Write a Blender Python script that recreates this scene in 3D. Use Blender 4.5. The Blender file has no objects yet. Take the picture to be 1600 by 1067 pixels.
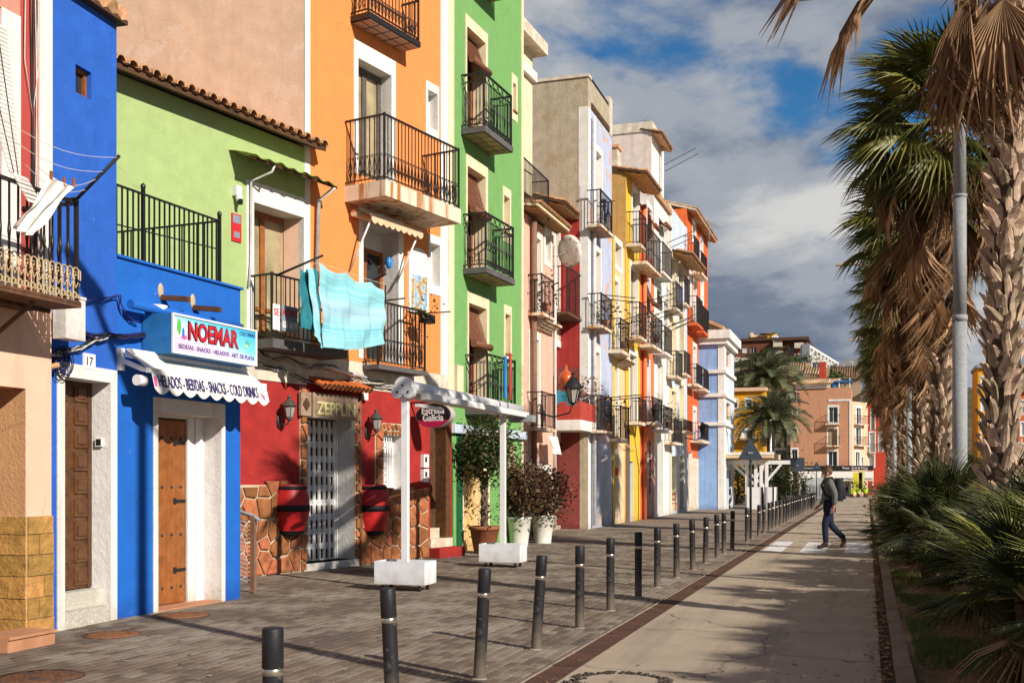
import bpy, math, random
from mathutils import Vector, Matrix
random.seed(11)
sc = bpy.context.scene
COL = sc.collection
R = math.radians
# ------------------------------------------------------------------ camera
YAW = R(18.1); FPX = 1700.0; HC = 1.5; HOR = 750.0
cam = bpy.data.cameras.new('camera')
cam.sensor_width = 36.0; cam.lens = 36.0 * FPX / 1600.0
cam.shift_y = (HOR - 533.5) / 1600.0
cam.clip_start = 0.1; cam.clip_end = 5000
co = bpy.data.objects.new('camera', cam); COL.objects.link(co)
co.location = (0, 0, HC); co.rotation_euler = (R(90), 0, YAW)
sc.camera = co
# ------------------------------------------------------------------ sun
SUN_EL, SUN_AZ = R(29), R(29)
sd = bpy.data.lights.new('sun', 'SUN'); sd.energy = 5.0; sd.angle = R(0.5); sd.color = (1.0, 0.925, 0.825)
so = bpy.data.objects.new('sun', sd); COL.objects.link(so)
LD = Vector((-math.cos(SUN_EL) * math.cos(SUN_AZ), math.cos(SUN_EL) * math.sin(SUN_AZ), -math.sin(SUN_EL)))
so.rotation_euler = LD.to_track_quat('-Z', 'Y').to_euler(); so.location = (20, -8, 20)
# ------------------------------------------------------------------ world: sky + procedural clouds
w = bpy.data.worlds.new('World'); sc.world = w; w.use_nodes = True
N = w.node_tree.nodes; Lk = w.node_tree.links; N.clear()
def wn(t, **k):
    n = N.new(t)
    for a, b in k.items(): setattr(n, a, b)
    return n
def wm(op, a, b=None, c=None, clamp=False):
    n = wn('ShaderNodeMath', operation=op); n.use_clamp = clamp
    for i, v in enumerate((a, b, c)):
        if v is None: continue
        if isinstance(v, (int, float)): n.inputs[i].default_value = v
        else: Lk.new(v, n.inputs[i])
    return n.outputs[0]
sky = wn('ShaderNodeTexSky'); sky.sky_type = 'NISHITA'; sky.sun_disc = False
sky.sun_elevation = SUN_EL; sky.sun_rotation = math.atan2(-LD.x, -LD.y)
sky.air_density = 1.0; sky.dust_density = 0.3; sky.ozone_density = 3.0
tc = wn('ShaderNodeTexCoord'); sp = wn('ShaderNodeSeparateXYZ'); Lk.new(tc.outputs['Generated'], sp.inputs[0])
zc = wm('MAXIMUM', sp.outputs[2], 0.0)
# billowing noise in direction space, squashed vertically towards the horizon
den = wm('ADD', zc, 0.42)
cx = wm('DIVIDE', sp.outputs[0], den); cy = wm('DIVIDE', sp.outputs[1], den)
cz = wm('MULTIPLY', wm('DIVIDE', sp.outputs[2], den), 2.3)
cb = wn('ShaderNodeCombineXYZ')
for i, s_ in enumerate((cx, cy, cz)): Lk.new(s_, cb.inputs[i])
def wnoise(scale, off, detail=8, rough=0.55, dist=0.2):
    mp = wn('ShaderNodeMapping'); mp.inputs['Location'].default_value = off; mp.inputs['Scale'].default_value = (scale,) * 3
    Lk.new(cb.outputs[0], mp.inputs[0])
    n = wn('ShaderNodeTexNoise'); n.inputs['Scale'].default_value = 1.0
    n.inputs['Detail'].default_value = detail; n.inputs['Roughness'].default_value = rough; n.inputs['Distortion'].default_value = dist
    Lk.new(mp.outputs[0], n.inputs[0]); return n.outputs[0]
def wramp(val, stops):
    r = wn('ShaderNodeValToRGB'); r.color_ramp.interpolation = 'EASE'
    while len(r.color_ramp.elements) < len(stops): r.color_ramp.elements.new(0.5)
    for e, (p, c) in zip(r.color_ramp.elements, stops): e.position = p; e.color = (*c, 1)
    Lk.new(val, r.inputs[0]); return r.outputs[0]
OFF = (11.5, 0.3, 4.32)
big = wnoise(1.25, OFF, 9, 0.50, 0.10)
fine = wnoise(4.6, (OFF[0] + 1, 2, 3), 9, 0.58, 0.15)
dens = wm('ADD', wm('MULTIPLY', big, 0.72), wm('MULTIPLY', fine, 0.28))
cover = wramp(dens, [(0.41, (0, 0, 0)), (0.475, (1, 1, 1))])
# self shading: thick parts go slate grey underneath, thin and sunward parts stay bright
big2 = wnoise(1.25, (OFF[0] + 0.12, OFF[1] - 0.06, OFF[2] + 0.30), 6, 0.5, 0.25)
sh = wm('ADD', wm('MULTIPLY', wm('SUBTRACT', big, big2), 1.9), 0.50)
sh = wm('SUBTRACT', sh, wm('MULTIPLY', wm('SUBTRACT', big, 0.5), 1.0))
sh = wm('ADD', sh, wm('MULTIPLY', wm('SUBTRACT', fine, 0.5), 0.85))
shade = wramp(sh, [(0.25, (0.105, 0.135, 0.20)), (0.47, (0.24, 0.295, 0.405)), (0.64, (0.50, 0.54, 0.61)), (0.86, (0.90, 0.89, 0.87))])
b1 = wn('ShaderNodeBackground'); b1.inputs[1].default_value = 0.085
hs = wn('ShaderNodeHueSaturation'); hs.inputs['Saturation'].default_value = 1.35
Lk.new(sky.outputs[0], hs.inputs['Color']); Lk.new(hs.outputs[0], b1.inputs[0])
b2 = wn('ShaderNodeBackground'); b2.inputs[1].default_value = 0.62; Lk.new(shade, b2.inputs[0])
mx = wn('ShaderNodeMixShader'); Lk.new(cover, mx.inputs[0]); Lk.new(b1.outputs[0], mx.inputs[1]); Lk.new(b2.outputs[0], mx.inputs[2])
wo = wn('ShaderNodeOutputWorld'); Lk.new(mx.outputs[0], wo.inputs[0])
sc.view_settings.view_transform = 'Standard'; sc.view_settings.look = 'None'
sc.view_settings.exposure = 0.25; sc.view_settings.gamma = 1.0; sc.view_settings.use_curve_mapping = False
sc.render.engine = 'CYCLES'; sc.cycles.max_bounces = 6; sc.cycles.use_denoising = True

# ------------------------------------------------------------------ measuring helpers (photo pixel -> point of a real plane)
FW = Vector((-math.sin(YAW), math.cos(YAW), 0)); RT = Vector((math.cos(YAW), math.sin(YAW), 0))
CAM = Vector((0, 0, HC))
def ray(px, py): return FW * FPX + RT * (px - 800) + Vector((0, 0, HOR - py))
def ground(px, py, z=0.0):
    d = ray(px, py); return CAM + d * ((z - HC) / d.z)
def at_x(px, X):                      # the Y where the column px meets the plane x = X
    d = ray(px, HOR); return d.y * X / d.x
def at_y(px, py, Y):
    d = ray(px, py); return CAM + d * (Y / d.y)

# ------------------------------------------------------------------ materials
MATS = {}
def nmat(name):
    m = bpy.data.materials.new(name); m.use_nodes = True
    nt = m.node_tree; b = nt.nodes['Principled BSDF']; return m, nt, b
def nd(nt, t, **k):
    n = nt.nodes.new(t)
    for a, b in k.items(): setattr(n, a, b)
    return n
def noise(nt, coord, scale, detail=5, rough=0.55, sc3=None):
    n = nd(nt, 'ShaderNodeTexNoise'); n.inputs['Scale'].default_value = scale
    n.inputs['Detail'].default_value = detail; n.inputs['Roughness'].default_value = rough
    if sc3:
        mp = nd(nt, 'ShaderNodeMapping'); mp.inputs['Scale'].default_value = sc3
        nt.links.new(coord, mp.inputs[0]); coord = mp.outputs[0]
    nt.links.new(coord, n.inputs['Vector']); return n.outputs[0]
def ramp(nt, val, a, b, ca=0.0, cb=1.0):
    r = nd(nt, 'ShaderNodeMapRange'); r.inputs[1].default_value = a; r.inputs[2].default_value = b
    r.inputs[3].default_value = ca; r.inputs[4].default_value = cb; nt.links.new(val, r.inputs[0]); return r.outputs[0]
def mixc(nt, fac, a, b, mode='MIX'):
    m = nd(nt, 'ShaderNodeMix', data_type='RGBA', blend_type=mode)
    if isinstance(fac, (int, float)): m.inputs[0].default_value = fac
    else: nt.links.new(fac, m.inputs[0])
    for i, v in ((6, a), (7, b)):
        if isinstance(v, tuple): m.inputs[i].default_value = (*v[:3], 1)
        else: nt.links.new(v, m.inputs[i])
    return m.outputs[2]
def mul(c, k): return tuple(min(1.0, x * k) for x in c)
def surf(name, col=None, rough=0.7, metal=0.0, ns=6.0, amt=0.22, bump=0.15, bs=40.0, streak=0.0, dirt=None, patch=0.0, patchcol=None,
         isl=0.0, spec=0.3, low=0.0, ps=1.3, st0=0.52, st1=0.78, crack=0.0):
    """general weathered surface: mottling, fine relief, rain streaks, dirt near the ground, patches of another colour"""
    if name in MATS: return MATS[name]
    m, nt, b = nmat(name); MATS[name] = m
    c = nd(nt, 'ShaderNodeTexCoord').outputs['Object']
    out = mixc(nt, ramp(nt, noise(nt, c, ns), 0.3, 0.7), mul(col, 1 - amt), mul(col, 1 + amt * 0.45))
    out = mixc(nt, ramp(nt, noise(nt, c, ns * 0.17, 3), 0.35, 0.7, 0, amt * 1.3), out, mul(col, 0.78))
    dc = dirt or mul(col, 0.45)
    if streak:
        s = ramp(nt, noise(nt, c, 1.0, 4, 0.6, (5, 5, 0.28)), st0, st1, 0, streak); out = mixc(nt, s, out, dc)
    if patch:
        p = ramp(nt, noise(nt, c, ps, 6, 0.6), 0.60 - patch * 0.1, 0.63 - patch * 0.1); out = mixc(nt, p, out, patchcol or mul(col, 1.3))
    if crack:
        nz = nd(nt, 'ShaderNodeTexNoise'); nz.inputs['Scale'].default_value = 2.5; nz.inputs['Detail'].default_value = 5; nt.links.new(c, nz.inputs['Vector'])
        cc = mixc(nt, 0.22, c, nz.outputs['Color'], 'ADD'); vo = nd(nt, 'ShaderNodeTexVoronoi', feature='DISTANCE_TO_EDGE'); vo.inputs['Scale'].default_value = 0.75; nt.links.new(cc, vo.inputs['Vector'])
        l1 = ramp(nt, vo.outputs['Distance'], 0.001, 0.007, 1.0, 0.0); l2 = ramp(nt, noise(nt, c, 0.9, 3), 0.50, 0.60, 0.0, crack)
        mm = nd(nt, 'ShaderNodeMath', operation='MULTIPLY'); nt.links.new(l1, mm.inputs[0]); nt.links.new(l2, mm.inputs[1]); out = mixc(nt, mm.outputs[0], out, mul(col, 0.38))
        ch = ramp(nt, noise(nt, c, 7.0, 4, 0.7), 0.695, 0.71, 0.0, crack); out = mixc(nt, ch, out, mixc(nt, 0.55, col, (0.62, 0.56, 0.48)))
    if low:
        sx = nd(nt, 'ShaderNodeSeparateXYZ'); nt.links.new(c, sx.inputs[0])
        z = nd(nt, 'ShaderNodeMath', operation='ADD'); nt.links.new(sx.outputs[2], z.inputs[0]); nt.links.new(ramp(nt, noise(nt, c, 5), 0, 1, -0.25, 0.25), z.inputs[1])
        out = mixc(nt, ramp(nt, z.outputs[0], 0.0, 0.28, low, 0.0), out, dc)
    if isl:
        g = nd(nt, 'ShaderNodeNewGeometry').outputs['Random Per Island']; o = nd(nt, 'ShaderNodeObjectInfo').outputs['Random']
        a = nd(nt, 'ShaderNodeMath', operation='ADD'); nt.links.new(g, a.inputs[0]); nt.links.new(o, a.inputs[1])
        f = nd(nt, 'ShaderNodeMath', operation='FRACT'); nt.links.new(a.outputs[0], f.inputs[0])
        h = nd(nt, 'ShaderNodeHueSaturation'); nt.links.new(ramp(nt, f.outputs[0], 0, 1, 1 - isl, 1 + isl), h.inputs['Value'])
        nt.links.new(ramp(nt, f.outputs[0], 0, 1, 0.5 + isl * 0.03, 0.5 - isl * 0.03), h.inputs['Hue']); nt.links.new(out, h.inputs['Color']); out = h.outputs[0]
    nt.links.new(out, b.inputs['Base Color'])
    b.inputs['Roughness'].default_value = rough; b.inputs['Metallic'].default_value = metal
    b.inputs['Specular IOR Level'].default_value = spec
    if bump:
        bp = nd(nt, 'ShaderNodeBump'); bp.inputs['Strength'].default_value = bump; bp.inputs['Distance'].default_value = 0.02
        nt.links.new(noise(nt, c, bs, 6, 0.65), bp.inputs['Height']); nt.links.new(bp.outputs[0], b.inputs['Normal'])
    return m
def plaster(name, col, **k):
    d = dict(rough=0.85, ns=3.5, amt=0.15, bump=0.45, bs=22, streak=0.4, low=0.55, crack=0.38, st0=0.50, st1=0.72); d.update(k); return surf(name, col, **d)
def leafmat(name, col, col2, trans=0.35, rough=0.45):
    m, nt, b = nmat(name); MATS[name] = m
    o = nd(nt, 'ShaderNodeObjectInfo').outputs['Random']; g = nd(nt, 'ShaderNodeNewGeometry').outputs['Random Per Island']
    a = nd(nt, 'ShaderNodeMath', operation='ADD'); nt.links.new(g, a.inputs[0]); nt.links.new(o, a.inputs[1])
    f = nd(nt, 'ShaderNodeMath', operation='FRACT'); nt.links.new(a.outputs[0], f.inputs[0])
    c = mixc(nt, f.outputs[0], col, col2); nt.links.new(c, b.inputs['Base Color'])
    b.inputs['Roughness'].default_value = rough; b.inputs['Specular IOR Level'].default_value = 0.35
    t = nd(nt, 'ShaderNodeBsdfTranslucent'); nt.links.new(c, t.inputs[0])
    mx_ = nd(nt, 'ShaderNodeMixShader'); mx_.inputs[0].default_value = trans
    nt.links.new(b.outputs[0], mx_.inputs[1]); nt.links.new(t.outputs[0], mx_.inputs[2])
    nt.links.new(mx_.outputs[0], nt.nodes['Material Output'].inputs[0]); return m

white = plaster('white_plaster', (0.80, 0.77, 0.71), dirt=(0.42, 0.36, 0.28), amt=0.08)
whitej = plaster('white_reveal', (0.74, 0.72, 0.69), bump=0.6, bs=14, amt=0.1, dirt=(0.4, 0.36, 0.3))
cream = plaster('cream_plaster', (0.80, 0.68, 0.45))
blue = plaster('blue_plaster', (0.026, 0.125, 0.54), dirt=(0.01, 0.05, 0.3), amt=0.16, streak=0.18, bump=0.55, bs=10)
blue2 = plaster('blue_shop_paint', (0.012, 0.13, 0.52), dirt=(0.01, 0.05, 0.28), amt=0.12, streak=0.12, bump=0.4, bs=12)
bluebox = surf('blue_metal', (0.03, 0.17, 0.42), rough=0.4, bump=0.02, streak=0.2)
lgreen = plaster('light_green_plaster', (0.37, 0.485, 0.195), amt=0.10, streak=0.14, dirt=(0.2, 0.33, 0.08), bump=0.5, bs=9)
dgreen = plaster('green_plaster', (0.175, 0.375, 0.115), amt=0.08, streak=0.10, dirt=(0.1, 0.3, 0.08), bump=0.2)
orange = plaster('orange_plaster', (0.78, 0.265, 0.075), amt=0.07, streak=0.12, dirt=(0.55, 0.2, 0.05), bump=0.15)
beige = plaster('beige_party_wall', (0.68, 0.45, 0.31), amt=0.14, streak=0.35, dirt=(0.50, 0.32, 0.21), patch=0.15, patchcol=(0.66, 0.47, 0.35), bump=0.3)
salmon = plaster('salmon_plaster', (0.80, 0.50, 0.36), amt=0.08, dirt=(0.5, 0.3, 0.2), bump=0.25)
tan = plaster('tan_plaster', (0.60, 0.33, 0.16), bump=0.7, bs=30, amt=0.1)
redw = plaster('red_plaster', (0.37, 0.026, 0.022), amt=0.25, streak=0.3, dirt=(0.2, 0.015, 0.012), bump=0.6, bs=9)
redA = plaster('faded_red_plaster', (0.47, 0.075, 0.06), amt=0.15, bump=0.3)
dirtyw = plaster('dirty_white_plaster', (0.70, 0.62, 0.50), amt=0.3, streak=0.55, dirt=(0.30, 0.22, 0.15), patch=0.3, patchcol=(0.55, 0.45, 0.33), bump=0.8, bs=9)
stoneA = surf('ochre_sandstone', (0.56, 0.30, 0.085), rough=0.9, ns=9, amt=0.45, bump=1.0, bs=24, isl=0.22)
stoneB = surf('red_fieldstone', (0.40, 0.145, 0.055), rough=0.85, ns=7, amt=0.5, bump=0.8, bs=18, isl=0.35)
mortar = surf('mortar', (0.60, 0.47, 0.32), rough=0.95, bump=0.8)
terra = surf('roof_terracotta', (0.60, 0.33, 0.165), rough=0.85, ns=12, amt=0.45, bump=0.4, isl=0.35, streak=0.2, dirt=(0.3, 0.2, 0.12))
terra2 = surf('orange_tile', (0.62, 0.16, 0.04), rough=0.7, ns=12, amt=0.2, isl=0.2)
timber = surf('dark_timber', (0.10, 0.048, 0.022), rough=0.75, ns=6, amt=0.45, bump=0.4, streak=0.4)
woodd = surf('brown_door_wood', (0.13, 0.055, 0.022), rough=0.5, ns=9, amt=0.45, bump=0.35, streak=0.5)
woodo = surf('orange_door_wood', (0.34, 0.115, 0.03), rough=0.45, ns=9, amt=0.4, bump=0.25, streak=0.6, dirt=(0.12, 0.035, 0.012))
woodr = surf('red_brown_wood', (0.33, 0.10, 0.035), rough=0.5, ns=9, amt=0.3, streak=0.3)
blindm = surf('tan_blind', (0.44, 0.33, 0.20), rough=0.8, ns=12, amt=0.2)
blindw = surf('white_blind', (0.64, 0.61, 0.56), rough=0.7, ns=8, amt=0.12)
blindr = surf('brown_slat_blind', (0.22, 0.085, 0.045), rough=0.6, ns=12, amt=0.3)
iron = surf('black_iron', (0.018, 0.015, 0.015), rough=0.45, ns=18, amt=0.4, bump=0.1, spec=0.5)
rusty = surf('rusty_iron', (0.16, 0.075, 0.04), rough=0.85, ns=14, amt=0.6, bump=0.5, patch=0.4, patchcol=(0.08, 0.05, 0.04), ps=5)
creamiron = surf('cream_painted_iron', (0.62, 0.47, 0.27), rough=0.6, ns=25, amt=0.4, patch=0.3, patchcol=(0.2, 0.1, 0.05), ps=14)
glass = surf('window_glass', (0.025, 0.03, 0.035), rough=0.06, ns=1.5, amt=0.5, bump=0.03, bs=2, spec=0.6)
curtain = surf('curtained_glass', (0.42, 0.34, 0.2), rough=0.2, ns=3, amt=0.4, bump=0.05, streak=0.8, dirt=(0.1, 0.08, 0.05), spec=0.5)
concrete = plaster('grey_concrete', (0.47, 0.39, 0.28), amt=0.22, streak=0.5, dirt=(0.28, 0.21, 0.14), patch=0.25, patchcol=(0.38, 0.29, 0.18), ps=1.0, bump=0.7, bs=12)
slabm = plaster('rust_stained_slab', (0.74, 0.64, 0.50), amt=0.12, streak=1.0, dirt=(0.40, 0.16, 0.04), bump=0.3, st0=0.50, st1=0.62, low=0)
terrazzo = surf('terrazzo', (0.48, 0.28, 0.19), rough=0.7, ns=60, amt=0.5)
tileu = surf('ochre_floor_tile', (0.34, 0.27, 0.13), rough=0.7, ns=5, amt=0.3, isl=0.15)
wmetal = surf('white_metal', (0.78, 0.77, 0.76), rough=0.4, bump=0.03, ns=4, amt=0.08, streak=0.15, dirt=(0.5, 0.42, 0.33))
gmetal = surf('grey_galvanised', (0.30, 0.31, 0.315), rough=0.7, metal=0.0, ns=30, amt=0.25, bump=0.05)
steel = surf('brushed_steel', (0.62, 0.55, 0.46), rough=0.28, metal=0.9, ns=20, amt=0.15, bump=0.02)
bollm = surf('dark_grey_paint', (0.02, 0.02, 0.022), rough=0.5, ns=9, amt=0.4, bump=0.12, spec=0.35, low=0.7, dirt=(0.22, 0.175, 0.13), patch=0.06, patchcol=(0.075, 0.065, 0.058), ps=14)
awnw = surf('white_awning_cloth', (0.78, 0.74, 0.66), rough=0.8, ns=3, amt=0.1, bump=0.1, streak=0.25, dirt=(0.55, 0.47, 0.35))
awnc = surf('cream_awning_cloth', (0.72, 0.52, 0.33), rough=0.85, ns=5, amt=0.15)
cable = surf('black_cable', (0.02, 0.02, 0.022), rough=0.5, bump=0)
cablew = surf('pale_cable', (0.6, 0.57, 0.5), rough=0.5, bump=0)
pipew = surf('pale_pipe', (0.66, 0.64, 0.62), rough=0.5, streak=0.4, dirt=(0.4, 0.3, 0.2))
piped = surf('brown_pipe', (0.24, 0.13, 0.085), rough=0.7, ns=8, amt=0.3)
terrapot = surf('terracotta_pot', (0.34, 0.12, 0.055), rough=0.85, ns=6, amt=0.3)
whitepot = surf('white_pot', (0.72, 0.70, 0.62), rough=0.55, ns=4, amt=0.1, streak=0.15)
bark = surf('grey_bark', (0.17, 0.12, 0.085), rough=0.95, ns=14, amt=0.45, bump=0.8, bs=20)
soil = surf('dark_soil', (0.10, 0.065, 0.04), rough=1.0, ns=12, amt=0.5, bump=1)
def flat(name, col, rough=0.6, metal=0.0): return surf(name, col, rough=rough, metal=metal, amt=0.06, bump=0.0)
black = flat('black_paint', (0.012, 0.012, 0.013)); redp = flat('red_paint', (0.55, 0.02, 0.03)); whitep = flat('white_paint', (0.8, 0.79, 0.77))
navy = flat('navy_print', (0.03, 0.03, 0.16)); purple = flat('violet_print', (0.10, 0.03, 0.22)); greenp = flat('green_print', (0.1, 0.5, 0.08)); pinkp = flat('pink_print', (0.8, 0.1, 0.35))
yellowp = flat('pale_yellow_print', (0.75, 0.68, 0.32)); bluep = flat('blue_glaze', (0.02, 0.22, 0.62), rough=0.2); limep = flat('lime_pot', (0.42, 0.62, 0.03))
# ------------------------------------------------------------------ mesh builder
class MB:
    def __init__(s): s.v = []; s.f = []; s.mi = []; s.mats = []; s.sm = []
    def face(s, pts, m, smooth=False):
        i = len(s.v); s.v += [tuple(p) for p in pts]; s.idx(range(i, i + len(pts)), m, smooth); return s
    def idx(s, ids, m, smooth=False):
        if m not in s.mats: s.mats.append(m)
        s.f.append(tuple(ids)); s.mi.append(s.mats.index(m)); s.sm.append(smooth)
    def box(s, a, b, m, skip=''):
        x0, x1 = sorted((a[0], b[0])); y0, y1 = sorted((a[1], b[1])); z0, z1 = sorted((a[2], b[2]))
        return s.hexa([(x0, y0, z0), (x1, y0, z0), (x1, y1, z0), (x0, y1, z0), (x0, y0, z1), (x1, y0, z1), (x1, y1, z1), (x0, y1, z1)], m, skip)
    def hexa(s, p, m, skip=''):
        i = len(s.v); s.v += [tuple(q) for q in p]
        for k, f in (('b', (3, 2, 1, 0)), ('t', (4, 5, 6, 7)), ('f', (0, 1, 5, 4)), ('k', (2, 3, 7, 6)), ('l', (3, 0, 4, 7)), ('r', (1, 2, 6, 5))):
            if k not in skip: s.idx([i + j for j in f], m)
        return s
    def bar(s, p, q, wd, ht, m, up=(0, 0, 1)):
        p, q = Vector(p), Vector(q); d = (q - p).normalized(); u = Vector(up)
        if abs(d.dot(u)) > 0.95: u = Vector((1, 0, 0))
        a = d.cross(u).normalized() * wd / 2; b = a.cross(d).normalized() * ht / 2
        return s.hexa([p - a - b, p + a - b, q + a - b, q - a - b, p - a + b, p + a + b, q + a + b, q - a + b], m)
    def tube(s, pts, r, m, n=6, closed=False, cap=True):
        pts = [Vector(p) for p in pts]; k = len(pts); rs = r if isinstance(r, (list, tuple)) else [r] * k
        base = len(s.v); ref = None
        for i, p in enumerate(pts):
            a = pts[(i - 1) % k] if closed or i > 0 else p; b = pts[(i + 1) % k] if closed or i < k - 1 else p
            d = (b - a).normalized() if (b - a).length > 1e-9 else Vector((0, 0, 1))
            if ref is None: ref = d.orthogonal().normalized()
            ref = (ref - d * ref.dot(d)); ref = ref.normalized() if ref.length > 1e-6 else d.orthogonal().normalized()
            c = d.cross(ref)
            for j in range(n):
                t = 2 * math.pi * j / n; s.v.append(tuple(p + (ref * math.cos(t) + c * math.sin(t)) * rs[i]))
        for i in range(k if closed else k - 1):
            i2 = (i + 1) % k
            for j in range(n):
                j2 = (j + 1) % n; s.idx((base + i * n + j, base + i * n + j2, base + i2 * n + j2, base + i2 * n + j), m, n > 4)
        if cap and not closed:
            s.idx([base + j for j in reversed(range(n))], m); s.idx([base + (k - 1) * n + j for j in range(n)], m)
        return s
    def lathe(s, prof, m, n=16, c=(0, 0, 0), smooth=True, a0=0.0, a1=2 * math.pi):
        full = abs(a1 - a0 - 2 * math.pi) < 1e-6; cols = n if full else n + 1; base = len(s.v)
        for r, z in prof:
            for j in range(cols):
                t = a0 + (a1 - a0) * j / n; s.v.append((c[0] + r * math.cos(t), c[1] + r * math.sin(t), c[2] + z))
        for i in range(len(prof) - 1):
            for j in range(n):
                j2 = (j + 1) % cols if full else j + 1
                s.idx((base + i * cols + j, base + i * cols + j2, base + (i + 1) * cols + j2, base + (i + 1) * cols + j), m, smooth)
        return s
    def grid(s, fn, nu, nv, m, smooth=True):
        base = len(s.v)
        for i in range(nu + 1):
            for j in range(nv + 1): s.v.append(tuple(fn(i / nu, j / nv)))
        for i in range(nu):
            for j in range(nv):
                a = base + i * (nv + 1) + j; s.idx((a, a + nv + 1, a + nv + 2, a + 1), m, smooth)
        return s
    def prism(s, poly, d, m, side=None):
        """extrude a polygon by the vector d"""
        d = Vector(d); p = [Vector(q) for q in poly]; k = len(p)
        s.face(p[::-1], m); s.face([q + d for q in p], m)
        for i in range(k): s.face([p[i], p[(i + 1) % k], p[(i + 1) % k] + d, p[i] + d], side or m)
        return s
    def mesh(s, name):
        me = bpy.data.meshes.new(name); me.from_pydata(s.v, [], s.f)
        for m in s.mats: me.materials.append(m)
        me.polygons.foreach_set('material_index', s.mi); me.polygons.foreach_set('use_smooth', s.sm); me.update(); return me
    def build(s, name, parent=None, mtx=None, **k):
        return put(name, s.mesh(name), parent, mtx, **k)
def put(name, mesh, parent=None, mtx=None, kind=None, label=None, cat=None, group=None):
    o = bpy.data.objects.new(name, mesh); COL.objects.link(o)
    if parent: o.parent = parent
    if mtx is not None: o.matrix_basis = mtx
    if kind: o['kind'] = kind
    if label: o['label'] = label
    if cat: o['category'] = cat
    if group: o['group'] = group
    return o
def thing(name, label, cat, loc=(0, 0, 0), rz=0.0, group=None):
    return put(name, None, None, Matrix.Translation(loc) @ Matrix.Rotation(rz, 4, 'Z'), None, label, cat, group)
T = Matrix.Translation
def rot(a, ax): return Matrix.Rotation(a, 4, ax)
def arc(c, r, a0, a1, n, ax='xz'):
    out = []
    for i in range(n + 1):
        t = a0 + (a1 - a0) * i / n; x, z = r * math.cos(t), r * math.sin(t)
        out.append((c[0] + x, c[1], c[2] + z) if ax == 'xz' else ((c[0], c[1] + x, c[2] + z) if ax == 'yz' else (c[0] + x, c[1] + z, c[2])))
    return out
UP90 = rot(R(90), 'X')       # text plane stands up, facing local -y
def text(parent, s, m, mtx, wd=None, ht=None, ext=0.004, name='lettering', bold=0.0, shear=0.0):
    cu = bpy.data.curves.new('t', 'FONT'); cu.body = s; cu.align_x = 'CENTER'; cu.align_y = 'CENTER'; cu.extrude = ext; cu.offset = bold; cu.shear = shear
    cu.resolution_u = 3
    o = bpy.data.objects.new('t', cu); COL.objects.link(o); dg = bpy.context.evaluated_depsgraph_get()
    me = bpy.data.meshes.new_from_object(o.evaluated_get(dg)); bpy.data.objects.remove(o); bpy.data.curves.remove(cu)
    xs = [v.co.x for v in me.vertices]; ys = [v.co.y for v in me.vertices]
    w0, h0 = max(xs) - min(xs), max(ys) - min(ys); cx_, cy_ = (max(xs) + min(xs)) / 2, (max(ys) + min(ys)) / 2
    sx = (wd / w0) if wd else (ht / h0); sy = (ht / h0) if ht else sx
    for v in me.vertices: v.co.x = (v.co.x - cx_) * sx; v.co.y = (v.co.y - cy_) * sy
    me.materials.clear(); me.materials.append(m); me.name = name
    return put(name, me, parent, mtx)

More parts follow.
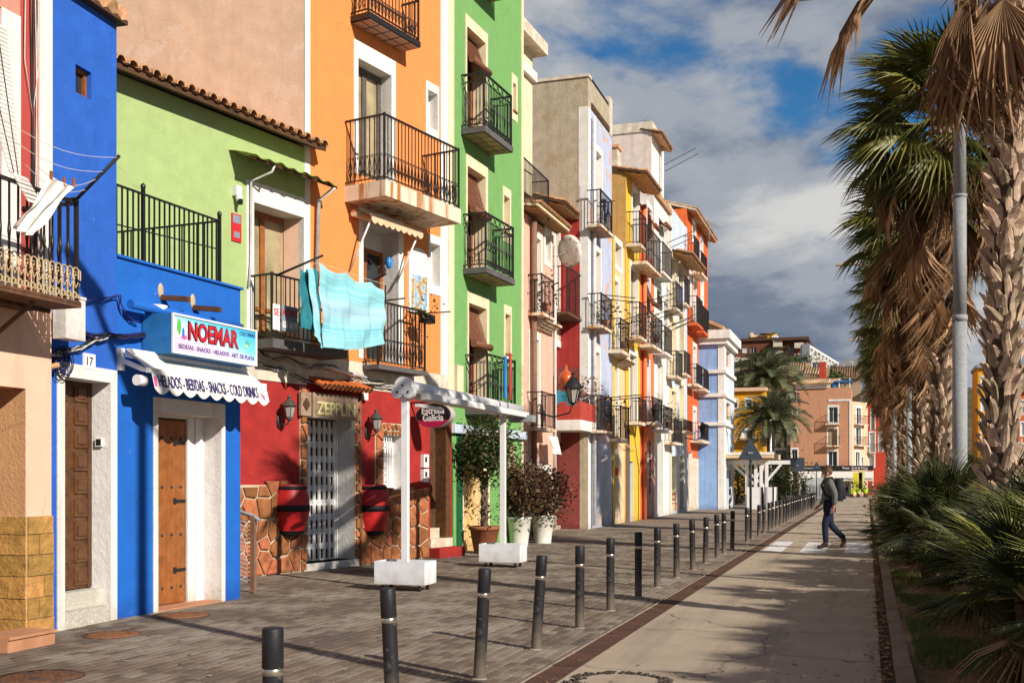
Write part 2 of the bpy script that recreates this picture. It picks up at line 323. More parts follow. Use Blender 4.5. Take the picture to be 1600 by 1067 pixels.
# ------------------------------------------------------------------ houses
class House:
    """a thing with a facade from A to B (near end, far end); local x along it, -y out of it, z up"""
    def __init__(s, name, label, cat, A, B, group=None):
        s.A = Vector((A[0], A[1], 0)); d = Vector((B[0] - A[0], B[1] - A[1], 0)); s.W = d.length; s.ex = d.normalized()
        s.ey = Vector((-s.ex.y, s.ex.x, 0)); s.rz = math.atan2(d.y, d.x)
        s.o = thing(name, label, cat, (A[0], A[1], 0), s.rz, group)
    def pt(s, px, py, out=0.0):
        d = ray(px, py); n = s.ey; t = ((s.A - n * out - CAM).dot(n)) / d.dot(n); p = CAM + d * t - s.A
        return (p.dot(s.ex), p.z)
    def x(s, px, out=0.0): return s.pt(px, HOR, out)[0]
    def z(s, px, py, out=0.0): return s.pt(px, py, out)[1]
    def rect(s, pl, pr, yt, yb, out=0.0):
        a = s.pt(pl, yt, out); b = s.pt(pl, yb, out); return (a[0], s.x(pr, out), b[1], a[1])
    def world(s, x, y, z): return s.A + s.ex * x + s.ey * y + Vector((0, 0, z))
    def wall(s, x0, x1, z0, z1, ops=(), m=None, jm=None, depth=8.0, name='wall', sidem=None, topm=None, y0=0.0, back=True, skew=0.0):
        b = MB(); jm = jm or m; g = 0.003
        xs = sorted({x0 + g, x1 - g} | {v for o in ops for v in o[:2] if x0 < v < x1}); zs = sorted({z0, z1} | {v for o in ops for v in o[2:4] if z0 < v < z1})
        for i in range(len(xs) - 1):
            for j in range(len(zs) - 1):
                cx_, cz_ = (xs[i] + xs[i + 1]) / 2, (zs[j] + zs[j + 1]) / 2
                if any(o[0] < cx_ < o[1] and o[2] < cz_ < o[3] for o in ops): continue
                b.face([(xs[i], y0, zs[j]), (xs[i + 1], y0, zs[j]), (xs[i + 1], y0, zs[j + 1]), (xs[i], y0, zs[j + 1])], m)
        for o in ops:
            a, c, e, h = o[:4]; d = y0 + o[4]; q = o[5] if len(o) > 5 and o[5] else jm
            b.face([(a, y0, e), (a, d, e), (a, d, h), (a, y0, h)], q); b.face([(c, d, e), (c, y0, e), (c, y0, h), (c, d, h)], q)
            b.face([(a, d, h), (c, d, h), (c, y0, h), (a, y0, h)], q)
            b.face([(a, y0, e), (c, y0, e), (c, d, e), (a, d, e)], q)
        sm = sidem or m
        xk = x0 + g - skew * depth; b.face([(xk, depth, z0), (x0 + g, y0, z0), (x0 + g, y0, z1), (xk, depth, z1)], sm)
        b.face([(x1 - g, y0, z0), (x1 - g, depth, z0), (x1 - g, depth, z1), (x1 - g, y0, z1)], sm)
        if back: b.face([(x1 - g, depth, z0), (xk, depth, z0), (xk, depth, z1), (x1 - g, depth, z1)], sm)
        b.face([(x0 + g, y0, z1), (x1 - g, y0, z1), (x1 - g, depth, z1), (xk, depth, z1)], topm or sm)
        return b.build(name, s.o)
    def surround(s, op, m, wd=0.16, top=None, bottom=0.0, proud=0.014, parent=None, name='surround', y0=0.0, wl=None):
        a, c, e, h = op[:4]; t = wd if top is None else top; wl = wd if wl is None else wl; b = MB(); y = y0 - proud; k = y0 + 0.002
        b.box((a - wl, y, e - bottom), (a, k, h), m); b.box((c, y, e - bottom), (c + wd, k, h), m); b.box((a - wl, y, h), (c + wd, k, h + t), m)
        if bottom: b.box((a, y, e - bottom), (c, k, e), m)
        return b.build(name, parent or s.o)
    def window(s, op, fr=None, pane=None, fw=0.06, leaves=2, mid=False, name='window', y0=0.0):
        a, c, e, h = op[:4]; d = y0 + op[4]; fr = fr or woodr; b = MB(); y, k = d - 0.07, d - 0.004
        b.box((a, y, h - fw), (c, k, h), fr); b.box((a, y, e), (c, k, e + fw), fr)
        b.box((a, y, e + fw), (a + fw, k, h - fw), fr); b.box((c - fw, y, e + fw), (c, k, h - fw), fr)
        for i in range(1, leaves):
            xm = a + (c - a) * i / leaves; b.box((xm - fw * 0.6, y + 0.004, e + fw), (xm + fw * 0.6, k, h - fw), fr)
        if mid:
            zm = e + (h - e) * 0.3; b.box((a + fw, y + 0.008, zm - 0.03), (c - fw, k, zm + 0.03), fr)
        o = b.build(name, s.o); q = MB(); q.box((a + fw * 0.5, d - 0.035, e + fw * 0.5), (c - fw * 0.5, d - 0.02, h - fw * 0.5), pane or glass); q.build('pane', o); return o
    def door(s, op, m, panels=(2, 4), name='door', y0=0.0, pm=None, fr=None):
        a, c, e, h = op[:4]; d = y0 + op[4]; b = MB(); fw = 0.06
        b.box((a, d - 0.05, e), (c, d - 0.004, h), m)
        if fr: b.box((a, d - 0.075, h - fw), (c, d - 0.05, h), fr).box((a, d - 0.075, e), (a + fw, d - 0.05, h - fw), fr).box((c - fw, d - 0.075, e), (c, d - 0.05, h - fw), fr)
        o = b.build(name, s.o); nx, nz = panels
        for i in range(nx):
            for j in range(nz):
                x0 = a + (c - a) * (i + 0.17) / nx; x1 = a + (c - a) * (i + 0.83) / nx; z0 = e + (h - e) * (j + 0.12) / nz; z1 = e + (h - e) * (j + 0.88) / nz
                q = MB(); q.box((x0, d - 0.066, z0), (x1, d - 0.05, z1), pm or m); q.box((x0 + 0.04, d - 0.078, z0 + 0.04), (x1 - 0.04, d - 0.066, z1 - 0.04), pm or m); q.build('door_panel', o)
        return o
    def blind(s, op, m, frac=1.0, y0=0.0, tilt=0.0, parent=None, roll=0.0):
        """slatted roller blind hanging in an opening; tilt swings its foot outwards, roll leaves a rolled bundle at the foot"""
        a, c, e, h = op[:4]; d = y0 + op[4] - 0.09; L = (h - e) * frac; n = max(4, int(L / 0.055)); b = MB(); st = L / n
        for i in range(n):
            z1 = h - i * st; z0 = z1 - st * 0.82; ya, yb = d - tilt * (i / n), d - tilt * ((i + 1) / n)
            b.hexa([(a + 0.02, yb - 0.012, z0), (c - 0.02, yb - 0.012, z0), (c - 0.02, yb + 0.006, z0), (a + 0.02, yb + 0.006, z0),
                    (a + 0.02, ya - 0.006, z1), (c - 0.02, ya - 0.006, z1), (c - 0.02, ya + 0.006, z1), (a + 0.02, ya + 0.006, z1)], m)
        if roll: b.tube([(a + 0.01, d - tilt - roll * 0.8, h - L), (c - 0.01, d - tilt - roll * 0.8, h - L)], roll, m, 10)
        o = b.build('roller_blind', parent or s.o); o['kind'] = 'stuff' if not parent else 'thing'
        if parent: del o['kind']
        return o
    def balcony(s, pl, pr, yr, ys, out, th=0.09, slab=None, step=0.115, each=False, style='plain', m=None, under=None, y0=0.0, rail_h=None, nm='balcony'):
        m = m or iron; x0, zr = s.pt(pl, yr, out); x1 = s.x(pr, out); zs = s.z(pl, ys, out)
        return s.balcony_at(x0, x1, zs, zr, out, th, slab, step, each, style, m, under, nm)
    def balcony_at(s, x0, x1, zs, zr, out, th=0.09, slab=None, step=0.115, each=False, style='plain', m=None, under=None, nm='balcony'):
        m = m or iron; slab = slab or slabm; b = MB(); zt = zs + th
        b.box((x0 - 0.02, -out - 0.02, zs), (x1 + 0.02, 0.0, zt), slab); o = b.build(nm, s.o)
        if under:
            nx = max(2, round((x1 - x0) / 0.33)); q = MB(); q.box((x0, -out, zs - 0.012), (x1, -0.02, zs), m)
            q.build('underside_frame', o); ny = 2
            for i in range(nx):
                for j in range(ny):
                    xa = x0 + (x1 - x0) * (i + 0.07) / nx; xb = x0 + (x1 - x0) * (i + 0.93) / nx; ya = -out * (j + 0.07) / ny - 0.01; yb = -out * (j + 0.93) / ny - 0.01
                    MB().box((xa, ya, zs - 0.018), (xb, yb, zs - 0.012), under).build('floor_tile', o)
        yo = -out + 0.02; r = MB(); lo = zt + 0.06; t = 0.028
        path = [(x0, -0.01), (x0, yo), (x1, yo), (x1, -0.01)]
        def run(z, wd, ht):
            for (xa, ya), (xb, yb) in zip(path[:-1], path[1:]): r.bar((xa, ya, z), (xb, yb, z), wd, ht, m)
        run(zr, 0.04, t); run(lo, 0.03, 0.016)
        for xa in (x0, x1): r.bar((xa, yo, zt), (xa, yo, zr + 0.03), 0.032, 0.032, m)
        top = zr
        if style == 'green':
            top = zr - 0.17; run(top, 0.02, 0.016)
            for xa, ya, xb, yb in ((x0, -0.02, x0, yo), (x0, yo, x1, yo), (x1, yo, x1, -0.02)):
                L = math.hypot(xb - xa, yb - ya); k = max(1, round(L / 0.26))
                for i in range(k):
                    f = (i + 0.5) / k; c = (xa + (xb - xa) * f, ya + (yb - ya) * f, zr - 0.085); hl = L / k * 0.42
                    pts = []
                    for a_ in range(16):
                        tt = 2 * math.pi * a_ / 16; cc = math.copysign(abs(math.cos(tt)) ** 0.6, math.cos(tt)); pts.append((c[0] + (hl * cc if xa != xb else 0), c[1] + (hl * cc if xa == xb else 0), c[2] + 0.062 * math.sin(tt)))
                    r.tube(pts, 0.009, m, 4, closed=True)
        rail = r.build('railing', o)
        bb = MB(); bars = []
        for (xa, ya), (xb, yb) in zip(path[:-1], path[1:]):
            L = math.hypot(xb - xa, yb - ya); k = max(2, round(L / step))
            for i in range(1, k): bars.append((xa + (xb - xa) * i / k, ya + (yb - ya) * i / k, xa != xb))
        H = top - lo
        if each:
            q = MB(); q.bar((0, 0, 0), (0, 0, H), 0.014, 0.014, m)
            if style == 'ornate':
                for sgn in (-1, 1):
                    q.tube([(0, 0, 0.02), (sgn * 0.035, 0, H * 0.16), (sgn * 0.012, 0, H * 0.33)] + arc((sgn * 0.034, 0, H * 0.36), 0.024, math.pi if sgn > 0 else 0, math.pi - 4.2 if sgn > 0 else 4.2, 7), 0.006, m, 4)
                q.tube(arc((0.028, 0, H - 0.03), 0.022, 0, 5, 8), 0.005, m, 4)
            elif style == 'green':
                q.tube(arc((0.0, 0, 0.055), 0.045, -1.4, 3.6, 9), 0.007, m, 4)
                q.tube([(0, 0, H * 0.35), (0, 0, H * 0.5), (0, 0, H * 0.65)], [0.008, 0.015, 0.008], m, 5)
            elif style == 'twist':
                q.tube([(0, 0, H * 0.4), (0, 0, H * 0.5), (0, 0, H * 0.6)], [0.009, 0.017, 0.009], m, 5)
            me = q.mesh('baluster')
            for x_, y_, fr in bars: put('baluster', me, o, T((x_, y_, lo)) @ (Matrix.Identity(4) if fr else rot(R(90), 'Z')))
        else:
            for x_, y_, fr in bars: bb.bar((x_, y_, lo), (x_, y_, top), 0.015, 0.015, m)
            bb.build('balusters', o)
        return o
    def corbel(s, x0, x1, z, out, m):
        b = MB(); n = 4
        for i in range(n): b.box((x0 + 0.05 * i, -out * (1 - i * 0.24), z - 0.06 * (i + 1)), (x1 - 0.05 * i, 0.0, z - 0.06 * i - 0.002), m)
        return b.build('corbel', s.o)
    def eave(s, x0, x1, z, out=0.4, slope=0.32, up=2.5, step=0.19, m=None, each=False, drop=0.0, soff=None):
        """barrel tile eave: roof sheet with a timber soffit and a row of tile ends"""
        m = m or terra; rs = MB(); L = out + up
        P = lambda x, d, k=0.0: (x, -out + d, z + d * slope + k)
        rs.hexa([P(x0, 0.04, -0.10), P(x1, 0.04, -0.10), P(x1, L, -0.10), P(x0, L, -0.10), P(x0, 0.04, -0.03), P(x1, 0.04, -0.03), P(x1, L, -0.03), P(x0, L, -0.03)], soff or timber)
        n = max(2, round((x1 - x0) / step)); st = (x1 - x0) / n; r = st * 0.40
        if not each: rs.grid(lambda u, v: P(x0 + (x1 - x0) * u, .03 + (out - .03) * v, -.125 - .045 * abs(math.sin(math.pi * n * u)) - (.03 if int(v * 4.99) % 2 else 0)), n * 6, 5, m)
        ro = rs.build('roof', s.o)
        def tile(b, x, d0, ln, c=0.0):
            k = 6
            for i in range(k):
                a, e = math.pi * i / k, math.pi * (i + 1) / k; q = []
                for rr in (r, r - 0.016):
                    for (dd, tt) in ((d0, a), (d0, e), (d0 + ln, e), (d0 + ln, a)):
                        rad = rr * (1.0 if dd == d0 else 0.85); v = P(x + rad * math.cos(tt), dd, rad * math.sin(tt) * 1.0 - 0.012 + (0.02 if dd == d0 else 0)); q.append(v)
                b.face(q[:4], m, True); b.face(q[4:][::-1], m, True); b.face([q[0], q[4], q[5], q[1]], m)
        def pan(b, x, d0, ln):
            k = 4
            for i in range(k):
                a, e = math.pi + math.pi * i / k, math.pi + math.pi * (i + 1) / k
                b.face([P(x + r * 0.8 * math.cos(tt), dd, r * 0.55 * math.sin(tt) + 0.02) for dd, tt in ((d0, a), (d0, e), (d0 + ln, e), (d0 + ln, a))], m, True)
        rows = 3 if each else max(2, int(L / 0.36))
        if each:
            b = MB(); tile(b, x0 + st / 2, -0.03, 0.46); pan(b, x0 + st, 0.0, 0.44); me = b.mesh('tile')
            for j in range(2):
                for i in range(n):
                    jx, jz = random.uniform(-.008, .008), random.uniform(-.006, .006)
                    put('tile', me, ro, T((i * st + jx, j * 0.38, j * 0.38 * slope + jz)))
            b = MB()
            for j in range(2, max(3, int(L / 0.38))):
                for i in range(n): tile(b, x0 + st * (i + .5), -0.03 + j * 0.38, 0.44)
            b.build('tile', ro, kind='stuff')
        else:
            b = MB()
            for j in range(rows):
                for i in range(n):
                    dx = random.uniform(-.012, .012); tile(b, x0 + st * (i + .5) + dx, -0.04 + j * 0.36, 0.42)
                    if j == 0: pan(b, x0 + st * (i + 1) - st * .02, 0.0, 0.4)
            b.build('tile', ro, kind='stuff')
        return ro
    def part(s, name, b, parent=None): return b.build(name, parent or s.o)
def scallop(b, p0, p1, h, n, m, flare=(0, 0, 0), amp=0.05, sub=6):
    """hanging valance with a wavy lower edge between two points"""
    p0, p1, fl = Vector(p0), Vector(p1), Vector(flare); k = n * sub
    for i in range(k):
        q = []
        for t in (i / k, (i + 1) / k):
            a = p0.lerp(p1, t); hh = h - amp * (1 - abs(math.sin(math.pi * t * n))); q.append((a, a + fl - Vector((0, 0, hh))))
        b.face([q[0][0], q[0][1], q[1][1], q[1][0]], m)
    return b
# ------------------------------------------------------------------ ground
def sheet(name, x0, x1, y0, y1, z, m, parent=None, kind='structure', label=None):
    b = MB(); b.face([(x0, y0, z), (x1, y0, z), (x1, y1, z), (x0, y1, z)], m); return b.build(name, parent, kind=kind if not parent else None, label=label)
def road_mat():
    m, nt, b = nmat('sandy_asphalt'); c = nd(nt, 'ShaderNodeNewGeometry').outputs['Position']
    out = mixc(nt, ramp(nt, noise(nt, c, 1.6, 6, 0.6), 0.3, 0.7), (0.33, 0.25, 0.17), (0.43, 0.33, 0.225))
    out = mixc(nt, ramp(nt, noise(nt, c, 130, 2), 0.35, 0.7), out, mixc(nt, 0.5, out, (0.55, 0.50, 0.43)))
    out = mixc(nt, ramp(nt, noise(nt, c, 95, 2), 0.60, 0.72, 0, 0.75), out, (0.10, 0.085, 0.07))
    out = mixc(nt, ramp(nt, noise(nt, c, 1.0, 5, 0.6, (2.6, 0.16, 1)), 0.50, 0.70, 0, 0.55), out, (0.19, 0.155, 0.12))
    out = mixc(nt, ramp(nt, noise(nt, c, 2.3, 5, 0.65), 0.66, 0.70, 0, 0.6), out, (0.15, 0.115, 0.085))
    nz = nd(nt, 'ShaderNodeTexNoise'); nz.inputs['Scale'].default_value = 1.7; nz.inputs['Detail'].default_value = 6; nt.links.new(c, nz.inputs['Vector'])
    vo = nd(nt, 'ShaderNodeTexVoronoi', feature='DISTANCE_TO_EDGE'); vo.inputs['Scale'].default_value = 0.42; nt.links.new(mixc(nt, 0.5, c, nz.outputs['Color'], 'ADD'), vo.inputs['Vector'])
    out = mixc(nt, ramp(nt, vo.outputs['Distance'], 0.001, 0.006, 0.7, 0.0), out, (0.07, 0.055, 0.045))
    nt.links.new(out, b.inputs['Base Color']); b.inputs['Roughness'].default_value = 0.9; b.inputs['Specular IOR Level'].default_value = 0.2
    bp = nd(nt, 'ShaderNodeBump'); bp.inputs['Strength'].default_value = 0.7; bp.inputs['Distance'].default_value = 0.012; nt.links.new(noise(nt, c, 110, 4), bp.inputs['Height']); nt.links.new(bp.outputs[0], b.inputs['Normal']); return m
asph = road_mat()
groundm = surf('ground_dirt', (0.30, 0.23, 0.15), rough=0.95, ns=2, amt=0.3, bump=0.5)
joint = surf('paver_joint_sand', (0.17, 0.125, 0.09), rough=1.0, ns=9, amt=0.3)
def paver_mat():
    m, nt, b = nmat('grey_brown_paver')
    c = nd(nt, 'ShaderNodeNewGeometry'); pos = c.outputs['Position']; g = c.outputs['Random Per Island']; o = nd(nt, 'ShaderNodeObjectInfo').outputs['Random']
    a = nd(nt, 'ShaderNodeMath', operation='ADD'); nt.links.new(g, a.inputs[0]); nt.links.new(o, a.inputs[1])
    f = nd(nt, 'ShaderNodeMath', operation='FRACT'); nt.links.new(a.outputs[0], f.inputs[0])
    big = noise(nt, pos, 0.9, 4, 0.55)
    s = nd(nt, 'ShaderNodeMath', operation='MULTIPLY_ADD'); nt.links.new(f.outputs[0], s.inputs[0]); s.inputs[1].default_value = 0.24; nt.links.new(big, s.inputs[2])
    r = nd(nt, 'ShaderNodeValToRGB'); e = r.color_ramp.elements
    for _ in range(3): e.new(0.5)
    for el, (p, cc) in zip(e, ((0.40, (0.27, 0.23, 0.185)), (0.52, (0.215, 0.18, 0.145)), (0.60, (0.185, 0.145, 0.108)), (0.69, (0.115, 0.084, 0.062)), (0.82, (0.075, 0.06, 0.05)))): el.position = p; el.color = (*cc, 1)
    nt.links.new(s.outputs[0], r.inputs[0])
    out = mixc(nt, ramp(nt, noise(nt, pos, 45, 4), 0.3, 0.7), r.outputs[0], (0.5, 0.5, 0.5), 'SOFT_LIGHT')
    out = mixc(nt, ramp(nt, noise(nt, pos, 0.45, 3), 0.35, 0.65, 0.0, 0.35), out, (0.21, 0.16, 0.115))
    nt.links.new(out, b.inputs['Base Color']); b.inputs['Roughness'].default_value = 0.8; b.inputs['Specular IOR Level'].default_value = 0.25
    bp = nd(nt, 'ShaderNodeBump'); bp.inputs['Strength'].default_value = 0.4; bp.inputs['Distance'].default_value = 0.01
    nt.links.new(noise(nt, pos, 60, 5), bp.inputs['Height']); nt.links.new(bp.outputs[0], b.inputs['Normal']); return m
paverm = paver_mat()
def brick_far():
    m, nt, b = nmat('distant_paving'); c = nd(nt, 'ShaderNodeNewGeometry').outputs['Position']
    mp = nd(nt, 'ShaderNodeMapping'); mp.inputs['Rotation'].default_value = (0, 0, R(90)); nt.links.new(c, mp.inputs[0])
    br = nd(nt, 'ShaderNodeTexBrick'); br.inputs['Scale'].default_value = 1.0; br.inputs['Brick Width'].default_value = 0.21; br.inputs['Row Height'].default_value = 0.105
    br.inputs['Mortar Size'].default_value = 0.006; br.inputs['Color1'].default_value = (0.25, 0.20, 0.155, 1); br.inputs['Color2'].default_value = (0.125, 0.09, 0.066, 1); br.inputs['Mortar'].default_value = (0.2, 0.15, 0.11, 1); br.inputs['Bias'].default_value = -0.3
    nt.links.new(mp.outputs[0], br.inputs[0])
    out = mixc(nt, ramp(nt, noise(nt, c, 0.5, 5), 0.35, 0.65, 0, 0.6), br.outputs[0], (0.19, 0.145, 0.11)); nt.links.new(out, b.inputs['Base Color']); b.inputs['Roughness'].default_value = 0.85; return m
farpave = brick_far()
sheet('ground', -400, 400, -60, 900, -0.04, groundm)
sheet('road', -2.18, 0.10, -6, 96, 0.0, asph)
pv = sheet('pavement', -16, -2.45, -6, 33, -0.012, joint)
sheet('pavement_far', -16, -2.45, 33, 96, -0.002, farpave)
sheet('plaza', -40, 40, 96.01, 128, -0.004, surf('plaza_paving', (0.28, 0.25, 0.22), rough=0.9, ns=1, amt=0.25))
sheet('promenade', 4.6, 11, -6, 96, 0.0, surf('promenade_paving', (0.36, 0.30, 0.25), rough=0.9, ns=1, amt=0.25))
sheet('beach', 11, 60, -60, 400, -0.03, surf('beach_sand', (0.42, 0.33, 0.22), rough=1, ns=0.5, amt=0.2))
sheet('sea', 60, 400, -60, 900, -0.025, surf('sea_water', (0.02, 0.09, 0.13), rough=0.12, ns=0.3, amt=0.3, bump=0.4, bs=1.5))
# pavers: the 300 largest in view are single objects, the rest one mesh
cells = []
PX, PY = 0.105, 0.21
nx = int((9.4 - 2.5) / PX)
for i in range(nx):
    x0 = -2.5 - (i + 1) * PX
    for j in range(-1, int((33 - 5.4) / PY)):
        y0 = 5.4 + j * PY + (PY / 2 if i % 2 else 0)
        if x0 < -7.75 and y0 < 12.6: continue
        if x0 < -8.9 + 0.21 * (y0 - 15.5) - 0.3 and y0 < 20.5: continue
        d = (Vector((x0, y0, 0)) - CAM).dot(FW); u = 800 + FPX * Vector((x0, y0, 0)).dot(RT) / d; v = HOR + FPX * HC / d
        cells.append((0 if (-5 < u < 1200 and v < 1066) else 1, d, x0, y0))
cells.sort()
def paver_geo(b, x, y, z, tx=0.0, ty=0.0):
    g = 0.004; c = 0.005; a, e = PX - 2 * g, PY - 2 * g
    q = [(x + g, y + g), (x + g + a, y + g), (x + g + a, y + g + e), (x + g, y + g + e)]; q2 = [(x + g + c, y + g + c), (x + g + a - c, y + g + c), (x + g + a - c, y + g + e - c), (x + g + c, y + g + e - c)]
    i = len(b.v); zz = lambda k: z + (tx if k in (1, 2) else -tx) + (ty if k in (2, 3) else -ty)
    b.v += [(p[0], p[1], z - 0.02) for p in q] + [(p[0], p[1], zz(k) - 0.004) for k, p in enumerate(q)] + [(p[0], p[1], zz(k)) for k, p in enumerate(q2)]
    for k in range(4):
        l = (k + 1) % 4; b.idx((i + k, i + l, i + 4 + l, i + 4 + k), paverm); b.idx((i + 4 + k, i + 4 + l, i + 8 + l, i + 8 + k), paverm)
    b.idx((i + 8, i + 9, i + 10, i + 11), paverm)
single = []
for s_ in range(4):
    b = MB(); paver_geo(b, 0, 0, 0, random.uniform(-.0015, .0015), random.uniform(-.002, .002)); single.append(b.mesh('paver'))
b = MB()
for k, (vis, d, x0, y0) in enumerate(cells):
    if k < 300: put('paver', random.choice(single), pv, T((x0, y0, random.uniform(-0.0025, 0.0015))))
    else: paver_geo(b, x0, y0, random.uniform(-0.0025, 0.0015), random.uniform(-.0015, .0015), random.uniform(-.002, .002))
b.build('paver', pv, kind='stuff')
# drain channel with rusty grates
grate = surf('rusty_grate', (0.115, 0.055, 0.036), rough=0.9, ns=20, amt=0.5, bump=0.5, isl=0.2)
conc2 = surf('pale_channel_edge', (0.33, 0.27, 0.20), rough=0.9, ns=6, amt=0.25)
dr = MB(); dr.box((-2.45, -6, -0.12), (-2.18, 66, -0.035), black).box((-2.45, -6, -0.035), (-2.435, 66, 0.003), conc2).box((-2.195, -6, -0.035), (-2.18, 66, 0.003), conc2)
dro = dr.build('drain_channel', None, kind='structure')
b = MB()
for i in range(5): b.box((-2.433, 0.1 * i + 0.006, -0.034), (-2.197, 0.1 * i + 0.092, -0.003), grate)
b.box((-2.433, 0.0, -0.034), (-2.423, 0.5, -0.006), grate); me = b.mesh('drain_grate')
for k in range(120): put('drain_grate', me, dro, T((0, 5.5 + k * 0.5, random.uniform(-.003, .001))))
# kerb + gutter on the planted side
kerbm = surf('kerb_stone', (0.25, 0.185, 0.135), rough=0.9, ns=5, amt=0.3, bump=0.4, isl=0.15)
kb = MB(); kb.box((0.10, -6, -0.06), (0.20, 96, -0.012), surf('dark_gutter_brown', (0.09, 0.05, 0.03), rough=1, ns=8, amt=0.5, bump=1)); kbo = kb.build('kerb', None, kind='structure')  # gutter strip in a dark mottled brown
b = MB(); b.hexa([(0.2, 0.006, -0.06), (0.33, 0.006, -0.06), (0.33, 0.994, -0.06), (0.2, 0.994, -0.06), (0.21, 0.006, 0.055), (0.33, 0.006, 0.055), (0.33, 0.994, 0.055), (0.21, 0.994, 0.055)], kerbm); me = b.mesh('kerb_stone')
for k in range(100): put('kerb_stone', me, kbo, T((random.uniform(-.006, .006), -5 + k, random.uniform(-.008, .008))))
# planting bed: uneven soil
def bedz(x, y): return 0.03 + 0.05 * math.sin(x * 2.1 + y * 0.7) * math.sin(y * 1.3) + 0.10 * max(0, min(1, (x - 0.5) / 1.5))
bedm = surf('dry_bed_soil', (0.23, 0.145, 0.08), rough=1.0, ns=6, amt=0.5, bump=1.0, bs=30, patch=0.15, patchcol=(0.34, 0.2, 0.1))
b = MB(); b.grid(lambda u, v: (0.32 + u * 4.28, -4 + v * 100, bedz(0.32 + u * 4.28, -4 + v * 100)), 24, 300, bedm); bed = b.build('planting_bed', None, kind='structure')
# zebra bars
zm = surf('worn_road_paint', (0.72, 0.70, 0.68), rough=0.8, ns=10, amt=0.15, patch=0.12, patchcol=(0.45, 0.38, 0.3), ps=9)
zeb = thing('zebra_crossing', 'worn white painted bars of a crossing on the sandy road', 'road marking', (-1.1, 25.4, 0))
for x0, x1 in ((-2.12, -1.72), (-1.36, -0.84), (-0.46, 0.04)):
    b = MB(); b.box((x0 + 1.1, -1.9, 0.0005), (x1 + 1.1, 1.9, 0.004), zm); b.build('painted_bar', zeb)
# manhole covers
def cover(x, y, r, lab, m):
    t = thing('manhole_cover', lab, 'manhole cover', (x, y, 0)); b = MB(); b.lathe([(r * 1.06, 0.001), (r * 1.06, 0.005), (r * 1.01, 0.005), (r * 1.01, 0.001)], rusty, 28); b.build('ring', t)
    b = MB(); b.lathe([(r, 0.001), (r, 0.007), (0.0, 0.007)], m, 28)
    for i in range(-5, 6):
        for j in range(-5, 6):
            if math.hypot(i, j) < 5: b.box((i * r / 5.6 - r * .06, j * r / 5.6 - r * .06, 0.0065), (i * r / 5.6 + r * .06, j * r / 5.6 + r * .06, 0.011), m)
    b.build('lid', t)
p = ground(60, 1058); cover(p.x, p.y, 0.32, 'dark round manhole cover in the pavers at the bottom left corner', rusty)
p = ground(283, 961); cover(p.x, p.y, 0.30, 'rusty round manhole cover just outside the wooden shop door', surf('red_rust', (0.25, 0.11, 0.05), rough=0.9, ns=12, amt=0.5, bump=0.5))
p = ground(170, 987); cover(p.x + .15, p.y - .15, 0.26, 'small rusty manhole cover before the step of door 17', MATS['red_rust'])
# sunken round lid in the road with broken edge
p = ground(968, 1064); t = thing('sunken_manhole_cover', 'round lid sunk in the road with a crumbling asphalt rim', 'manhole cover', (p.x, p.y, 0))
b = MB(); b.lathe([(0.30, 0.002), (0.0, 0.003)], asph, 28); b.build('lid', t); b = MB()
darkasph = surf('crumbled_asphalt', (.075, .058, .045), rough=1, ns=30, amt=.5)
for i in range(260):
    a = random.uniform(0, 6.28); r = random.gauss(0.34, 0.028); s_ = random.uniform(.004, .02); c_ = Vector((r * math.cos(a), r * math.sin(a), 0.006)); b.prism([c_ + Vector((s_ * math.cos(k * 1.257 + a), s_ * math.sin(k * 1.257 + a), -.005)) for k in range(5)], (0, 0, s_ * .8), darkasph)
b.build('broken_rim', t, kind='stuff')
# ================================================================== A: salmon house at the left edge
G = 'houses in the row along the promenade'
A = House('salmon_house', 'salmon house with ochre stone base and faded red upper wall at the left edge', 'house', (-7.45, 4.4), (-7.45, 8.56), G)
zsl = A.z(75, 484); xo = A.x(40)
opA = (xo - 2.2, xo, 0.0, A.z(40, 607), 0.62, tan)
A.wall(0, A.W, 0, zsl, [opA], salmon, tan)
A.wall(0, A.W, zsl + .004, 8.2, [(A.x(-60), A.x(0), zsl + .1, A.z(0, 25), 0.25, white)], redA, white, name='upper_wall')
A.door((xo - 2.2, xo - .0, 0, opA[3], 0.615), woodd, (3, 4))
b = MB(); b.box((A.x(-60) + .01, .2, zsl + .12), (A.x(0) - .01, .24, A.z(0, 25)), glass); b.build('balcony_door', A.o)
b = MB(); b.box((A.x(0) + .004, -.02, zsl), (A.x(30), .001, A.z(20, 22)), white); b.build('painted_surround', A.o)
b = MB(); b.box((A.x(60), -.015, zsl), (A.W - .004, .001, 8.2), white); b.build('corner_strip', A.o)
b = MB(); b.box((A.x(-60), -.012, A.z(15, 22) + .01), (A.x(30), .001, 8.2), plaster('peeling_salmon', (0.62, 0.28, 0.2), patch=.3, patchcol=(.7, .6, .5), ps=2)); b.build('peeling_patch', A.o)
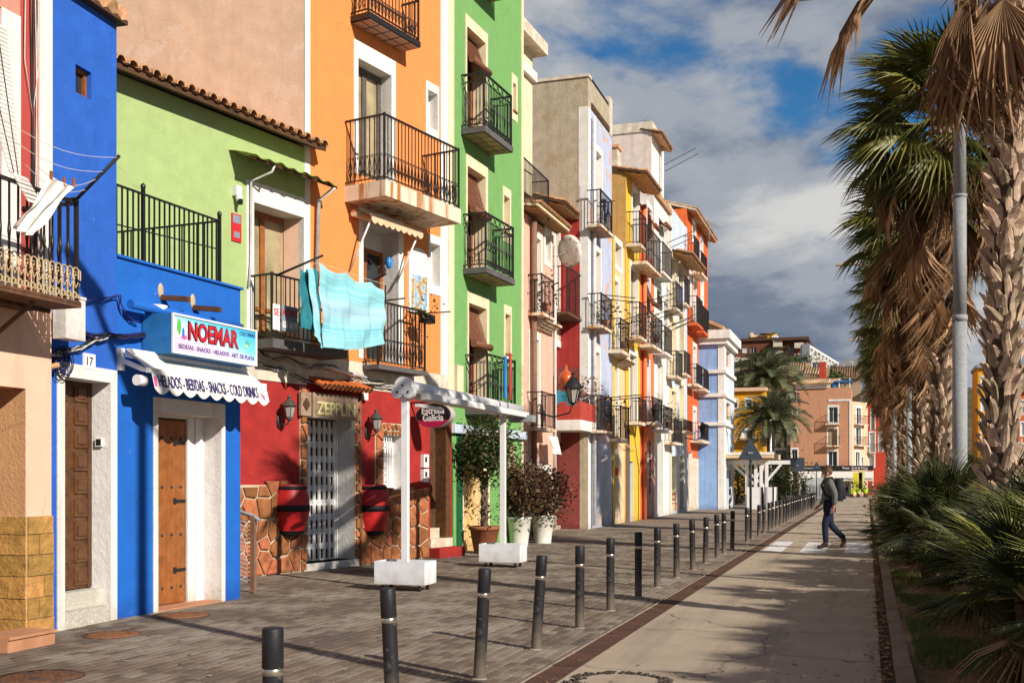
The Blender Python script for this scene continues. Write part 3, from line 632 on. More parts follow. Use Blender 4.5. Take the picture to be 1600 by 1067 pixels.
# ochre stones: on the pilaster and the reveal
zst = A.z(75, 805); zs_ = [0.0]; rng = random.Random(4)
while zs_[-1] < zst - 0.1: zs_.append(min(zst, zs_[-1] + rng.uniform(0.19, 0.235)))
sb = MB(); sb.box((xo, -.012, 0), (A.W, .0, zst), mortar).box((xo - .012, -.012, 0), (xo - .0005, .6, zst), mortar); so_ = sb.build('stone_dado', A.o)
for i in range(len(zs_) - 1):
    z0, z1 = zs_[i] + .004, zs_[i + 1] - .004; xm = xo + (A.W - xo) * (0.42 if i % 3 == 1 else 0.62)
    runs = [(xo, A.W)] if i % 3 == 0 else [(xo, xm), (xm, A.W)]
    for a, c in runs:
        pr = rng.uniform(.022, .034); MB().hexa([(a + .004, -pr, z0), (c - .004, -pr, z0), (c - .004, -.012, z0), (a + .004, -.012, z0), (a + .008, -pr - .006, z1), (c - .008, -pr - .004, z1), (c - .004, -.012, z1), (a + .004, -.012, z1)], stoneA).build('stone', so_)
    ys = [0.0, 0.3, 0.6] if i % 2 else [0.0, 0.18, 0.6]
    for a, c in zip(ys[:-1], ys[1:]):
        pr = rng.uniform(.02, .032); MB().box((xo - pr, a + (.004 if a else -.02), z0), (xo - .012, c - .004, z1), stoneA).build('stone', so_)
b = MB(); b.box((A.x(-40), -.36, 0.0), (A.x(36), .0, 0.11), surf('terracotta_step', (0.5, 0.24, 0.13), rough=.8, amt=.25)).box((A.x(-40), -.38, .11), (A.x(37), .0, .135), surf('terracotta_step')); b.build('door_step', A.o)
# balcony of A
x1 = A.x(122, .62); zb = A.z(122, 481, .62); zr = A.z(118, 316, .62)
bal = A.balcony_at(A.x(-90, .62), x1, zb, zr, .62, .05, rusty, .105, True, 'twist', iron)
q = MB(); u_ = .074
q.tube([(0, 0, 0), (0, 0, .27)], .0075, creamiron, 4); q.tube(arc((.033, 0, .27), .033, math.pi, 0, 8) + [(.066, 0, .2)], .0075, creamiron, 4)
q.tube(arc((.018, 0, .245), .02, 0.6, 6.2, 9), .006, creamiron, 4); q.tube(arc((.02, 0, .055), .024, -.5, 5.2, 10), .007, creamiron, 4); q.tube(arc((.05, 0, .05), .018, 3.4, 9.2, 9), .006, creamiron, 4)
q.tube([(.004, 0, .2), (.03, 0, .12), (.064, 0, .17)], .006, creamiron, 4); q.box((-.011, -.011, .19), (.011, .011, .21), creamiron); me = q.mesh('scroll_panel')
n = int((x1 - A.x(-20, .62)) / u_)
for i in range(n): put('scroll_panel', me, bal, T((x1 - .03 - (i + 1) * u_ + .01, -.645, zb + .05)))
for i in range(7): put('scroll_panel', me, bal, T((x1 + .03, -.06 - i * .082, zb + .05)) @ rot(R(-90), 'Z'))
b = MB(); b.bar((x1, -.63, zb + .045), (A.x(-90, .62), -.63, zb + .045), .03, .03, rusty)
for px in (52, -30): b.bar((A.x(px, .5), -.5, zb - .01), (A.x(px, .5) - .12, -.01, zb - .42), .03, .03, rusty)
b.bar((A.x(-90, .6), -.3, zb - .02), (x1, -.3, zb - .02), .03, .03, rusty); b.build('bracket', bal)
# white slatted sun blind hanging out over the rail
b = MB(); xl = A.x(-70); zt_, zm_ = A.z(8, 44, .05), zr + .06; n = 34
for i in range(n):
    f, f2 = i / n, (i + .8) / n; ya, yb = -.06 - .52 * f, -.06 - .52 * f2; za, zb_ = zt_ + (zm_ - zt_) * f, zt_ + (zm_ - zt_) * f2; xr = A.x(8, .05) + (A.x(27, .55) - A.x(8, .05)) * f
    b.hexa([(xl, yb - .005, zb_), (xr, yb - .005, zb_), (xr, yb + .005, zb_), (xl, yb + .005, zb_), (xl, ya - .005, za), (xr, ya - .005, za), (xr, ya + .005, za), (xl, ya + .005, za)], blindw)
xr2 = A.x(57, .7)
for i in range(6):
    z0 = zr + .07 - i * .045; y0 = -.60 - .03 * i; b.hexa([(xl, y0 - .03, z0 - .036), (xr2, y0 - .03, z0 - .036), (xr2, y0 - .02, z0 - .036), (xl, y0 - .02, z0 - .036), (xl, y0, z0), (xr2, y0, z0), (xr2, y0 + .01, z0), (xl, y0 + .01, z0)], blindw)
for xx in (.35, .75): b.tube([(xl + (A.x(8, .05) - xl) * xx, -.075, zt_), (xl + (A.x(27, .55) - xl) * xx, -.59, zm_)], .004, iron, 4)
b.build('slatted_blind', A.o)
# vertical cables on the red strip
b = MB()
for px, k, mt in ((46, .006, cable), (50, .009, cable), (53, .006, cablew), (56, .005, cablew)):
    x_ = A.x(px); b.tube([(x_ + .012 * math.sin(i * .9 + px), -.02, 7.6 - i * .45) for i in range(int((7.6 - zsl - .1) / .45) + 1)], k, mt, 5)
x_ = A.x(48); b.tube([(x_, -.02, 6.6), (x_ - .1, -.03, 6.0), (x_ - .11, -.03, 5.4), (x_, -.02, 4.9), (x_ + .07, -.03, 5.4), (x_ + .06, -.03, 6.2), (x_ + .02, -.02, 6.8)], .006, cablew, 5)
b.build('wall_cable', A.o)
# cloth on the line
def A_pt(px, py, out):
    x_, z_ = A.pt(px, py, out); return A.world(x_, -out, z_)
tl, tr, br, bl = A_pt(80, 277, .95), A_pt(118, 287, .95), A_pt(47, 373, .85), A_pt(22, 352, .85)
def clothf(u, v):
    p = tl.lerp(tr, u).lerp(bl.lerp(br, u), v); k = .03 * math.sin(u * 14 + v * 2) * (0.3 + v) + .02 * math.sin(u * 31 - v * 5) * v
    return p + Vector((k, 0, -.05 * math.sin(math.pi * u) * (1 - v) * .6 + .015 * math.sin(v * 9 + u * 5)))
clm = surf('white_laundry', (0.78, 0.75, 0.68), rough=.9, ns=5, amt=.08)
b = MB(); b.grid(clothf, 20, 20, clm); b.build('hanging_cloth', None, label='white cloth pegged to a washing line by the left balcony', cat='laundry')
pole = thing('clothes_pole', 'black pole with washing lines jutting from the left salmon house balcony corner', 'clothes pole')
p0, p1 = A_pt(108, 311, .62), A_pt(187, 243, 1.05); b = MB(); b.tube([A_pt(107, 312, .55), A_pt(121, 310, .68), p1], .017, black, 6); b.build('arm', pole)
b = MB()
for f, py_ in ((.95, (0, 183, .9)), (.62, (0, 205, .9)), (.45, (60, 262, .95)), (.2, (40, 258, .95))):
    e = A_pt(121, 310, .68).lerp(p1, f); s0 = A_pt(*py_); b.tube([s0.lerp(e, i / 8) - Vector((0, 0, .10 * math.sin(math.pi * i / 8))) for i in range(9)], .0028, cablew, 4)
b.build('line', pole)
for px, py in ((80, 273), (100, 283), (115, 284)):
    MB().box((-.007, -.012, -.045), (.007, .012, .03), woodo).build('peg', pole, T(A_pt(px, py, .95)))
# junction box under the balcony
b = MB(); x_, z_ = A.pt(87, 530); w_ = A.x(118) - x_; b.box((0, -.16, 0), (w_, -.01, .42), whitej).box((-.004, -.17, .40), (w_ + .004, -.01, .425), whitej); b.build('junction_box', None, A.o.matrix_basis @ T((x_ - .05, 0, z_)), label='cream electric junction box under the salmon house balcony', cat='junction box')

# ================================================================== B: narrow tall blue house 17
B = House('blue_house', 'tall narrow bright blue house with door number 17', 'house', (-7.64, 8.575), (-7.71, 9.845), G)
ztop = B.z(190, 44)
opB = B.rect(100, 172, 588, 985); opB = (opB[0], opB[1], 0.0, opB[3], .30)
wB = B.rect(118, 143, 100, 144) + (.13, blue)
B.wall(0, B.W, 0, ztop, [opB, wB], blue, whitej)
b = MB(); bl_ = wB; b.box((bl_[0], .0, bl_[2] - .0), (bl_[1], .002, bl_[2] + .001), blue)
B.surround(opB, white, .11, .14, 0, .012)
dop = (opB[0] - .22, opB[1], .36, opB[3], .30); B.door(dop, woodd, (3, 9), fr=timber)
b = MB(); b.box((opB[0], -.01, 0), (opB[1], .3, .17), surf('terrazzo_step', (.56, .52, .44), rough=.8, ns=50, amt=.4, streak=.2)).box((opB[0], .12, .17), (opB[1], .3, .345), MATS['terrazzo_step']); b.build('door_step', B.o)
b = MB(); b.lathe([(0, 0), (.03, .01), (.034, .03), (.02, .045), (0, .05)], steel, 10); b.build('door_knob', B.o, T((opB[0] + .03, .225, 1.05)) @ rot(R(90), 'X'))
o_ = B.window(wB, woodo, glass, .035, 1)
b = MB(); b.box((opB[1] - .035, .08, 1.86), (opB[1] - .001, .16, 1.95), whitep).box((opB[1] - .037, .09, 1.87), (opB[1] - .034, .15, 1.94), black); b.build('intercom', B.o)
x_, z_ = B.pt(129, 575); w_, h_ = B.x(147) - x_, B.z(129, 551) - z_
b = MB(); b.box((x_, -.018, z_), (x_ + w_, .0, z_ + h_), whitep); pl = b.build('number_tile', B.o); text(pl, '17', black, T((x_ + w_ / 2, -.02, z_ + h_ / 2)) @ UP90, None, h_ * .55, .002)
ev = MB(); ev.box((-.02, -.10, ztop + .002), (B.W + .06, 1.5, ztop + .05), timber); ro = ev.build('roof', B.o)
b = MB()
for i in range(8): b.tube([(.06 + i * .165, -.12, ztop + .09), (.06 + i * .165, .9, ztop + .35)], [.075, .065], terra, 8)
b.build('tile', ro, kind='stuff')

# ================================================================== C: blue shop with the awning
C = House('blue_shop', 'single-storey bright blue shop with a wooden plank door, awning and lightbox sign', 'shop', (-7.72, 9.85), (-7.57, 12.06), G)
zp = C.z(300, 433)
opC = C.rect(246, 345, 644, 940); opC = (opC[0], opC[1], 0.0, opC[3], .36)
C.wall(0, C.W, 0, zp, [opC], blue2, whitej, depth=2.3)
C.surround(opC, white, .075, .17, 0, .012)
dd = (opC[0] + .0, opC[1] - .32, 0.03, opC[3] - .06); b = MB(); b.box((dd[0], .30, dd[2]), (dd[1] + .03, .355, dd[3] + .03), timber); do = b.build('door', C.o)
n = 5
for i in range(n):
    xa, xb = dd[0] + (dd[1] - dd[0]) * i / n, dd[0] + (dd[1] - dd[0]) * (i + 1) / n; MB().box((xa + .003, .285, dd[2]), (xb - .003, .30, dd[3]), woodo).build('plank', do)
sm_ = MB(); sm_.lathe([(.022, 0), (.016, .012), (0, .018)], iron, 8); me = sm_.mesh('stud')
for zz in (.22, .85, 1.42, 2.0):
    for i in range(5): put('stud', me, do, T((dd[0] + (dd[1] - dd[0]) * (i + .5) / n, .285, zz)) @ rot(R(90), 'X'))
for zz in (.42, 1.25, 1.95): MB().box((dd[1] - .2, .272, zz - .018), (dd[1], .285, zz + .018), iron).box((dd[1] - .22, .273, zz - .035), (dd[1] - .17, .284, zz + .035), iron).build('strap_hinge', do)
b = MB(); b.box((dd[1] + .03, .27, 0), (dd[1] + .16, .355, opC[3]), white).box((dd[1] + .165, .25, 0), (opC[1] - .002, .355, opC[3]), wmetal); b.box((dd[0], .28, dd[3] + .03), (dd[1] + .03, .35, opC[3]), white); b.build('door_frame', C.o)
b = MB(); b.box((opC[0], -.02, 0), (opC[1], .36, .02), surf('terracotta_step')); b.build('threshold', C.o)
b = MB(); b.box((-.0, -.03, zp + .002), (C.W + .03, 2.2, zp + .03), blue2); b.build('terrace_slab', C.o)
# lightbox sign
sg = thing('lightbox_sign', 'rectangular lightbox shop sign in pink and turquoise with big red letters', 'shop sign', C.A, C.rz)
so1 = .42; x0, zt1 = C.pt(268, 488, so1); zb1 = C.z(268, 551, so1); x1 = C.x(400, so1)
b = MB(); b.box((x0, -so1, zb1), (x1, -.02, zt1), bluebox); b.build('box', sg)
b = MB(); f_ = .022
b.box((x0, -so1 - .02, zb1), (x1, -so1, zb1 + f_), wmetal).box((x0, -so1 - .02, zt1 - f_), (x1, -so1, zt1), wmetal).box((x0, -so1 - .02, zb1 + f_), (x0 + f_, -so1, zt1 - f_), wmetal).box((x1 - f_, -so1 - .02, zb1 + f_), (x1, -so1, zt1 - f_), wmetal); b.build('frame', sg)
def grad(name, cols):
    m, nt, bs = nmat(name); c = nd(nt, 'ShaderNodeTexCoord').outputs['Generated']; s = nd(nt, 'ShaderNodeSeparateXYZ'); nt.links.new(c, s.inputs[0])
    a = nd(nt, 'ShaderNodeMath', operation='MULTIPLY_ADD'); nt.links.new(s.outputs[0], a.inputs[0]); a.inputs[1].default_value = .45; 
    h = nd(nt, 'ShaderNodeMath', operation='MULTIPLY'); nt.links.new(s.outputs[2], h.inputs[0]); h.inputs[1].default_value = .55; nt.links.new(h.outputs[0], a.inputs[2])
    r = nd(nt, 'ShaderNodeValToRGB'); e = r.color_ramp.elements
    while len(e) < len(cols): e.new(.5)
    for el, (p, cc) in zip(e, cols): el.position = p; el.color = (*cc, 1)
    nt.links.new(a.outputs[0], r.inputs[0]); nt.links.new(r.outputs[0], bs.inputs['Base Color']); bs.inputs['Roughness'].default_value = .3; return m
gm = grad('pink_turquoise_print', [(.0, (.72, .55, .68)), (.3, (.75, .62, .78)), (.45, (.6, .66, .85)), (.62, (.2, .66, .85)), (1, (.02, .42, .72))])
b = MB(); b.box((x0 + f_, -so1 - .006, zb1 + f_), (x1 - f_, -so1 - .001, zt1 - f_), gm); face = b.build('sign_face', sg)
W_, H_ = x1 - x0, zt1 - zb1; yy = -so1 - .008
def st(s_, fx, fz, wd, ht, m, bold=0.0, dy=0.0, ext=.002): text(face, s_, m, T((x0 + W_ * fx, yy - dy, zb1 + H_ * fz)) @ UP90, W_ * wd, H_ * ht, ext, bold=bold)
st('NOEMAR', .47, .63, .60, .50, black, .05); st('NOEMAR', .47, .63, .575, .455, redp, .02, .004)
st('BEDIDAS - SNACKS - HELADOS - ART. DE PLAYA', .52, .2, .90, .11, purple, .01); st('COLD DRINKS', .88, .83, .2, .10, navy)
b = MB()
def blob(cx_, cz_, rx, rz_, m, k=0, n=14): b.face([(x0 + W_ * cx_ + rx * math.cos(2 * math.pi * i / n) , yy - .001 * k, zb1 + H_ * cz_ + rz_ * math.sin(2 * math.pi * i / n)) for i in range(n)][::1], m)
blob(.075, .68, .035, .09, greenp); blob(.12, .55, .02, .055, bluep, 1); blob(.055, .46, .02, .045, whitep, 1); blob(.13, .44, .05, .025, pinkp); blob(.87, .52, .03, .02, yellowp, 1)
for a in range(6): b.face([(x0 + W_ * .88, yy - .002, zb1 + H_ * .6), (x0 + W_ * .88 + .05 * math.cos(a * 1.05), yy - .002, zb1 + H_ * .6 + .04 * math.sin(a * 1.05)), (x0 + W_ * .88 + .04 * math.cos(a * 1.05 + .5), yy - .002, zb1 + H_ * .6 + .03 * math.sin(a * 1.05 + .5))], greenp)
b.build('picture', face)
b = MB(); b.tube([(x0 - .35, -.16, zt1 + .055), (x1 + .05, -.16, zt1 + .055)], .05, blue2, 10); b.build('blue_roller_tube', C.o)
# retractable awning over the door
aw = thing('shop_awning', 'white retractable shop awning whose scalloped valance lists ices and drinks', 'awning', C.A, C.rz)
ao = .43; xa, za = C.pt(232, 579, ao); xb, zc = C.pt(412, 600, ao); zl = za
b = MB(); b.tube([(xa + .02, -.16, za + .20), (xb - .02, -.16, za + .20)], .055, wmetal, 10); b.build('roller', aw)
b = MB(); b.face([(xa, -.12, za + .25), (xb, -.12, za + .25), (xb, -ao, za + .01), (xa, -ao, za + .01)], awnw); b.face([(xa, -.12, za + .242), (xb, -.12, za + .242), (xb, -ao, za + .002), (xa, -ao, za + .002)], awnw); b.build('cloth', aw)
b = MB(); b.box((xa - .02, -ao - .03, za - .02), (xb + .02, -ao + .02, za + .03), wmetal); b.build('front_bar', aw)
b = MB(); scallop(b, (xa, -ao - .034, za - .0), (xb, -ao - .034, za - .0), .25, 9, awnw, (0, -.05, 0), .06); va = b.build('valance', aw)
tilt = math.atan(.05 / .25)
text(va, 'HELADOS - BEBIDAS - SNACKS - COLD DRINKS', navy, T((xa + (xb - xa) * .47, -ao - .064, za - .10)) @ rot(-tilt, 'X') @ UP90, (xb - xa) * .86, .135, .0015, shear=-.10, bold=.012)
b = MB(); b.face([(xb - .17, -ao - .058, za - .09), (xb - .08, -ao - .066, za - .13), (xb - .05, -ao - .074, za - .19), (xb - .10, -ao - .070, za - .17)], pinkp); b.face([(xa + .015, -ao - .052, za - .06), (xa + .06, -ao - .052, za - .06), (xa + .06, -ao - .074, za - .17), (xa + .015, -ao - .074, za - .17)], pinkp); b.build('ice_print', va)
for xx in (xa + .03, xb - .05): b = MB(); b.bar((xx, -.02, za + .14), (xx, -.34, za + .02), .03, .05, wmetal); b.bar((xx, -.34, za + .02), (xx, -ao, za), .03, .045, wmetal); b.box((xx - .03, -.06, za + .02), (xx + .03, .0, za + .26), wmetal); b.build('folding_arm', aw)
b = MB(); b.tube([(xa - .06, -ao * .75, za - .1), (xa + .06, -ao * .75, za - .1)], .06, wmetal, 10); b.build('motor', aw)
# broken beam stubs, hollows and lamp bowl over the sign
for k, (px, py) in enumerate(((252, 464), (302, 480))):
    x_, z_ = C.pt(px, py); b = MB(); b.hexa([(x_ - .03, .05, z_ - .03), (x_ + .03, .05, z_ - .03), (x_ + .09, -.34, z_ - .07), (x_ + .03, -.34, z_ - .07), (x_ - .03, .05, z_ + .03), (x_ + .03, .05, z_ + .03), (x_ + .09, -.34, z_ - .01), (x_ + .03, -.34, z_ - .01)], woodd); o = b.build('beam_stub', C.o)
    b = MB(); b.lathe([(.0, .012), (.05, .01), (.065, .0), (.06, -.004)], mortar, 9, (0, 0, 0)); b.build('broken_plaster', o, T((x_ - .01, 0, z_ + .07)) @ rot(R(90), 'X') @ Matrix.Diagonal((.8, 1.4, 1, 1)))
b = MB(); b.lathe([(0, -.09), (.08, -.06), (.12, 0), (.11, 0), (.07, -.05), (0, -.08)], wmetal, 14); b.build('lamp_bowl', C.o, T((C.x(243, .1), -.12, C.z(243, 478, .1))))
# terrace railing on the parapet
xr0, xr1 = .01, C.x(346); zr_ = C.z(300, 329)
rl = thing('terrace_railing', 'black iron railing along the blue shop terrace', 'railing', C.A, C.rz); b = MB(); b.bar((xr0, .03, zr_), (xr1, .03, zr_), .03, .02, iron); b.bar((xr0, .03, zp + .36), (xr1, .03, zp + .50 - .06), .02, .012, iron)
for xx in (C.x(227), xr1): b.bar((xx, .03, zp), (xx, .03, zr_ + .08), .035, .035, iron); b.lathe([(.028, 0), (.03, .03), (0, .06)], iron, 8, (xx, .03, zr_ + .07))
b.build('rail', rl); b = MB(); b.bar((0, 0, 0), (0, 0, zr_ - zp - .03), .016, .016, iron); me = b.mesh('baluster'); n = round((xr1 - xr0) / .088)
for i in range(n): put('baluster', me, rl, T((xr0 + (xr1 - xr0) * (i + .3) / n, .03, zp + .03)))
b = MB(); b.bar((xr1, .03, zr_), (xr1, 1.7, zr_), .03, .02, iron)
for i in range(14): b.bar((xr1, .14 + i * .115, zp + .03), (xr1, .14 + i * .115, zr_), .014, .014, iron)
b.build('return_rail', rl)

# ================================================================== E + D: light green house and orange house share one facade line
th = R(12); dv = Vector((math.sin(th), math.cos(th), 0)); P0 = Vector((-8.1, 19.4, 0)); LA = P0 - dv * 9.7
class _L(House):
    def __init__(s): s.A = LA; s.ex = dv; s.ey = Vector((-dv.y, dv.x, 0))
L = _L(); xQ = L.x(476)                 # party line between both
E = House('light_green_house', 'pale lime green house with a tiled eave above the blue shop', 'house', LA, LA + dv * xQ, G)
zE = E.z(480, 233); zlow = E.z(403, 589) + .003
opE = E.rect(396, 474, 316, 545); opE = (opE[0], opE[1], opE[2] + .05, opE[3], .42)
E.wall(0, E.W, zlow, zE, [opE], lgreen, whitej)
E.surround(opE, white, .10, .32, 0, .014, wl=.16)
E.window(opE, woodo, curtain, .09, 2, True)
E.eave(-.2, E.W + .16, zE + .02, .36, .34, 3.0, .205, terra, True)
x0, zE1 = E.pt(441, 431, .5); zE0 = E.z(441, 545, .5)
E.balcony_at(E.x(388), E.x(540, .5), zE0, zE1, .5, .14, surf('dark_slab', (.12, .11, .11), rough=.8, streak=.4), .105, True, 'plain')
# small wavy canopy and pipes
b = MB(); xa, xb = E.x(357), E.x(480) + .25; zc_ = E.z(384, 246)
b.grid(lambda u, v: (xa + (xb - xa) * u, -.50 * v - .0, zc_ + .02 - .14 * v + .018 * math.sin(u * 46) + .01 * math.sin(u * 17 + v * 3)), 90, 3, surf('mossy_fibre_sheet', (.36, .40, .08), rough=.9, ns=6, amt=.4, patch=.3, patchcol=(.22, .16, .05), ps=5)); b.bar((xa, -.42, zc_ - .14), (xb, -.42, zc_ - .14), .03, .035, timber); b.build('canopy', E.o)
b = MB(); xp = E.x(388); b.tube([(xp + .12, -.44, zc_ - .12), (xp + .10, -.4, zc_ - .24), (xp + .0, -.06, zc_ - .36), (xp, -.05, zc_ - 1.6), (xp - .04, -.05, zc_ - 2.0)], .02, pipew, 7); xp = E.x(487); b.tube([(xp + .05, -.44, zc_ - .16), (xp + .07, -.1, zc_ - .32), (xp + .04, -.06, zc_ - 1.9)], .03, pipew, 8); b.build('drain_pipe', E.o)
x_, z_ = E.pt(361, 376); b = MB(); b.box((x_, -.02, z_), (x_ + .2, .0, z_ + .42), redp).box((x_ + .02, -.023, z_ + .28), (x_ + .18, -.02, z_ + .40), surf('grey_print', (.25, .27, .33), amt=.2, bump=0)).box((x_ + .04, -.023, z_ + .06), (x_ + .16, -.02, z_ + .15), MATS['grey_print']); b.build('wall_plaque', None, E.o.matrix_basis, label='small red and grey plaque on the lime green wall', cat='plaque')
x_, z_ = E.pt(366, 305); b = MB(); b.box((x_ - .05, -.10, z_ - .02), (x_ + .06, -.0, z_ + .13), whitep).lathe([(.0, -.10), (.05, -.07), (.055, -.02), (.03, .0)], whitep, 10, (x_ + .01, -.09, z_ - .02)).box((x_ - .03, -.16, z_ - .16), (x_ + .02, -.1, z_ - .08), black); b.build('wall_siren', None, E.o.matrix_basis, label='white siren box on the lime green wall under the canopy', cat='siren')

D = House('orange_house', 'tall orange house with white window surrounds over a red stone-clad bar front', 'house', LA, LA + dv * L.x(704), G)
xR = L.x(706); zband0 = D.z(403, 589); zband1 = D.z(470, 552)
ops = []
o1 = D.rect(559, 611, 91, 272); o2 = D.rect(668, 683, 140, 198); o3 = D.rect(672, 687, 379, 444); o4 = D.rect(567, 622, 345, 560)
o1 += (.30, whitej); o2 += (.25, whitej); o3 += (.25, whitej); o4 += (.42, whitej)
D.wall(xQ, xR, zband1, 15.5, [o1, o2, o3, o4], orange, whitej, depth=10, sidem=beige, skew=.34)
def qz(x0_, x1_, z0, z1, m, pr=.012, nm='corner_strip'): b = MB(); b.box((x0_, -pr, z0), (x1_, .001, z1), m); return b.build(nm, D.o)
qz(xQ - .004, D.x(484), zE + .25, 15.5, white); qz(xQ - .004, D.x(484), zband1, zE + .24, white, .01); qz(D.x(688), D.x(699), zband1, 15.5, white); qz(D.x(699) + .003, xR + .06, zband1 - .6, 15.5, cream, .02)
D.surround(o1, white, .13, .3, 0, wl=.12); D.surround(o2, white, .05, .16, .16, wl=.06); D.surround(o3, white, .05, .16, .18, wl=.06); D.surround(o4, white, .16, .3, 0, wl=.12)
D.window(o1, surf('grey_casing', (.12, .10, .085)), curtain, .10, 2)
D.window(o2, wmetal, blindw, .03, 1); D.window(o3, wmetal, blindw, .03, 1)
D.window((o4[0], o4[1], o4[2], o4[3] - .35, .42), woodo, glass, .08, 2, True); b = MB(); b.box((o4[0], .38, o4[3] - .35), (o4[1], .418, o4[3]), whitej); b.build('inner_wall', D.o)
# three balconies
D.balcony(577, 655, -50, 28, .40, .10, iron, .10, True, 'ornate', None, terrazzo)
D.balcony(602, 718, 178, 306, .86, .27, slabm, .10, True, 'ornate')
D.balcony(592, 665, 470, 576, .36, .08, surf('dark_slab'), .095, True, 'ornate')
# upper and lower awning rollers
ra = thing('balcony_awning', 'cream roller awning under the big orange house balcony', 'awning', LA, D.rz)
x0, z0 = D.pt(552, 333, .12); x1 = D.x(657, .35); zf = D.z(578, 335, .4)
b = MB(); b.tube([(x0, -.12, z0), (x1, -.12, z0)], .06, awnc, 10); b.build('roller', ra)
b = MB(); b.face([(x0 + .1, -.14, z0 + .06), (x1 - .05, -.14, z0 + .06), (x1 - .05, -.42, zf), (x0 + .1, -.42, zf)], awnc); b.tube([(x0 + .1, -.42, zf), (x1 - .05, -.42, zf)], .022, wmetal, 8); scallop(b, (x0 + .1, -.445, zf), (x1 - .05, -.445, zf), .15, 9, awnc, (0, 0, 0), .05); b.build('cloth', ra)
b = MB(); b.tube([(x0 + .16, -.42, zf), (x0 + .02, -.03, zf - .95)], .018, wmetal, 6); b.build('arm', ra); b = MB(); b.tube([(x1 - .12, -.42, zf), (x1 - .3, -.03, zf - .95)], .018, wmetal, 6); b.build('arm', ra)
# blue pot fixed on the reveal
b = MB(); b.lathe([(0, -.10), (.04, -.08), (.06, 0), (.05, .08), (.035, .1), (.045, .115)], bluep, 12); b.build('wall_pot', None, D.o.matrix_basis @ T((o4[1] - .1, .14, D.z(607, 408))), label='glazed blue pot hung on the white reveal of the orange house', cat='pot')
# painted tile niche
x0, z0 = D.pt(636, 486); x1 = D.x(667); z1 = D.z(636, 405); b = MB(); b.box((x0, -.05, z0), (x1, .0, z1), white); xm, rr = (x0 + x1) / 2, (x1 - x0) / 2
b.prism([(xm + rr * math.cos(t), -.05, z1 + rr * .8 * math.sin(t)) for t in [math.pi * i / 12 for i in range(13)]], (0, .05, 0), white); ni = b.build('niche_frame', D.o)
tm, nt, bs = nmat('painted_tile_picture'); c_ = nd(nt, 'ShaderNodeTexCoord').outputs['Object']; r_ = nd(nt, 'ShaderNodeValToRGB'); e_ = r_.color_ramp.elements
for _ in range(3): e_.new(.5)
for el, (p_, cc) in zip(e_, ((.36, (.25, .4, .55)), (.47, (.5, .62, .7)), (.53, (.55, .38, .14)), (.6, (.42, .2, .08)), (.68, (.5, .45, .3)))): el.position = p_; el.color = (*cc, 1)
nt.links.new(noise(nt, c_, 6, 4), r_.inputs[0]); nt.links.new(r_.outputs[0], bs.inputs['Base Color']); bs.inputs['Roughness'].default_value = .2
tz0, tz1 = D.z(640, 482), D.z(640, 428)
for i in range(4):
    for j in range(6):
        xa = x0 + .07 + (x1 - x0 - .14) * i / 4; xb = x0 + .07 + (x1 - x0 - .14) * (i + 1) / 4; za, zc = tz0 + (tz1 - tz0) * j / 6, tz0 + (tz1 - tz0) * (j + 1) / 6
        MB().box((xa + .002, -.06, za + .002), (xb - .002, -.05, zc - .002), tm).build('tile', ni)
# ---- ground floor bar: whitewashed band, red wall, door, window, fieldstones
xL = D.x(300); opZ = D.rect(477, 553, 650, 890); opZ = (opZ[0], opZ[1], .12, opZ[3], .44)
opW = D.rect(597, 628, 680, 764) + (.30,); opB2 = D.rect(672, 704, 640, 850); opB2 = (opB2[0], opB2[1], .0, opB2[3], .5)
D.wall(xL, xR, 0, zband0, [opZ, opW, opB2], redw, whitej, depth=9, name='bar_wall')
b = MB(); b.box((xL, -.012, zband0 + .003), (xR, .3, zband1 - .003), dirtyw); b.build('whitewashed_band', D.o)
b = MB(); b.box((xL, -.02, zband0 - .04), (D.x(478), .0, zband0 + .02), dirtyw); b.build('ledge', D.o)
b = MB(); b.box((opZ[0] + .0, .425, .12), (opZ[1], .438, opZ[3]), timber); b.build('inner_door', D.o)
b = MB(); b.box((opZ[0] - .08, -.05, 0), (opZ[1] + .12, .43, .12), white); b.build('door_sill', D.o)
gt = thing('folding_gate', 'white folding lattice gate closed across the bar doorway', 'gate', LA, D.rz); gw = opZ[1] - opZ[0] - .07; n = 18; gy = .33
for i in range(n + 1):
    xx = opZ[0] + .02 + gw * i / n; yk = gy + (.03 if i % 2 else .06); b = MB(); b.box((xx - .012, yk - .012, .13), (xx + .012, yk + .012, opZ[3] - .03), wmetal); b.build('gate_bar', gt)
b = MB()
for i in range(n):
    xa = opZ[0] + .02 + gw * i / n; xb = xa + gw / n
    for j in range(9):
        z = .3 + j * .25; b.bar((xa, gy + .045, z), (xb, gy + .045, z + .13), .006, .018, wmetal); b.bar((xa, gy + .045, z + .13), (xb, gy + .045, z), .006, .018, wmetal)
b.box((opZ[0], gy + .02, .12), (opZ[0] + gw + .04, gy + .07, .14), wmetal).box((opZ[0] + gw + .03, gy + .02, .12), (opZ[0] + gw + .06, gy + .07, opZ[3]), wmetal); b.build('lattice', gt)
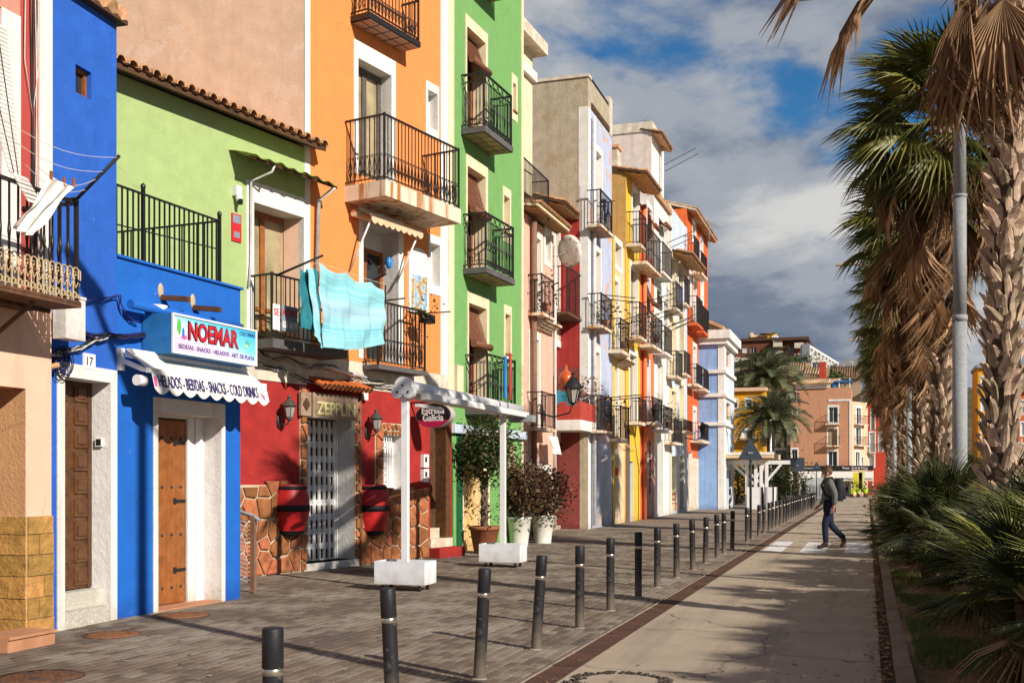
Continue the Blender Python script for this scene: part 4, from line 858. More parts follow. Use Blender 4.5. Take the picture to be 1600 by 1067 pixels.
# fieldstones
def clip(poly, a, bq):
    mx_, my_ = (a[0] + bq[0]) / 2, (a[1] + bq[1]) / 2; nx_, ny_ = bq[0] - a[0], bq[1] - a[1]; out = []
    for i in range(len(poly)):
        p, q = poly[i], poly[(i + 1) % len(poly)]; dp = (p[0] - mx_) * nx_ + (p[1] - my_) * ny_; dq = (q[0] - mx_) * nx_ + (q[1] - my_) * ny_
        if dp <= 0: out.append(p)
        if dp * dq < 0: t = dp / (dp - dq); out.append((p[0] + (q[0] - p[0]) * t, p[1] + (q[1] - p[1]) * t))
    return out
def fieldstones(parent, x0, x1, z0, z1, cell, rng, y=-.0, wob=.5, edge=0.0):
    nxx, nzz = max(1, round((x1 - x0) / cell)), max(1, round((z1 - z0) / cell)); pts = []
    for i in range(nxx):
        for j in range(nzz): pts.append((x0 + (x1 - x0) * (i + .5 + rng.uniform(-wob, wob) * .8) / nxx, z0 + (z1 - z0) * (j + .5 + rng.uniform(-wob, wob) * .8) / nzz))
    for p in pts:
        poly = [(x0, z0), (x1, z0), (x1, z1 + edge * rng.uniform(-1, 1)), (x0, z1 + edge * rng.uniform(-1, 1))]
        for q in sorted(pts, key=lambda q: (q[0] - p[0]) ** 2 + (q[1] - p[1]) ** 2)[1:13]: poly = clip(poly, p, q)
        if len(poly) < 3: continue
        cx_ = sum(v[0] for v in poly) / len(poly); cz_ = sum(v[1] for v in poly) / len(poly)
        ins = lambda k: [(cx_ + (v[0] - cx_) * k, cz_ + (v[1] - cz_) * k) for v in poly]
        rad = max(.03, min(math.hypot(v[0] - cx_, v[1] - cz_) for v in poly)); k1 = 1 - .021 / rad if rad > .04 else .8; k2 = k1 - .18; d = rng.uniform(.03, .055)
        a, e = ins(k1), ins(max(.4, k2)); b = MB(); n_ = len(poly); b.v += [(v[0], y, v[1]) for v in a] + [(v[0], y - d * .7, v[1]) for v in a] + [(v[0], y - d, v[1]) for v in e]
        for i in range(n_):
            j = (i + 1) % n_; b.idx((i, j, n_ + j, n_ + i), stoneB); b.idx((n_ + i, n_ + j, 2 * n_ + j, 2 * n_ + i), stoneB)
        b.idx(range(2 * n_, 3 * n_), stoneB); b.build('stone', parent)
rng = random.Random(3); zd = D.z(560, 757); zdl = D.z(400, 752)
def dado(x0, x1, z0, z1, cell=.27, edge=.08):
    b = MB(); b.box((x0, -.02, z0), (x1, .0, z1 - edge * .4), mortar); o = b.build('fieldstone_cladding', D.o); fieldstones(o, x0, x1, z0, z1, cell, rng, -.02, .5, edge)
dado(xL, opZ[0] - .16, 0, zdl - .02); dado(opZ[0] - .155, opZ[0] - .002, 0, zband0 - .06, .19, .02); dado(opZ[1] + .002, opZ[1] + .14, .13, zband0 - .2, .19, .02)
dado(opZ[1] + .145, D.x(668), 0, zd - .06, .29); dado(D.x(585), opW[0] - .002, opW[2], opW[3] + .22, .17, .03); dado(opW[0], opW[1] + .12, opW[3] + .01, opW[3] + .24, .13, .03)
b = MB(); b.box((opW[0], .20, opW[2]), (opW[1], .29, opW[3]), whitej).box((opW[0], .04, opW[2]), (opW[0] + .35, .05, opW[2] + .01), wmetal)
for i in range(5): b.box((opW[0] + .05 + i * .075, .05, opW[2]), (opW[0] + .065 + i * .075, .065, opW[3]), wmetal)
for j in range(7): b.box((opW[0] + .02, .045, opW[2] + .08 + j * .13), (opW[0] + .38, .05, opW[2] + .095 + j * .13), wmetal)
b.build('window_grille', D.o)
# hooped half barrels on the wall
for k, (pl, pr, lab) in enumerate(((429, 471, 'red half barrel with black hoops left of the white folding gate'), (562, 595, 'red half barrel with black hoops right of the white folding gate'))):
    x0, x1 = D.x(pl), D.x(pr); zt, zb_ = D.z(pl, 757), D.z(pl, 838); t = thing('half_barrel', lab, 'barrel', D.world((x0 + x1) / 2, 0, zb_), D.rz, 'half barrels on the bar wall'); r_ = (x1 - x0) / 2; h_ = zt - zb_
    prof = [(r_ * (.52 + .48 * math.sin(math.pi * (.10 + .74 * i / 12)) ** .8), h_ * (.08 + .92 * i / 12)) for i in range(13)]
    b = MB(); b.lathe(prof, surf('barrel_red', (.48, .02, .022), rough=.4, ns=8, amt=.25, streak=.3), 24, (0, -.03, 0), True, math.pi, 2 * math.pi); b.lathe([(prof[-1][0], h_), (0, h_)], black, 24, (0, -.03, 0), False, math.pi, 2 * math.pi); b.build('staves', t)
    for f, hh in ((.06, .11), (.5, .10), (.93, .06)):
        i = min(12, int(f * 12)); rr = prof[i][0] + .008; b = MB(); z0 = h_ * (.08 + .92 * f); b.lathe([(rr - .012, z0 - hh / 2), (rr, z0 - hh / 2), (rr, z0 + hh / 2), (rr - .012, z0 + hh / 2)], black, 24, (0, -.03, 0), True, math.pi, 2 * math.pi); b.build('hoop', t)
    b = MB(); b.lathe([(prof[0][0] * .6, 0), (prof[0][0], h_ * .05), (prof[0][0] * .98, h_ * .08)], black, 24, (0, -.03, 0), True, math.pi, 2 * math.pi); b.build('base', t)
# sign over the door
zs_ = thing('bar_sign', 'carved wooden board with pale letters over the bar doorway', 'shop sign', LA, D.rz)
x0, z0 = D.pt(487, 652, .10); z1 = D.z(487, 613, .10); x1 = D.x(557, .10)
sgm = surf('weathered_sign_wood', (.36, .25, .17), rough=.8, ns=8, amt=.4, streak=.5, bump=.4); b = MB(); b.box((x0, -.13, z0), (x1, -.08, z1), sgm); bd = b.build('board', zs_); text(bd, 'ZEPPLIN', yellowp, T(((x0 + x1) / 2, -.135, z0 + (z1 - z0) * .40)) @ UP90, (x1 - x0) * .86, (z1 - z0) * .52, .01, bold=.015)
text(bd, 'bar', yellowp, T(((x0 + x1) / 2 - .1, -.132, z1 - .05)) @ UP90, None, .05, .003) if False else None
b = MB(); b.box((x0 - .26, -.10, z0 + .02), (x0 - .01, -.05, z1), sgm); b.prism([(x0 - .135 + .09 * math.cos(k * math.pi / 2), -.10, (z0 + z1) / 2 + .11 * math.sin(k * math.pi / 2)) for k in range(4)], (0, -.015, 0), timber); b.build('side_board', zs_)
cn = MB(); xa, xb = D.x(480), D.x(560); zt = z1 + .19; cn.hexa([(xa, -.30, zt - .11), (xb, -.30, zt - .11), (xb, -.0, zt + .02), (xa, -.0, zt + .02), (xa, -.30, zt - .09), (xb, -.30, zt - .09), (xb, -.0, zt + .04), (xa, -.0, zt + .04)], timber); co_ = cn.build('tile_canopy', D.o); n = 12; st_ = (xb - xa) / n
b = MB(); b.tube([(0, -.33, -.085), (0, -.0, .055)], [st_ * .46, st_ * .42], terra2, 8, cap=False); b.tube([(0, -.325, -.08), (0, -.0, .06)], [st_ * .36, st_ * .34], timber, 8); me = b.mesh('tile')
for i in range(n): put('tile', me, co_, T((xa + st_ * (i + .5), 0, zt)))
# wall lanterns
def lantern(px, py, lab):
    x_, z_ = D.pt(px, py, .22); t = thing('wall_lantern', lab, 'lantern', D.world(x_, 0, z_), D.rz, 'wall lanterns on the bar front'); y = -.22; lm = surf('grey_bronze', (.10, .085, .07), rough=.5, metal=.3, ns=20)
    b = MB(); b.lathe([(.05, -.07), (.062, -.06), (.095, .10), (.09, .11)], surf('lantern_glass', (.35, .33, .3), rough=.15, amt=.15), 6, (0, y, 0), False); b.build('glass', t)
    b = MB(); b.lathe([(.125, .11), (.115, .125), (.07, .19), (.03, .215), (.028, .235), (.045, .24), (.02, .27), (0, .3)], lm, 12, (0, y, 0)); b.build('cap', t)
    b = MB(); b.lathe([(.02, -.13), (.055, -.09), (.05, -.07)], lm, 8, (0, y, 0)); b.tube([(0, y, -.10), (0, y + .03, -.17), (0, -.10, -.19), (0, -.02, -.12)], .014, lm, 6)
    for k in range(6): a = k * math.pi / 3; b.bar((.062 * math.cos(a), y + .062 * math.sin(a), -.06), (.095 * math.cos(a), y + .095 * math.sin(a), .11), .008, .008, lm)
    b.build('bracket', t); b = MB(); b.lathe([(0, 0), (.06, .005), (.05, .02), (0, .025)], iron, 10); b.build('wall_plate', t, T((0, 0, -.13)) @ rot(R(90), 'X') @ Matrix.Diagonal((1, 2.2, 1, 1)))
lantern(452, 645, 'grey bronze wall lantern left of the bar sign'); lantern(588, 664, 'grey bronze wall lantern above the little grilled window of the bar')
x_, z_ = D.pt(562, 625); b = MB(); b.box((x_, -.09, z_), (x_ + .13, -.0, z_ + .19), whitej); b.build('meter_box', None, D.o.matrix_basis, label='small white box on the red wall beside the tile canopy', cat='meter box')
for py0, py1, lab in ((730, 707, 'upper white meter box beside the brown door of the bar'), (753, 731, 'lower white meter box beside the brown door of the bar')):
    x_, z_ = D.pt(657, py0); b = MB(); b.box((x_, -.08, z_), (x_ + .17, -.002, z_ + .25), wmetal).box((x_ + .04, -.083, z_ + .1), (x_ + .11, -.08, z_ + .2), glass); b.build('meter_box', None, D.o.matrix_basis, label=lab, cat='meter box')
# drain pipe, brown door, steps
b = MB(); xp = D.x(559); b.tube([(xp, -.06, 0), (xp, -.06, zband0 + .15)], .022, piped, 8); b.build('drain_pipe', D.o)
b = MB(); b.box((opB2[0], .25, .3), (opB2[0] + .55, .49, opB2[3]), timber).box((opB2[0] + .55, .0, .3), (opB2[1], .49, opB2[3]), woodd); b.build('brown_door', D.o)
b = MB(); b.box((D.x(668), -.28, 0), (xR + .05, -.01, .19), redw); b.build('red_step', D.o)
b = MB(); b.box((opB2[0] - .04, -.05, .19), (opB2[1], .3, .36), dirtyw).box((opB2[0], .1, .36), (opB2[1] - .25, .45, .56), dirtyw); b.build('white_step', D.o)
# oval beer sign on a bracket, at right angles to the wall
os_ = thing('oval_sign', 'black and red oval bar sign with white gothic letters jutting from the wall', 'shop sign', LA, D.rz)
xs, zc = D.pt(650, 632, .0); xs = D.x(650, .12); ycen, rx, rz_ = -.56, .40, .23; zc = D.z(682, 649, .56)
def oval(x, sc_, th_, m, z0=-1.0, z1=2.0):
    pts = []
    for i in range(40):
        t = 2 * math.pi * i / 40; z = max(z0, min(z1, math.sin(t))); pts.append((x, ycen + rx * sc_ * (math.cos(t) if z == math.sin(t) else math.copysign(math.sqrt(max(0, 1 - z * z)), math.cos(t))), zc + rz_ * sc_ * z))
    b = MB(); b.prism(pts, (-th_, 0, 0), m); return b
oval(xs + .07, 1.0, .14, surf('sign_rim', (.5, .42, .4), rough=.4)).build('rim', os_); pl = oval(xs - .072, .95, .006, black).build('face', os_); oval(xs - .079, .95, .004, surf('sign_crimson', (.5, .015, .09), rough=.4, amt=.05), -1.0, -.42).build('crimson_band', os_)
TM = lambda z: T((xs - .082, ycen, zc + z)) @ rot(R(-90), 'Z') @ UP90
text(pl, 'Estrella', whitep, TM(.085), .50, .125, .003, bold=.02); text(pl, 'Galicia', whitep, TM(-.045), .46, .135, .003, bold=.02)
b = MB(); b.bar((xs, 0, zc + .25), (xs, ycen - .3, zc + .25), .03, .03, iron); b.build('bracket', os_)

# ================================================================== laundry and things on the balconies of E and D
teal = surf('teal_towel', (.025, .19, .23), rough=.95, ns=10, amt=.2); tq, nt, bs = nmat('turquoise_striped_sheet'); c_ = nd(nt, 'ShaderNodeTexCoord').outputs['UV']
def L_pt(px, py, out): x_, z_ = L.pt(px, py, out); return L.world(x_, -out, z_)
L.world = lambda x, y, z: L.A + L.ex * x + L.ey * y + Vector((0, 0, z))
tqm = MATS['tq'] = tq; s_ = nd(nt, 'ShaderNodeSeparateXYZ'); nt.links.new(c_, s_.inputs[0]); wv = nd(nt, 'ShaderNodeTexNoise', noise_dimensions='1D'); wv.inputs['Scale'].default_value = 22; wv.inputs['Detail'].default_value = 3; nt.links.new(s_.outputs[1], wv.inputs['W'])
band = nd(nt, 'ShaderNodeValToRGB'); e = band.color_ramp.elements
for _ in range(4): e.new(.5)
for el, (p_, cc) in zip(e, ((.0, (.20, .52, .58)), (.34, (.20, .52, .60)), (.42, (.42, .60, .64)), (.50, (.30, .40, .58)), (.60, (.38, .60, .64)), (.74, (.19, .51, .59)))): el.position = p_; el.color = (*cc, 1)
nt.links.new(s_.outputs[1], band.inputs[0]); out_ = mixc(nt, ramp(nt, wv.outputs[0], .42, .6), band.outputs[0], (.30, .60, .66)); nt.links.new(out_, bs.inputs['Base Color']); bs.inputs['Roughness'].default_value = .9
def hang(name, lab, cat, c, out, m, nu=26, nv=26, fold=.05, freq=18, bulge=0.0, group=None):
    tl, tr, br, bl = [L_pt(px, py, out) for px, py in c]
    def f(u, v):
        p = tl.lerp(tr, u).lerp(bl.lerp(br, u), v); k = fold * (.3 + v) * (math.sin(u * freq + v * 3.2) * .6 + .4 * math.sin(u * freq * 2.1 - v * 4)) + fold * .35 * math.sin(v * 13 + u * 7)
        return p - L.ey * k + Vector((0, 0, -.07 * abs(math.sin(u * 7.8)) * (1 - v) ** 2 - bulge * math.sin(math.pi * u) * v)) - L.ex * .05 * fold * math.sin(v * 6 + u * 3) * 4
    b = MB(); b.grid(f, nu, nv, m); me = b.mesh(name); uv = me.uv_layers.new(name='UVMap')
    for lp in me.loops: i, j = divmod(lp.vertex_index, nv + 1); uv.data[lp.index].uv = (i / nu, j / nv)
    return put(name, me, None, None, None, lab, cat, group)
hang('turquoise_sheet', 'large turquoise striped sheet hung out in front of two balconies', 'laundry', ((499, 411), (598, 447), (602, 536), (503, 541)), 1.0, tqm, 48, 38, .055, 19, .08)
hang('teal_towel', 'dark teal towel hanging left of the turquoise sheet', 'laundry', ((468, 419), (498, 417), (500, 522), (469, 510)), .97, teal, 16, 16, .05, 12)
hang('turquoise_towel', 'narrow pale turquoise towel folded between the teal towel and the sheet', 'laundry', ((480, 415), (489, 415), (505, 545), (491, 520)), 1.03, tqm, 8, 20, .03, 8)
pl = thing('clothes_pole', 'black pole over the light green house balcony rail carrying the turquoise laundry', 'clothes pole'); b = MB(); b.tube([L_pt(431, 431, .5), L_pt(505, 399, 1.1)], .018, black, 6); b.build('arm', pl)
b = MB(); b.tube([L_pt(470, 419, .98), L_pt(498, 410, .98), L_pt(560, 432, 1.0), L_pt(600, 444, 1.0)], .004, cablew, 4); b.build('line', pl)
pl = thing('clothes_pole', 'short black pole at the right end of the turquoise sheet', 'clothes pole'); b = MB(); b.tube([L_pt(570, 445, .45), L_pt(603, 428, 1.1)], .018, black, 6); b.build('arm', pl)
pl = thing('clothes_pole', 'thin dark rods with scrolls above the lowest orange house balcony', 'clothes pole')
for pts_, m_ in (((L_pt(600, 470, .3), L_pt(633, 466, .6)), black), ((L_pt(655, 490, .36), L_pt(704, 487, .9)), rusty), ((L_pt(602, 470, .36), L_pt(602, 446, .36)), black)): b = MB(); b.tube(pts_, .014, m_, 6); b.build('arm', pl)
# to-let signs on the balcony of E
x0, z0 = E.pt(436, 516, .54); x1 = E.x(461, .54); z1 = E.z(436, 476, .54)
for k, (dx, lab, m) in enumerate(((.03, 'grey to-let sign with red heading and white phone number on the balcony rail', surf('grey_print')), (-.13, 'white slip of a second to-let sign behind the grey one', whitep))):
    t = thing('letting_sign', lab, 'sign', E.world(x0 + dx, -.54 - .02 + .03 * k, z0), E.rz); b = MB(); b.box((0, -.006, 0), ((x1 - x0) if k == 0 else .15, 0, z1 - z0), m); f = b.build('board', t)
    if k == 0: text(f, 'ALQUILO', redp, T(((x1 - x0) / 2, -.008, (z1 - z0) * .72)) @ UP90, (x1 - x0) * .9, (z1 - z0) * .3, .002, bold=.02); text(f, '653 68 91', whitep, T(((x1 - x0) / 2, -.008, (z1 - z0) * .25)) @ UP90, (x1 - x0) * .9, (z1 - z0) * .28, .002, bold=.02)
    else: text(f, 'SE', redp, T((.075, -.008, (z1 - z0) * .7)) @ UP90, .11, .11, .002, bold=.02)
# ================================================================== F: green house
F = House('green_house', 'tall green house with cream window surrounds and four dark iron balconies', 'house', (-7.98, 20.42), (-7.72, 24.55), G)
F.W = F.x(817.5)
f1 = F.rect(729, 758, 41, 200) + (.36, cream); f2 = F.rect(730, 758, 259, 420) + (.36, cream); f3 = F.rect(732, 760, 473, 640) + (.36, cream); f0 = (f1[0], f1[1], f1[3] + 1.3, f1[3] + 3.4, .36, cream)
g1 = F.rect(801, 806, 129, 172) + (.18, cream); g2 = F.rect(787, 796, 305, 362) + (.18, cream); g3 = F.rect(789, 797, 490, 552) + (.18, cream); g0 = (g1[0], g1[1], g1[2] + 3.3, g1[3] + 3.3, .18, cream)
gd = (F.x(724), F.x(762), 0, F.z(724, 735), .3, cream); gd2 = (F.x(795), F.x(805), 0, F.z(795, 693), .3, cream)
F.wall(0, F.W, 0, 15.2, [f0, f1, f2, f3, g0, g1, g2, g3, gd, gd2], dgreen, cream, depth=10)
for o in (f0, f1, f2, f3):
    F.surround(o, cream, .13, .24, 0, wl=.07); wi = F.window(o, woodr, glass, .08, 2)
for o, fr in ((f0, .5), (f1, .32), (f2, .42), (f3, .38)): F.blind((o[0] + .02, o[1] - .02, o[2], o[3], .30), blindr, fr, tilt=.26, roll=.075)
for o in (g0, g1, g2, g3):
    F.surround(o, cream, .08, .2, .22, wl=.07); b = MB(); b.box((o[0], .14, o[2]), (o[1], .17, o[3]), blindm); w_ = b.build('window', F.o); b = MB(); b.box((o[0] - .02, -.05, o[2] - .03), (o[1] + .03, .14, o[2]), woodr); b.build('sill', w_)
for c in ((757, 800, 113, 206), (760, 803, 332, 426), (763, 806, 553, 647)): F.balcony(*c, .52, .12, surf('dark_slab'), .085, True, 'green', None, tileu)
z_ = F.z(757, 206, .52) + 3.35; F.balcony_at(F.x(757, .52), F.x(800, .52), z_, z_ + 1.02, .52, .12, MATS['dark_slab'], .085, False, 'green', None, tileu)
b = MB(); b.box((.001, -.014, 0), (F.x(700), .001, 15.2), cream).box((F.W - .13, -.014, 0), (F.W - .004, .001, 15.2), cream); b.build('corner_strip', F.o)
b = MB(); b.box((F.x(704), -.10, F.z(704, 676)), (F.W, -.002, F.z(704, 662)), surf('pale_blue_band', (.55, .62, .72))); b.build('fascia_band', F.o)
F.door((gd[0], gd[1], 0, gd[3], .3), plaster('beige_door_paint', (.72, .47, .20)), (2, 2)); F.door((gd2[0], gd2[1], 0, gd2[3], .3), woodr, (1, 3))
dk = plaster('dark_green_paint', (.012, .11, .035)); b = MB(); b.box((F.x(713), -.016, 0), (F.x(722), .001, F.z(713, 660)), dk); b.build('door_jamb', F.o)
F.surround((gd[0], gd[1], 0, gd[3]), cream, .08, .12)
b = MB(); b.box((F.x(706), -.12, F.z(706, 612)), (F.x(716), -.02, F.z(706, 570)), cream); b.build('awning_box', F.o)
b = MB(); b.box((0, -.03, 0), (.1, 0, .9), bluep); b.build('towel', None, F.o.matrix_basis @ T((F.x(787, .5), -.5, F.z(787, 622, .5))), label='blue towel over the lowest green house balcony', cat='laundry')
b = MB(); b.box((0, -.03, 0), (.1, 0, 1.0), redA); b.build('towel', None, F.o.matrix_basis @ T((F.x(795, .5), -.5, F.z(795, 624, .5))), label='dark red towel over the lowest green house balcony', cat='laundry')
# cream attic block that shows beyond the green house
K = House('cream_attic_house', 'cream top floor with a flat cornice just behind the green house', 'house', (-8.6, 24.75), (-8.45, 27.6), G)
zk = K.z(838, 92); K.wall(0, K.W, 9.0, zk, [], cream, depth=6); b = MB(); b.box((-.1, -.35, zk), (K.W + .25, 6, zk + .32), dirtyw).box((-.05, -.12, zk - .75), (K.W + .05, 6, zk - .5), white); b.build('cornice', K.o)

# ================================================================== free-standing awning on castor boxes
q1, q2 = ground(631, 921), ground(788, 885)
X0 = (q1.x + q2.x) / 2
fa = thing('awning_frame', 'white free-standing awning frame standing on two wheeled boxes', 'awning', (X0, q1.y, 0)); LY = q2.y - q1.y
zt = HC + (HOR - 612) / FPX * (q1 - CAM).dot(FW); zt2 = HC + (HOR - 655) / FPX * (q2 - CAM).dot(FW); zt2 = zt - .02
for yy, zz in ((0, zt), (LY, zt2)):
    b = MB(); b.box((-.043, yy - .043, .2), (.043, yy + .043, zz), wmetal); b.build('post', fa)
b = MB(); yh = -.05
for k_, (dx, dz, r) in enumerate(((0, .06, .12), (-.085, -.03, .085), (.085, -.03, .085))): b.prism([(dx + r * math.cos(t * .3927), yh - .05 + .004 * k_, zt + .02 + dz + r * math.sin(t * .3927)) for t in range(16)], (0, .10 - .009 * k_, 0), wmetal)
hub = b.build('end_plate', fa); b = MB()
for dx, dz in ((0, .06), (-.08, -.03), (.08, -.03)): b.prism([(dx + .016 * math.cos(t * .785), yh - .058, zt + .02 + dz + .016 * math.sin(t * .785)) for t in range(8)], (0, .007, 0), iron)
b.build('bolt', hub)
b = MB(); b.tube([(.06, 0, zt + .07), (.06, LY + .85, zt + .06)], .08, wmetal, 14); b.build('roller', fa)
b = MB(); b.box((.12, .25, zt - .09), (.24, LY + .75, zt - .0), wmetal).box((-.16, .25, zt - .06), (.0, LY + .75, zt - .0), wmetal).box((-.10, LY + .6, zt - .17), (.34, LY + .85, zt - .05), gmetal).box((.10, .1, zt - .20), (.16, 1.0, zt - .16), wmetal); b.build('front_bar', fa)
b = MB()
for k in range(2): b.tube([(.06, LY * (.86 + .1 * k), zt + .062), (.06, LY * (.86 + .1 * k) + .05, zt + .062)], .082, navy, 14)
b.build('strap', fa)
boxw = surf('scuffed_white_box', (.74, .75, .78), rough=.6, ns=6, amt=.1, streak=.25, dirt=(.30, .24, .15), low=.6, bump=.1)
def castor_box(yc, lab):
    t = thing('ballast_box', lab, 'ballast box', (X0, yc, 0), R(0), 'wheeled ballast boxes of the awning'); w_, d_, z0, z1 = .37, .21, .09, .40; b = MB()
    b.box((-w_, -d_, z0), (w_, d_, z0 + .03), boxw)
    for a, c in (((-w_, -d_), (w_, -d_ + .025)), ((-w_, d_ - .025), (w_, d_)), ((-w_, -d_ + .025), (-w_ + .025, d_ - .025)), ((w_ - .025, -d_ + .025), (w_, d_ - .025))): b.box((a[0], a[1], z0 + .03), (c[0], c[1], z1), boxw)
    b.build('box', t); b = MB(); b.box((-w_ + .03, -d_ + .03, z1 - .1), (w_ - .03, d_ - .03, z1 - .08), soil); b.build('ballast', t)
    for sx in (-1, 1):
        for sy in (-1, 1):
            b = MB(); b.tube([(-.015, 0, .035), (.015, 0, .035)], .035, black, 12); b.box((-.022, -.012, .035), (-.016, .012, .1), steel).box((.016, -.012, .035), (.022, .012, .1), steel); b.build('castor', t, T((sx * (w_ - .1), sy * (d_ - .07), 0)))
castor_box(q1.y, 'scuffed white wheeled box under the nearer awning post'); castor_box(q2.y, 'clean white wheeled box under the farther awning post')

# ================================================================== potted plants
def leaf_cloud(name, parent, n, shape, size, mats, seed, cen=(0, 0, 0)):
    """thousands of small pointed leaves spread through a crown volume, in clumps"""
    rng = random.Random(seed); b = MB(); clumps = [shape(rng) for _ in range(max(12, n // 45))]
    for i in range(n):
        c = Vector(rng.choice(clumps)); r = size * 1.8; p = c + Vector((rng.gauss(0, r), rng.gauss(0, r), rng.gauss(0, r * .8))) + Vector(cen)
        a, e = rng.uniform(0, 6.28), rng.uniform(-.7, .9); d = Vector((math.cos(a) * math.cos(e), math.sin(a) * math.cos(e), math.sin(e))); s_ = size * rng.uniform(.6, 1.25)
        u = d.cross(Vector((rng.uniform(-1, 1), rng.uniform(-1, 1), 1.2))).normalized() * s_ * .27; dn = d.cross(u).normalized() * s_ * .06
        b.face([p, p + d * s_ * .45 + u + dn, p + d * s_, p + d * s_ * .45 - u + dn], mats[0] if rng.random() < .75 or len(mats) < 2 else mats[1])
    return b.build(name, parent, kind='stuff')
ficus = leafmat('ficus_leaf', (.022, .042, .010), (.085, .11, .03), .2, .35); ficus2 = leafmat('dry_ficus_leaf', (.10, .06, .028), (.20, .13, .06), .15)
maroon = leafmat('bronze_leaf', (.05, .022, .014), (.15, .065, .04), .2, .35); maroon2 = leafmat('pink_green_leaf', (.34, .19, .13), (.11, .12, .03), .2, .4)
def ball(rx, ry, rz_, c, lo=.35):
    def f(rng):
        while True:
            v = Vector((rng.uniform(-1, 1), rng.uniform(-1, 1), rng.uniform(-1, 1)))
            if lo < v.length < 1: return (c[0] + v.x * rx, c[1] + v.y * ry, c[2] + v.z * rz_)
    return f
q = ground(757, 864); ft = thing('potted_ficus', 'ball-crowned ficus tree in a square-sided terracotta pot before the green house', 'potted plant', (q.x, q.y, 0))
b = MB(); b.lathe([(.20, 0), (.215, .02), (.30, .48), (.335, .49), (.335, .56), (.30, .56), (.28, .5), (0, .49)], terrapot, 28); po = b.build('pot', ft)
b = MB(); 
for k in range(3): b.tube([(.05 * math.cos(i * .8 + k * 2.09) * (1 + i * .02), .05 * math.sin(i * .8 + k * 2.09), .48 + i * .085) for i in range(13)], [.042 - i * .001 for i in range(13)], bark, 7)
for k in range(9): a = k * .7; b.tube([(0, 0, 1.4), (.16 * math.cos(a), .16 * math.sin(a), 1.65), (.4 * math.cos(a), .4 * math.sin(a), 1.9 + .3 * (k % 3))], [.025, .017, .006], bark, 5)
b.build('trunk', ft); leaf_cloud('foliage', ft, 3800, ball(.54, .54, .64, (0, 0, 2.06)), .10, [ficus, ficus2], 5); leaf_cloud('shoots', ft, 120, ball(.15, .15, .3, (0, 0, .75)), .09, [ficus], 6)
for px, py, lab, sd_, hh in ((811, 853, 'bronze-leaved shrub in the left of two tall white pots', 8, 1.75), (848, 848, 'bronze-leaved shrub in the right of two tall white pots', 9, 1.62)):
    q = ground(px, py); t = thing('potted_shrub', lab, 'potted plant', (q.x, q.y, 0), 0, 'shrubs in white pots'); b = MB(); b.lathe([(.20, 0), (.20, .02), (.275, .62), (.29, .63), (.29, .66), (.26, .66), (.255, .6), (0, .59)], whitepot, 28); b.build('pot', t)
    b = MB()
    for k in range(10): a = k * .65; b.tube([(.04 * math.cos(a), .04 * math.sin(a), .58), (.12 * math.cos(a), .12 * math.sin(a), .95), (.36 * math.cos(a), .36 * math.sin(a), hh - .15 * (k % 4))], [.02, .014, .005], bark, 5)
    b.build('stem', t); leaf_cloud('foliage', t, 4200, ball(.50, .50, .50, (0, 0, hh - .42)), .10, [maroon, maroon2], sd_); leaf_cloud('leaves_at_foot', t, 160, ball(.28, .28, .12, (0, 0, .72)), .14, [ficus, maroon], sd_ + 30)
# ================================================================== the far part of the row
pink = plaster('pink_plaster', (.80, .46, .34)); lilac = plaster('lilac_plaster', (.50, .55, .70), patch=.32, patchcol=(.62, .38, .29), ps=.9); ochre = plaster('shaded_yellow_plaster', (.58, .34, .11)); yellow = plaster('yellow_plaster', (.80, .50, .05))
peach = plaster('peach_plaster', (.82, .60, .34)); coral = plaster('coral_plaster', (.75, .20, .075)); snow = plaster('bright_white_plaster', (.80, .78, .74)); pale = plaster('pale_blue_plaster', (.60, .68, .76)); rust = plaster('vermilion_plaster', (.66, .13, .03))
skyb = plaster('sky_blue_plaster', (.26, .42, .72)); maroonw = plaster('maroon_roughcast', (.25, .055, .045), bump=1.0, bs=16); bluedoor = flat('blue_door_paint', (.05, .14, .33)); bpale = flat('powder_blue_paint', (.25, .38, .65))
garn = plaster('garnet_plaster', (.38, .035, .03))
def front(h, ops, mat, z0, z1, jm=white, **k):
    """ops: (left px, right px, top y, bottom y, filling, recess)"""
    rs = []
    for o in ops: r = h.rect(*o[:4]); rs.append((r[0], r[1], max(0.0, r[2]), r[3], o[5] if len(o) > 5 else .28, jm))
    h.wall(0, h.W, z0, z1, rs, mat, jm, **k)
    for o, r in zip(ops, rs):
        f = o[4]; sw = min(.13, (r[1] - r[0]) * .2)
        if r[2] > .3 or f in ('door',): h.surround(r, jm, sw, sw * 1.6, 0.0 if r[3] - r[2] > 1.6 else sw * 1.4)
        if f == 'blind': wi = h.window(r, woodr, glass, .05, 2); h.blind((r[0], r[1], r[2], r[3], r[4] - .02), blindm, .72, parent=wi)
        elif f == 'half': wi = h.window(r, woodr, glass, .05, 2); h.blind((r[0], r[1], r[2], r[3], r[4] - .02), blindw, .45, parent=wi)
        elif f == 'roll': wi = h.window(r, woodr, glass, .05, 2); h.blind((r[0], r[1], r[2], r[3], r[4] - .02), blindr, .4, tilt=.4, roll=.09, parent=wi)
        elif f == 'white': h.window(r, wmetal, blindw, .05, 2)
        elif f == 'pane': h.window(r, wmetal, glass, .05, 2)
        elif f == 'wood': h.window(r, woodr, curtain, .06, 2)
        elif f == 'green': wi = h.window(r, wmetal, glass, .05, 2); h.blind((r[0], r[1], r[2], r[3], r[4] - .02), flat('green_shutter', (.02, .16, .07)), .6, tilt=.55, parent=wi)
        elif hasattr(f, 'name'): h.door(r, f, (1, 3))
    return rs
def row(name, lab, X, pa, pb, X2=None, ya=None):
    X2 = X if X2 is None else X2; return House(name, lab, 'house', (X, ya if ya else at_x(pa, X)), (X2, at_x(pb, X2)), G)
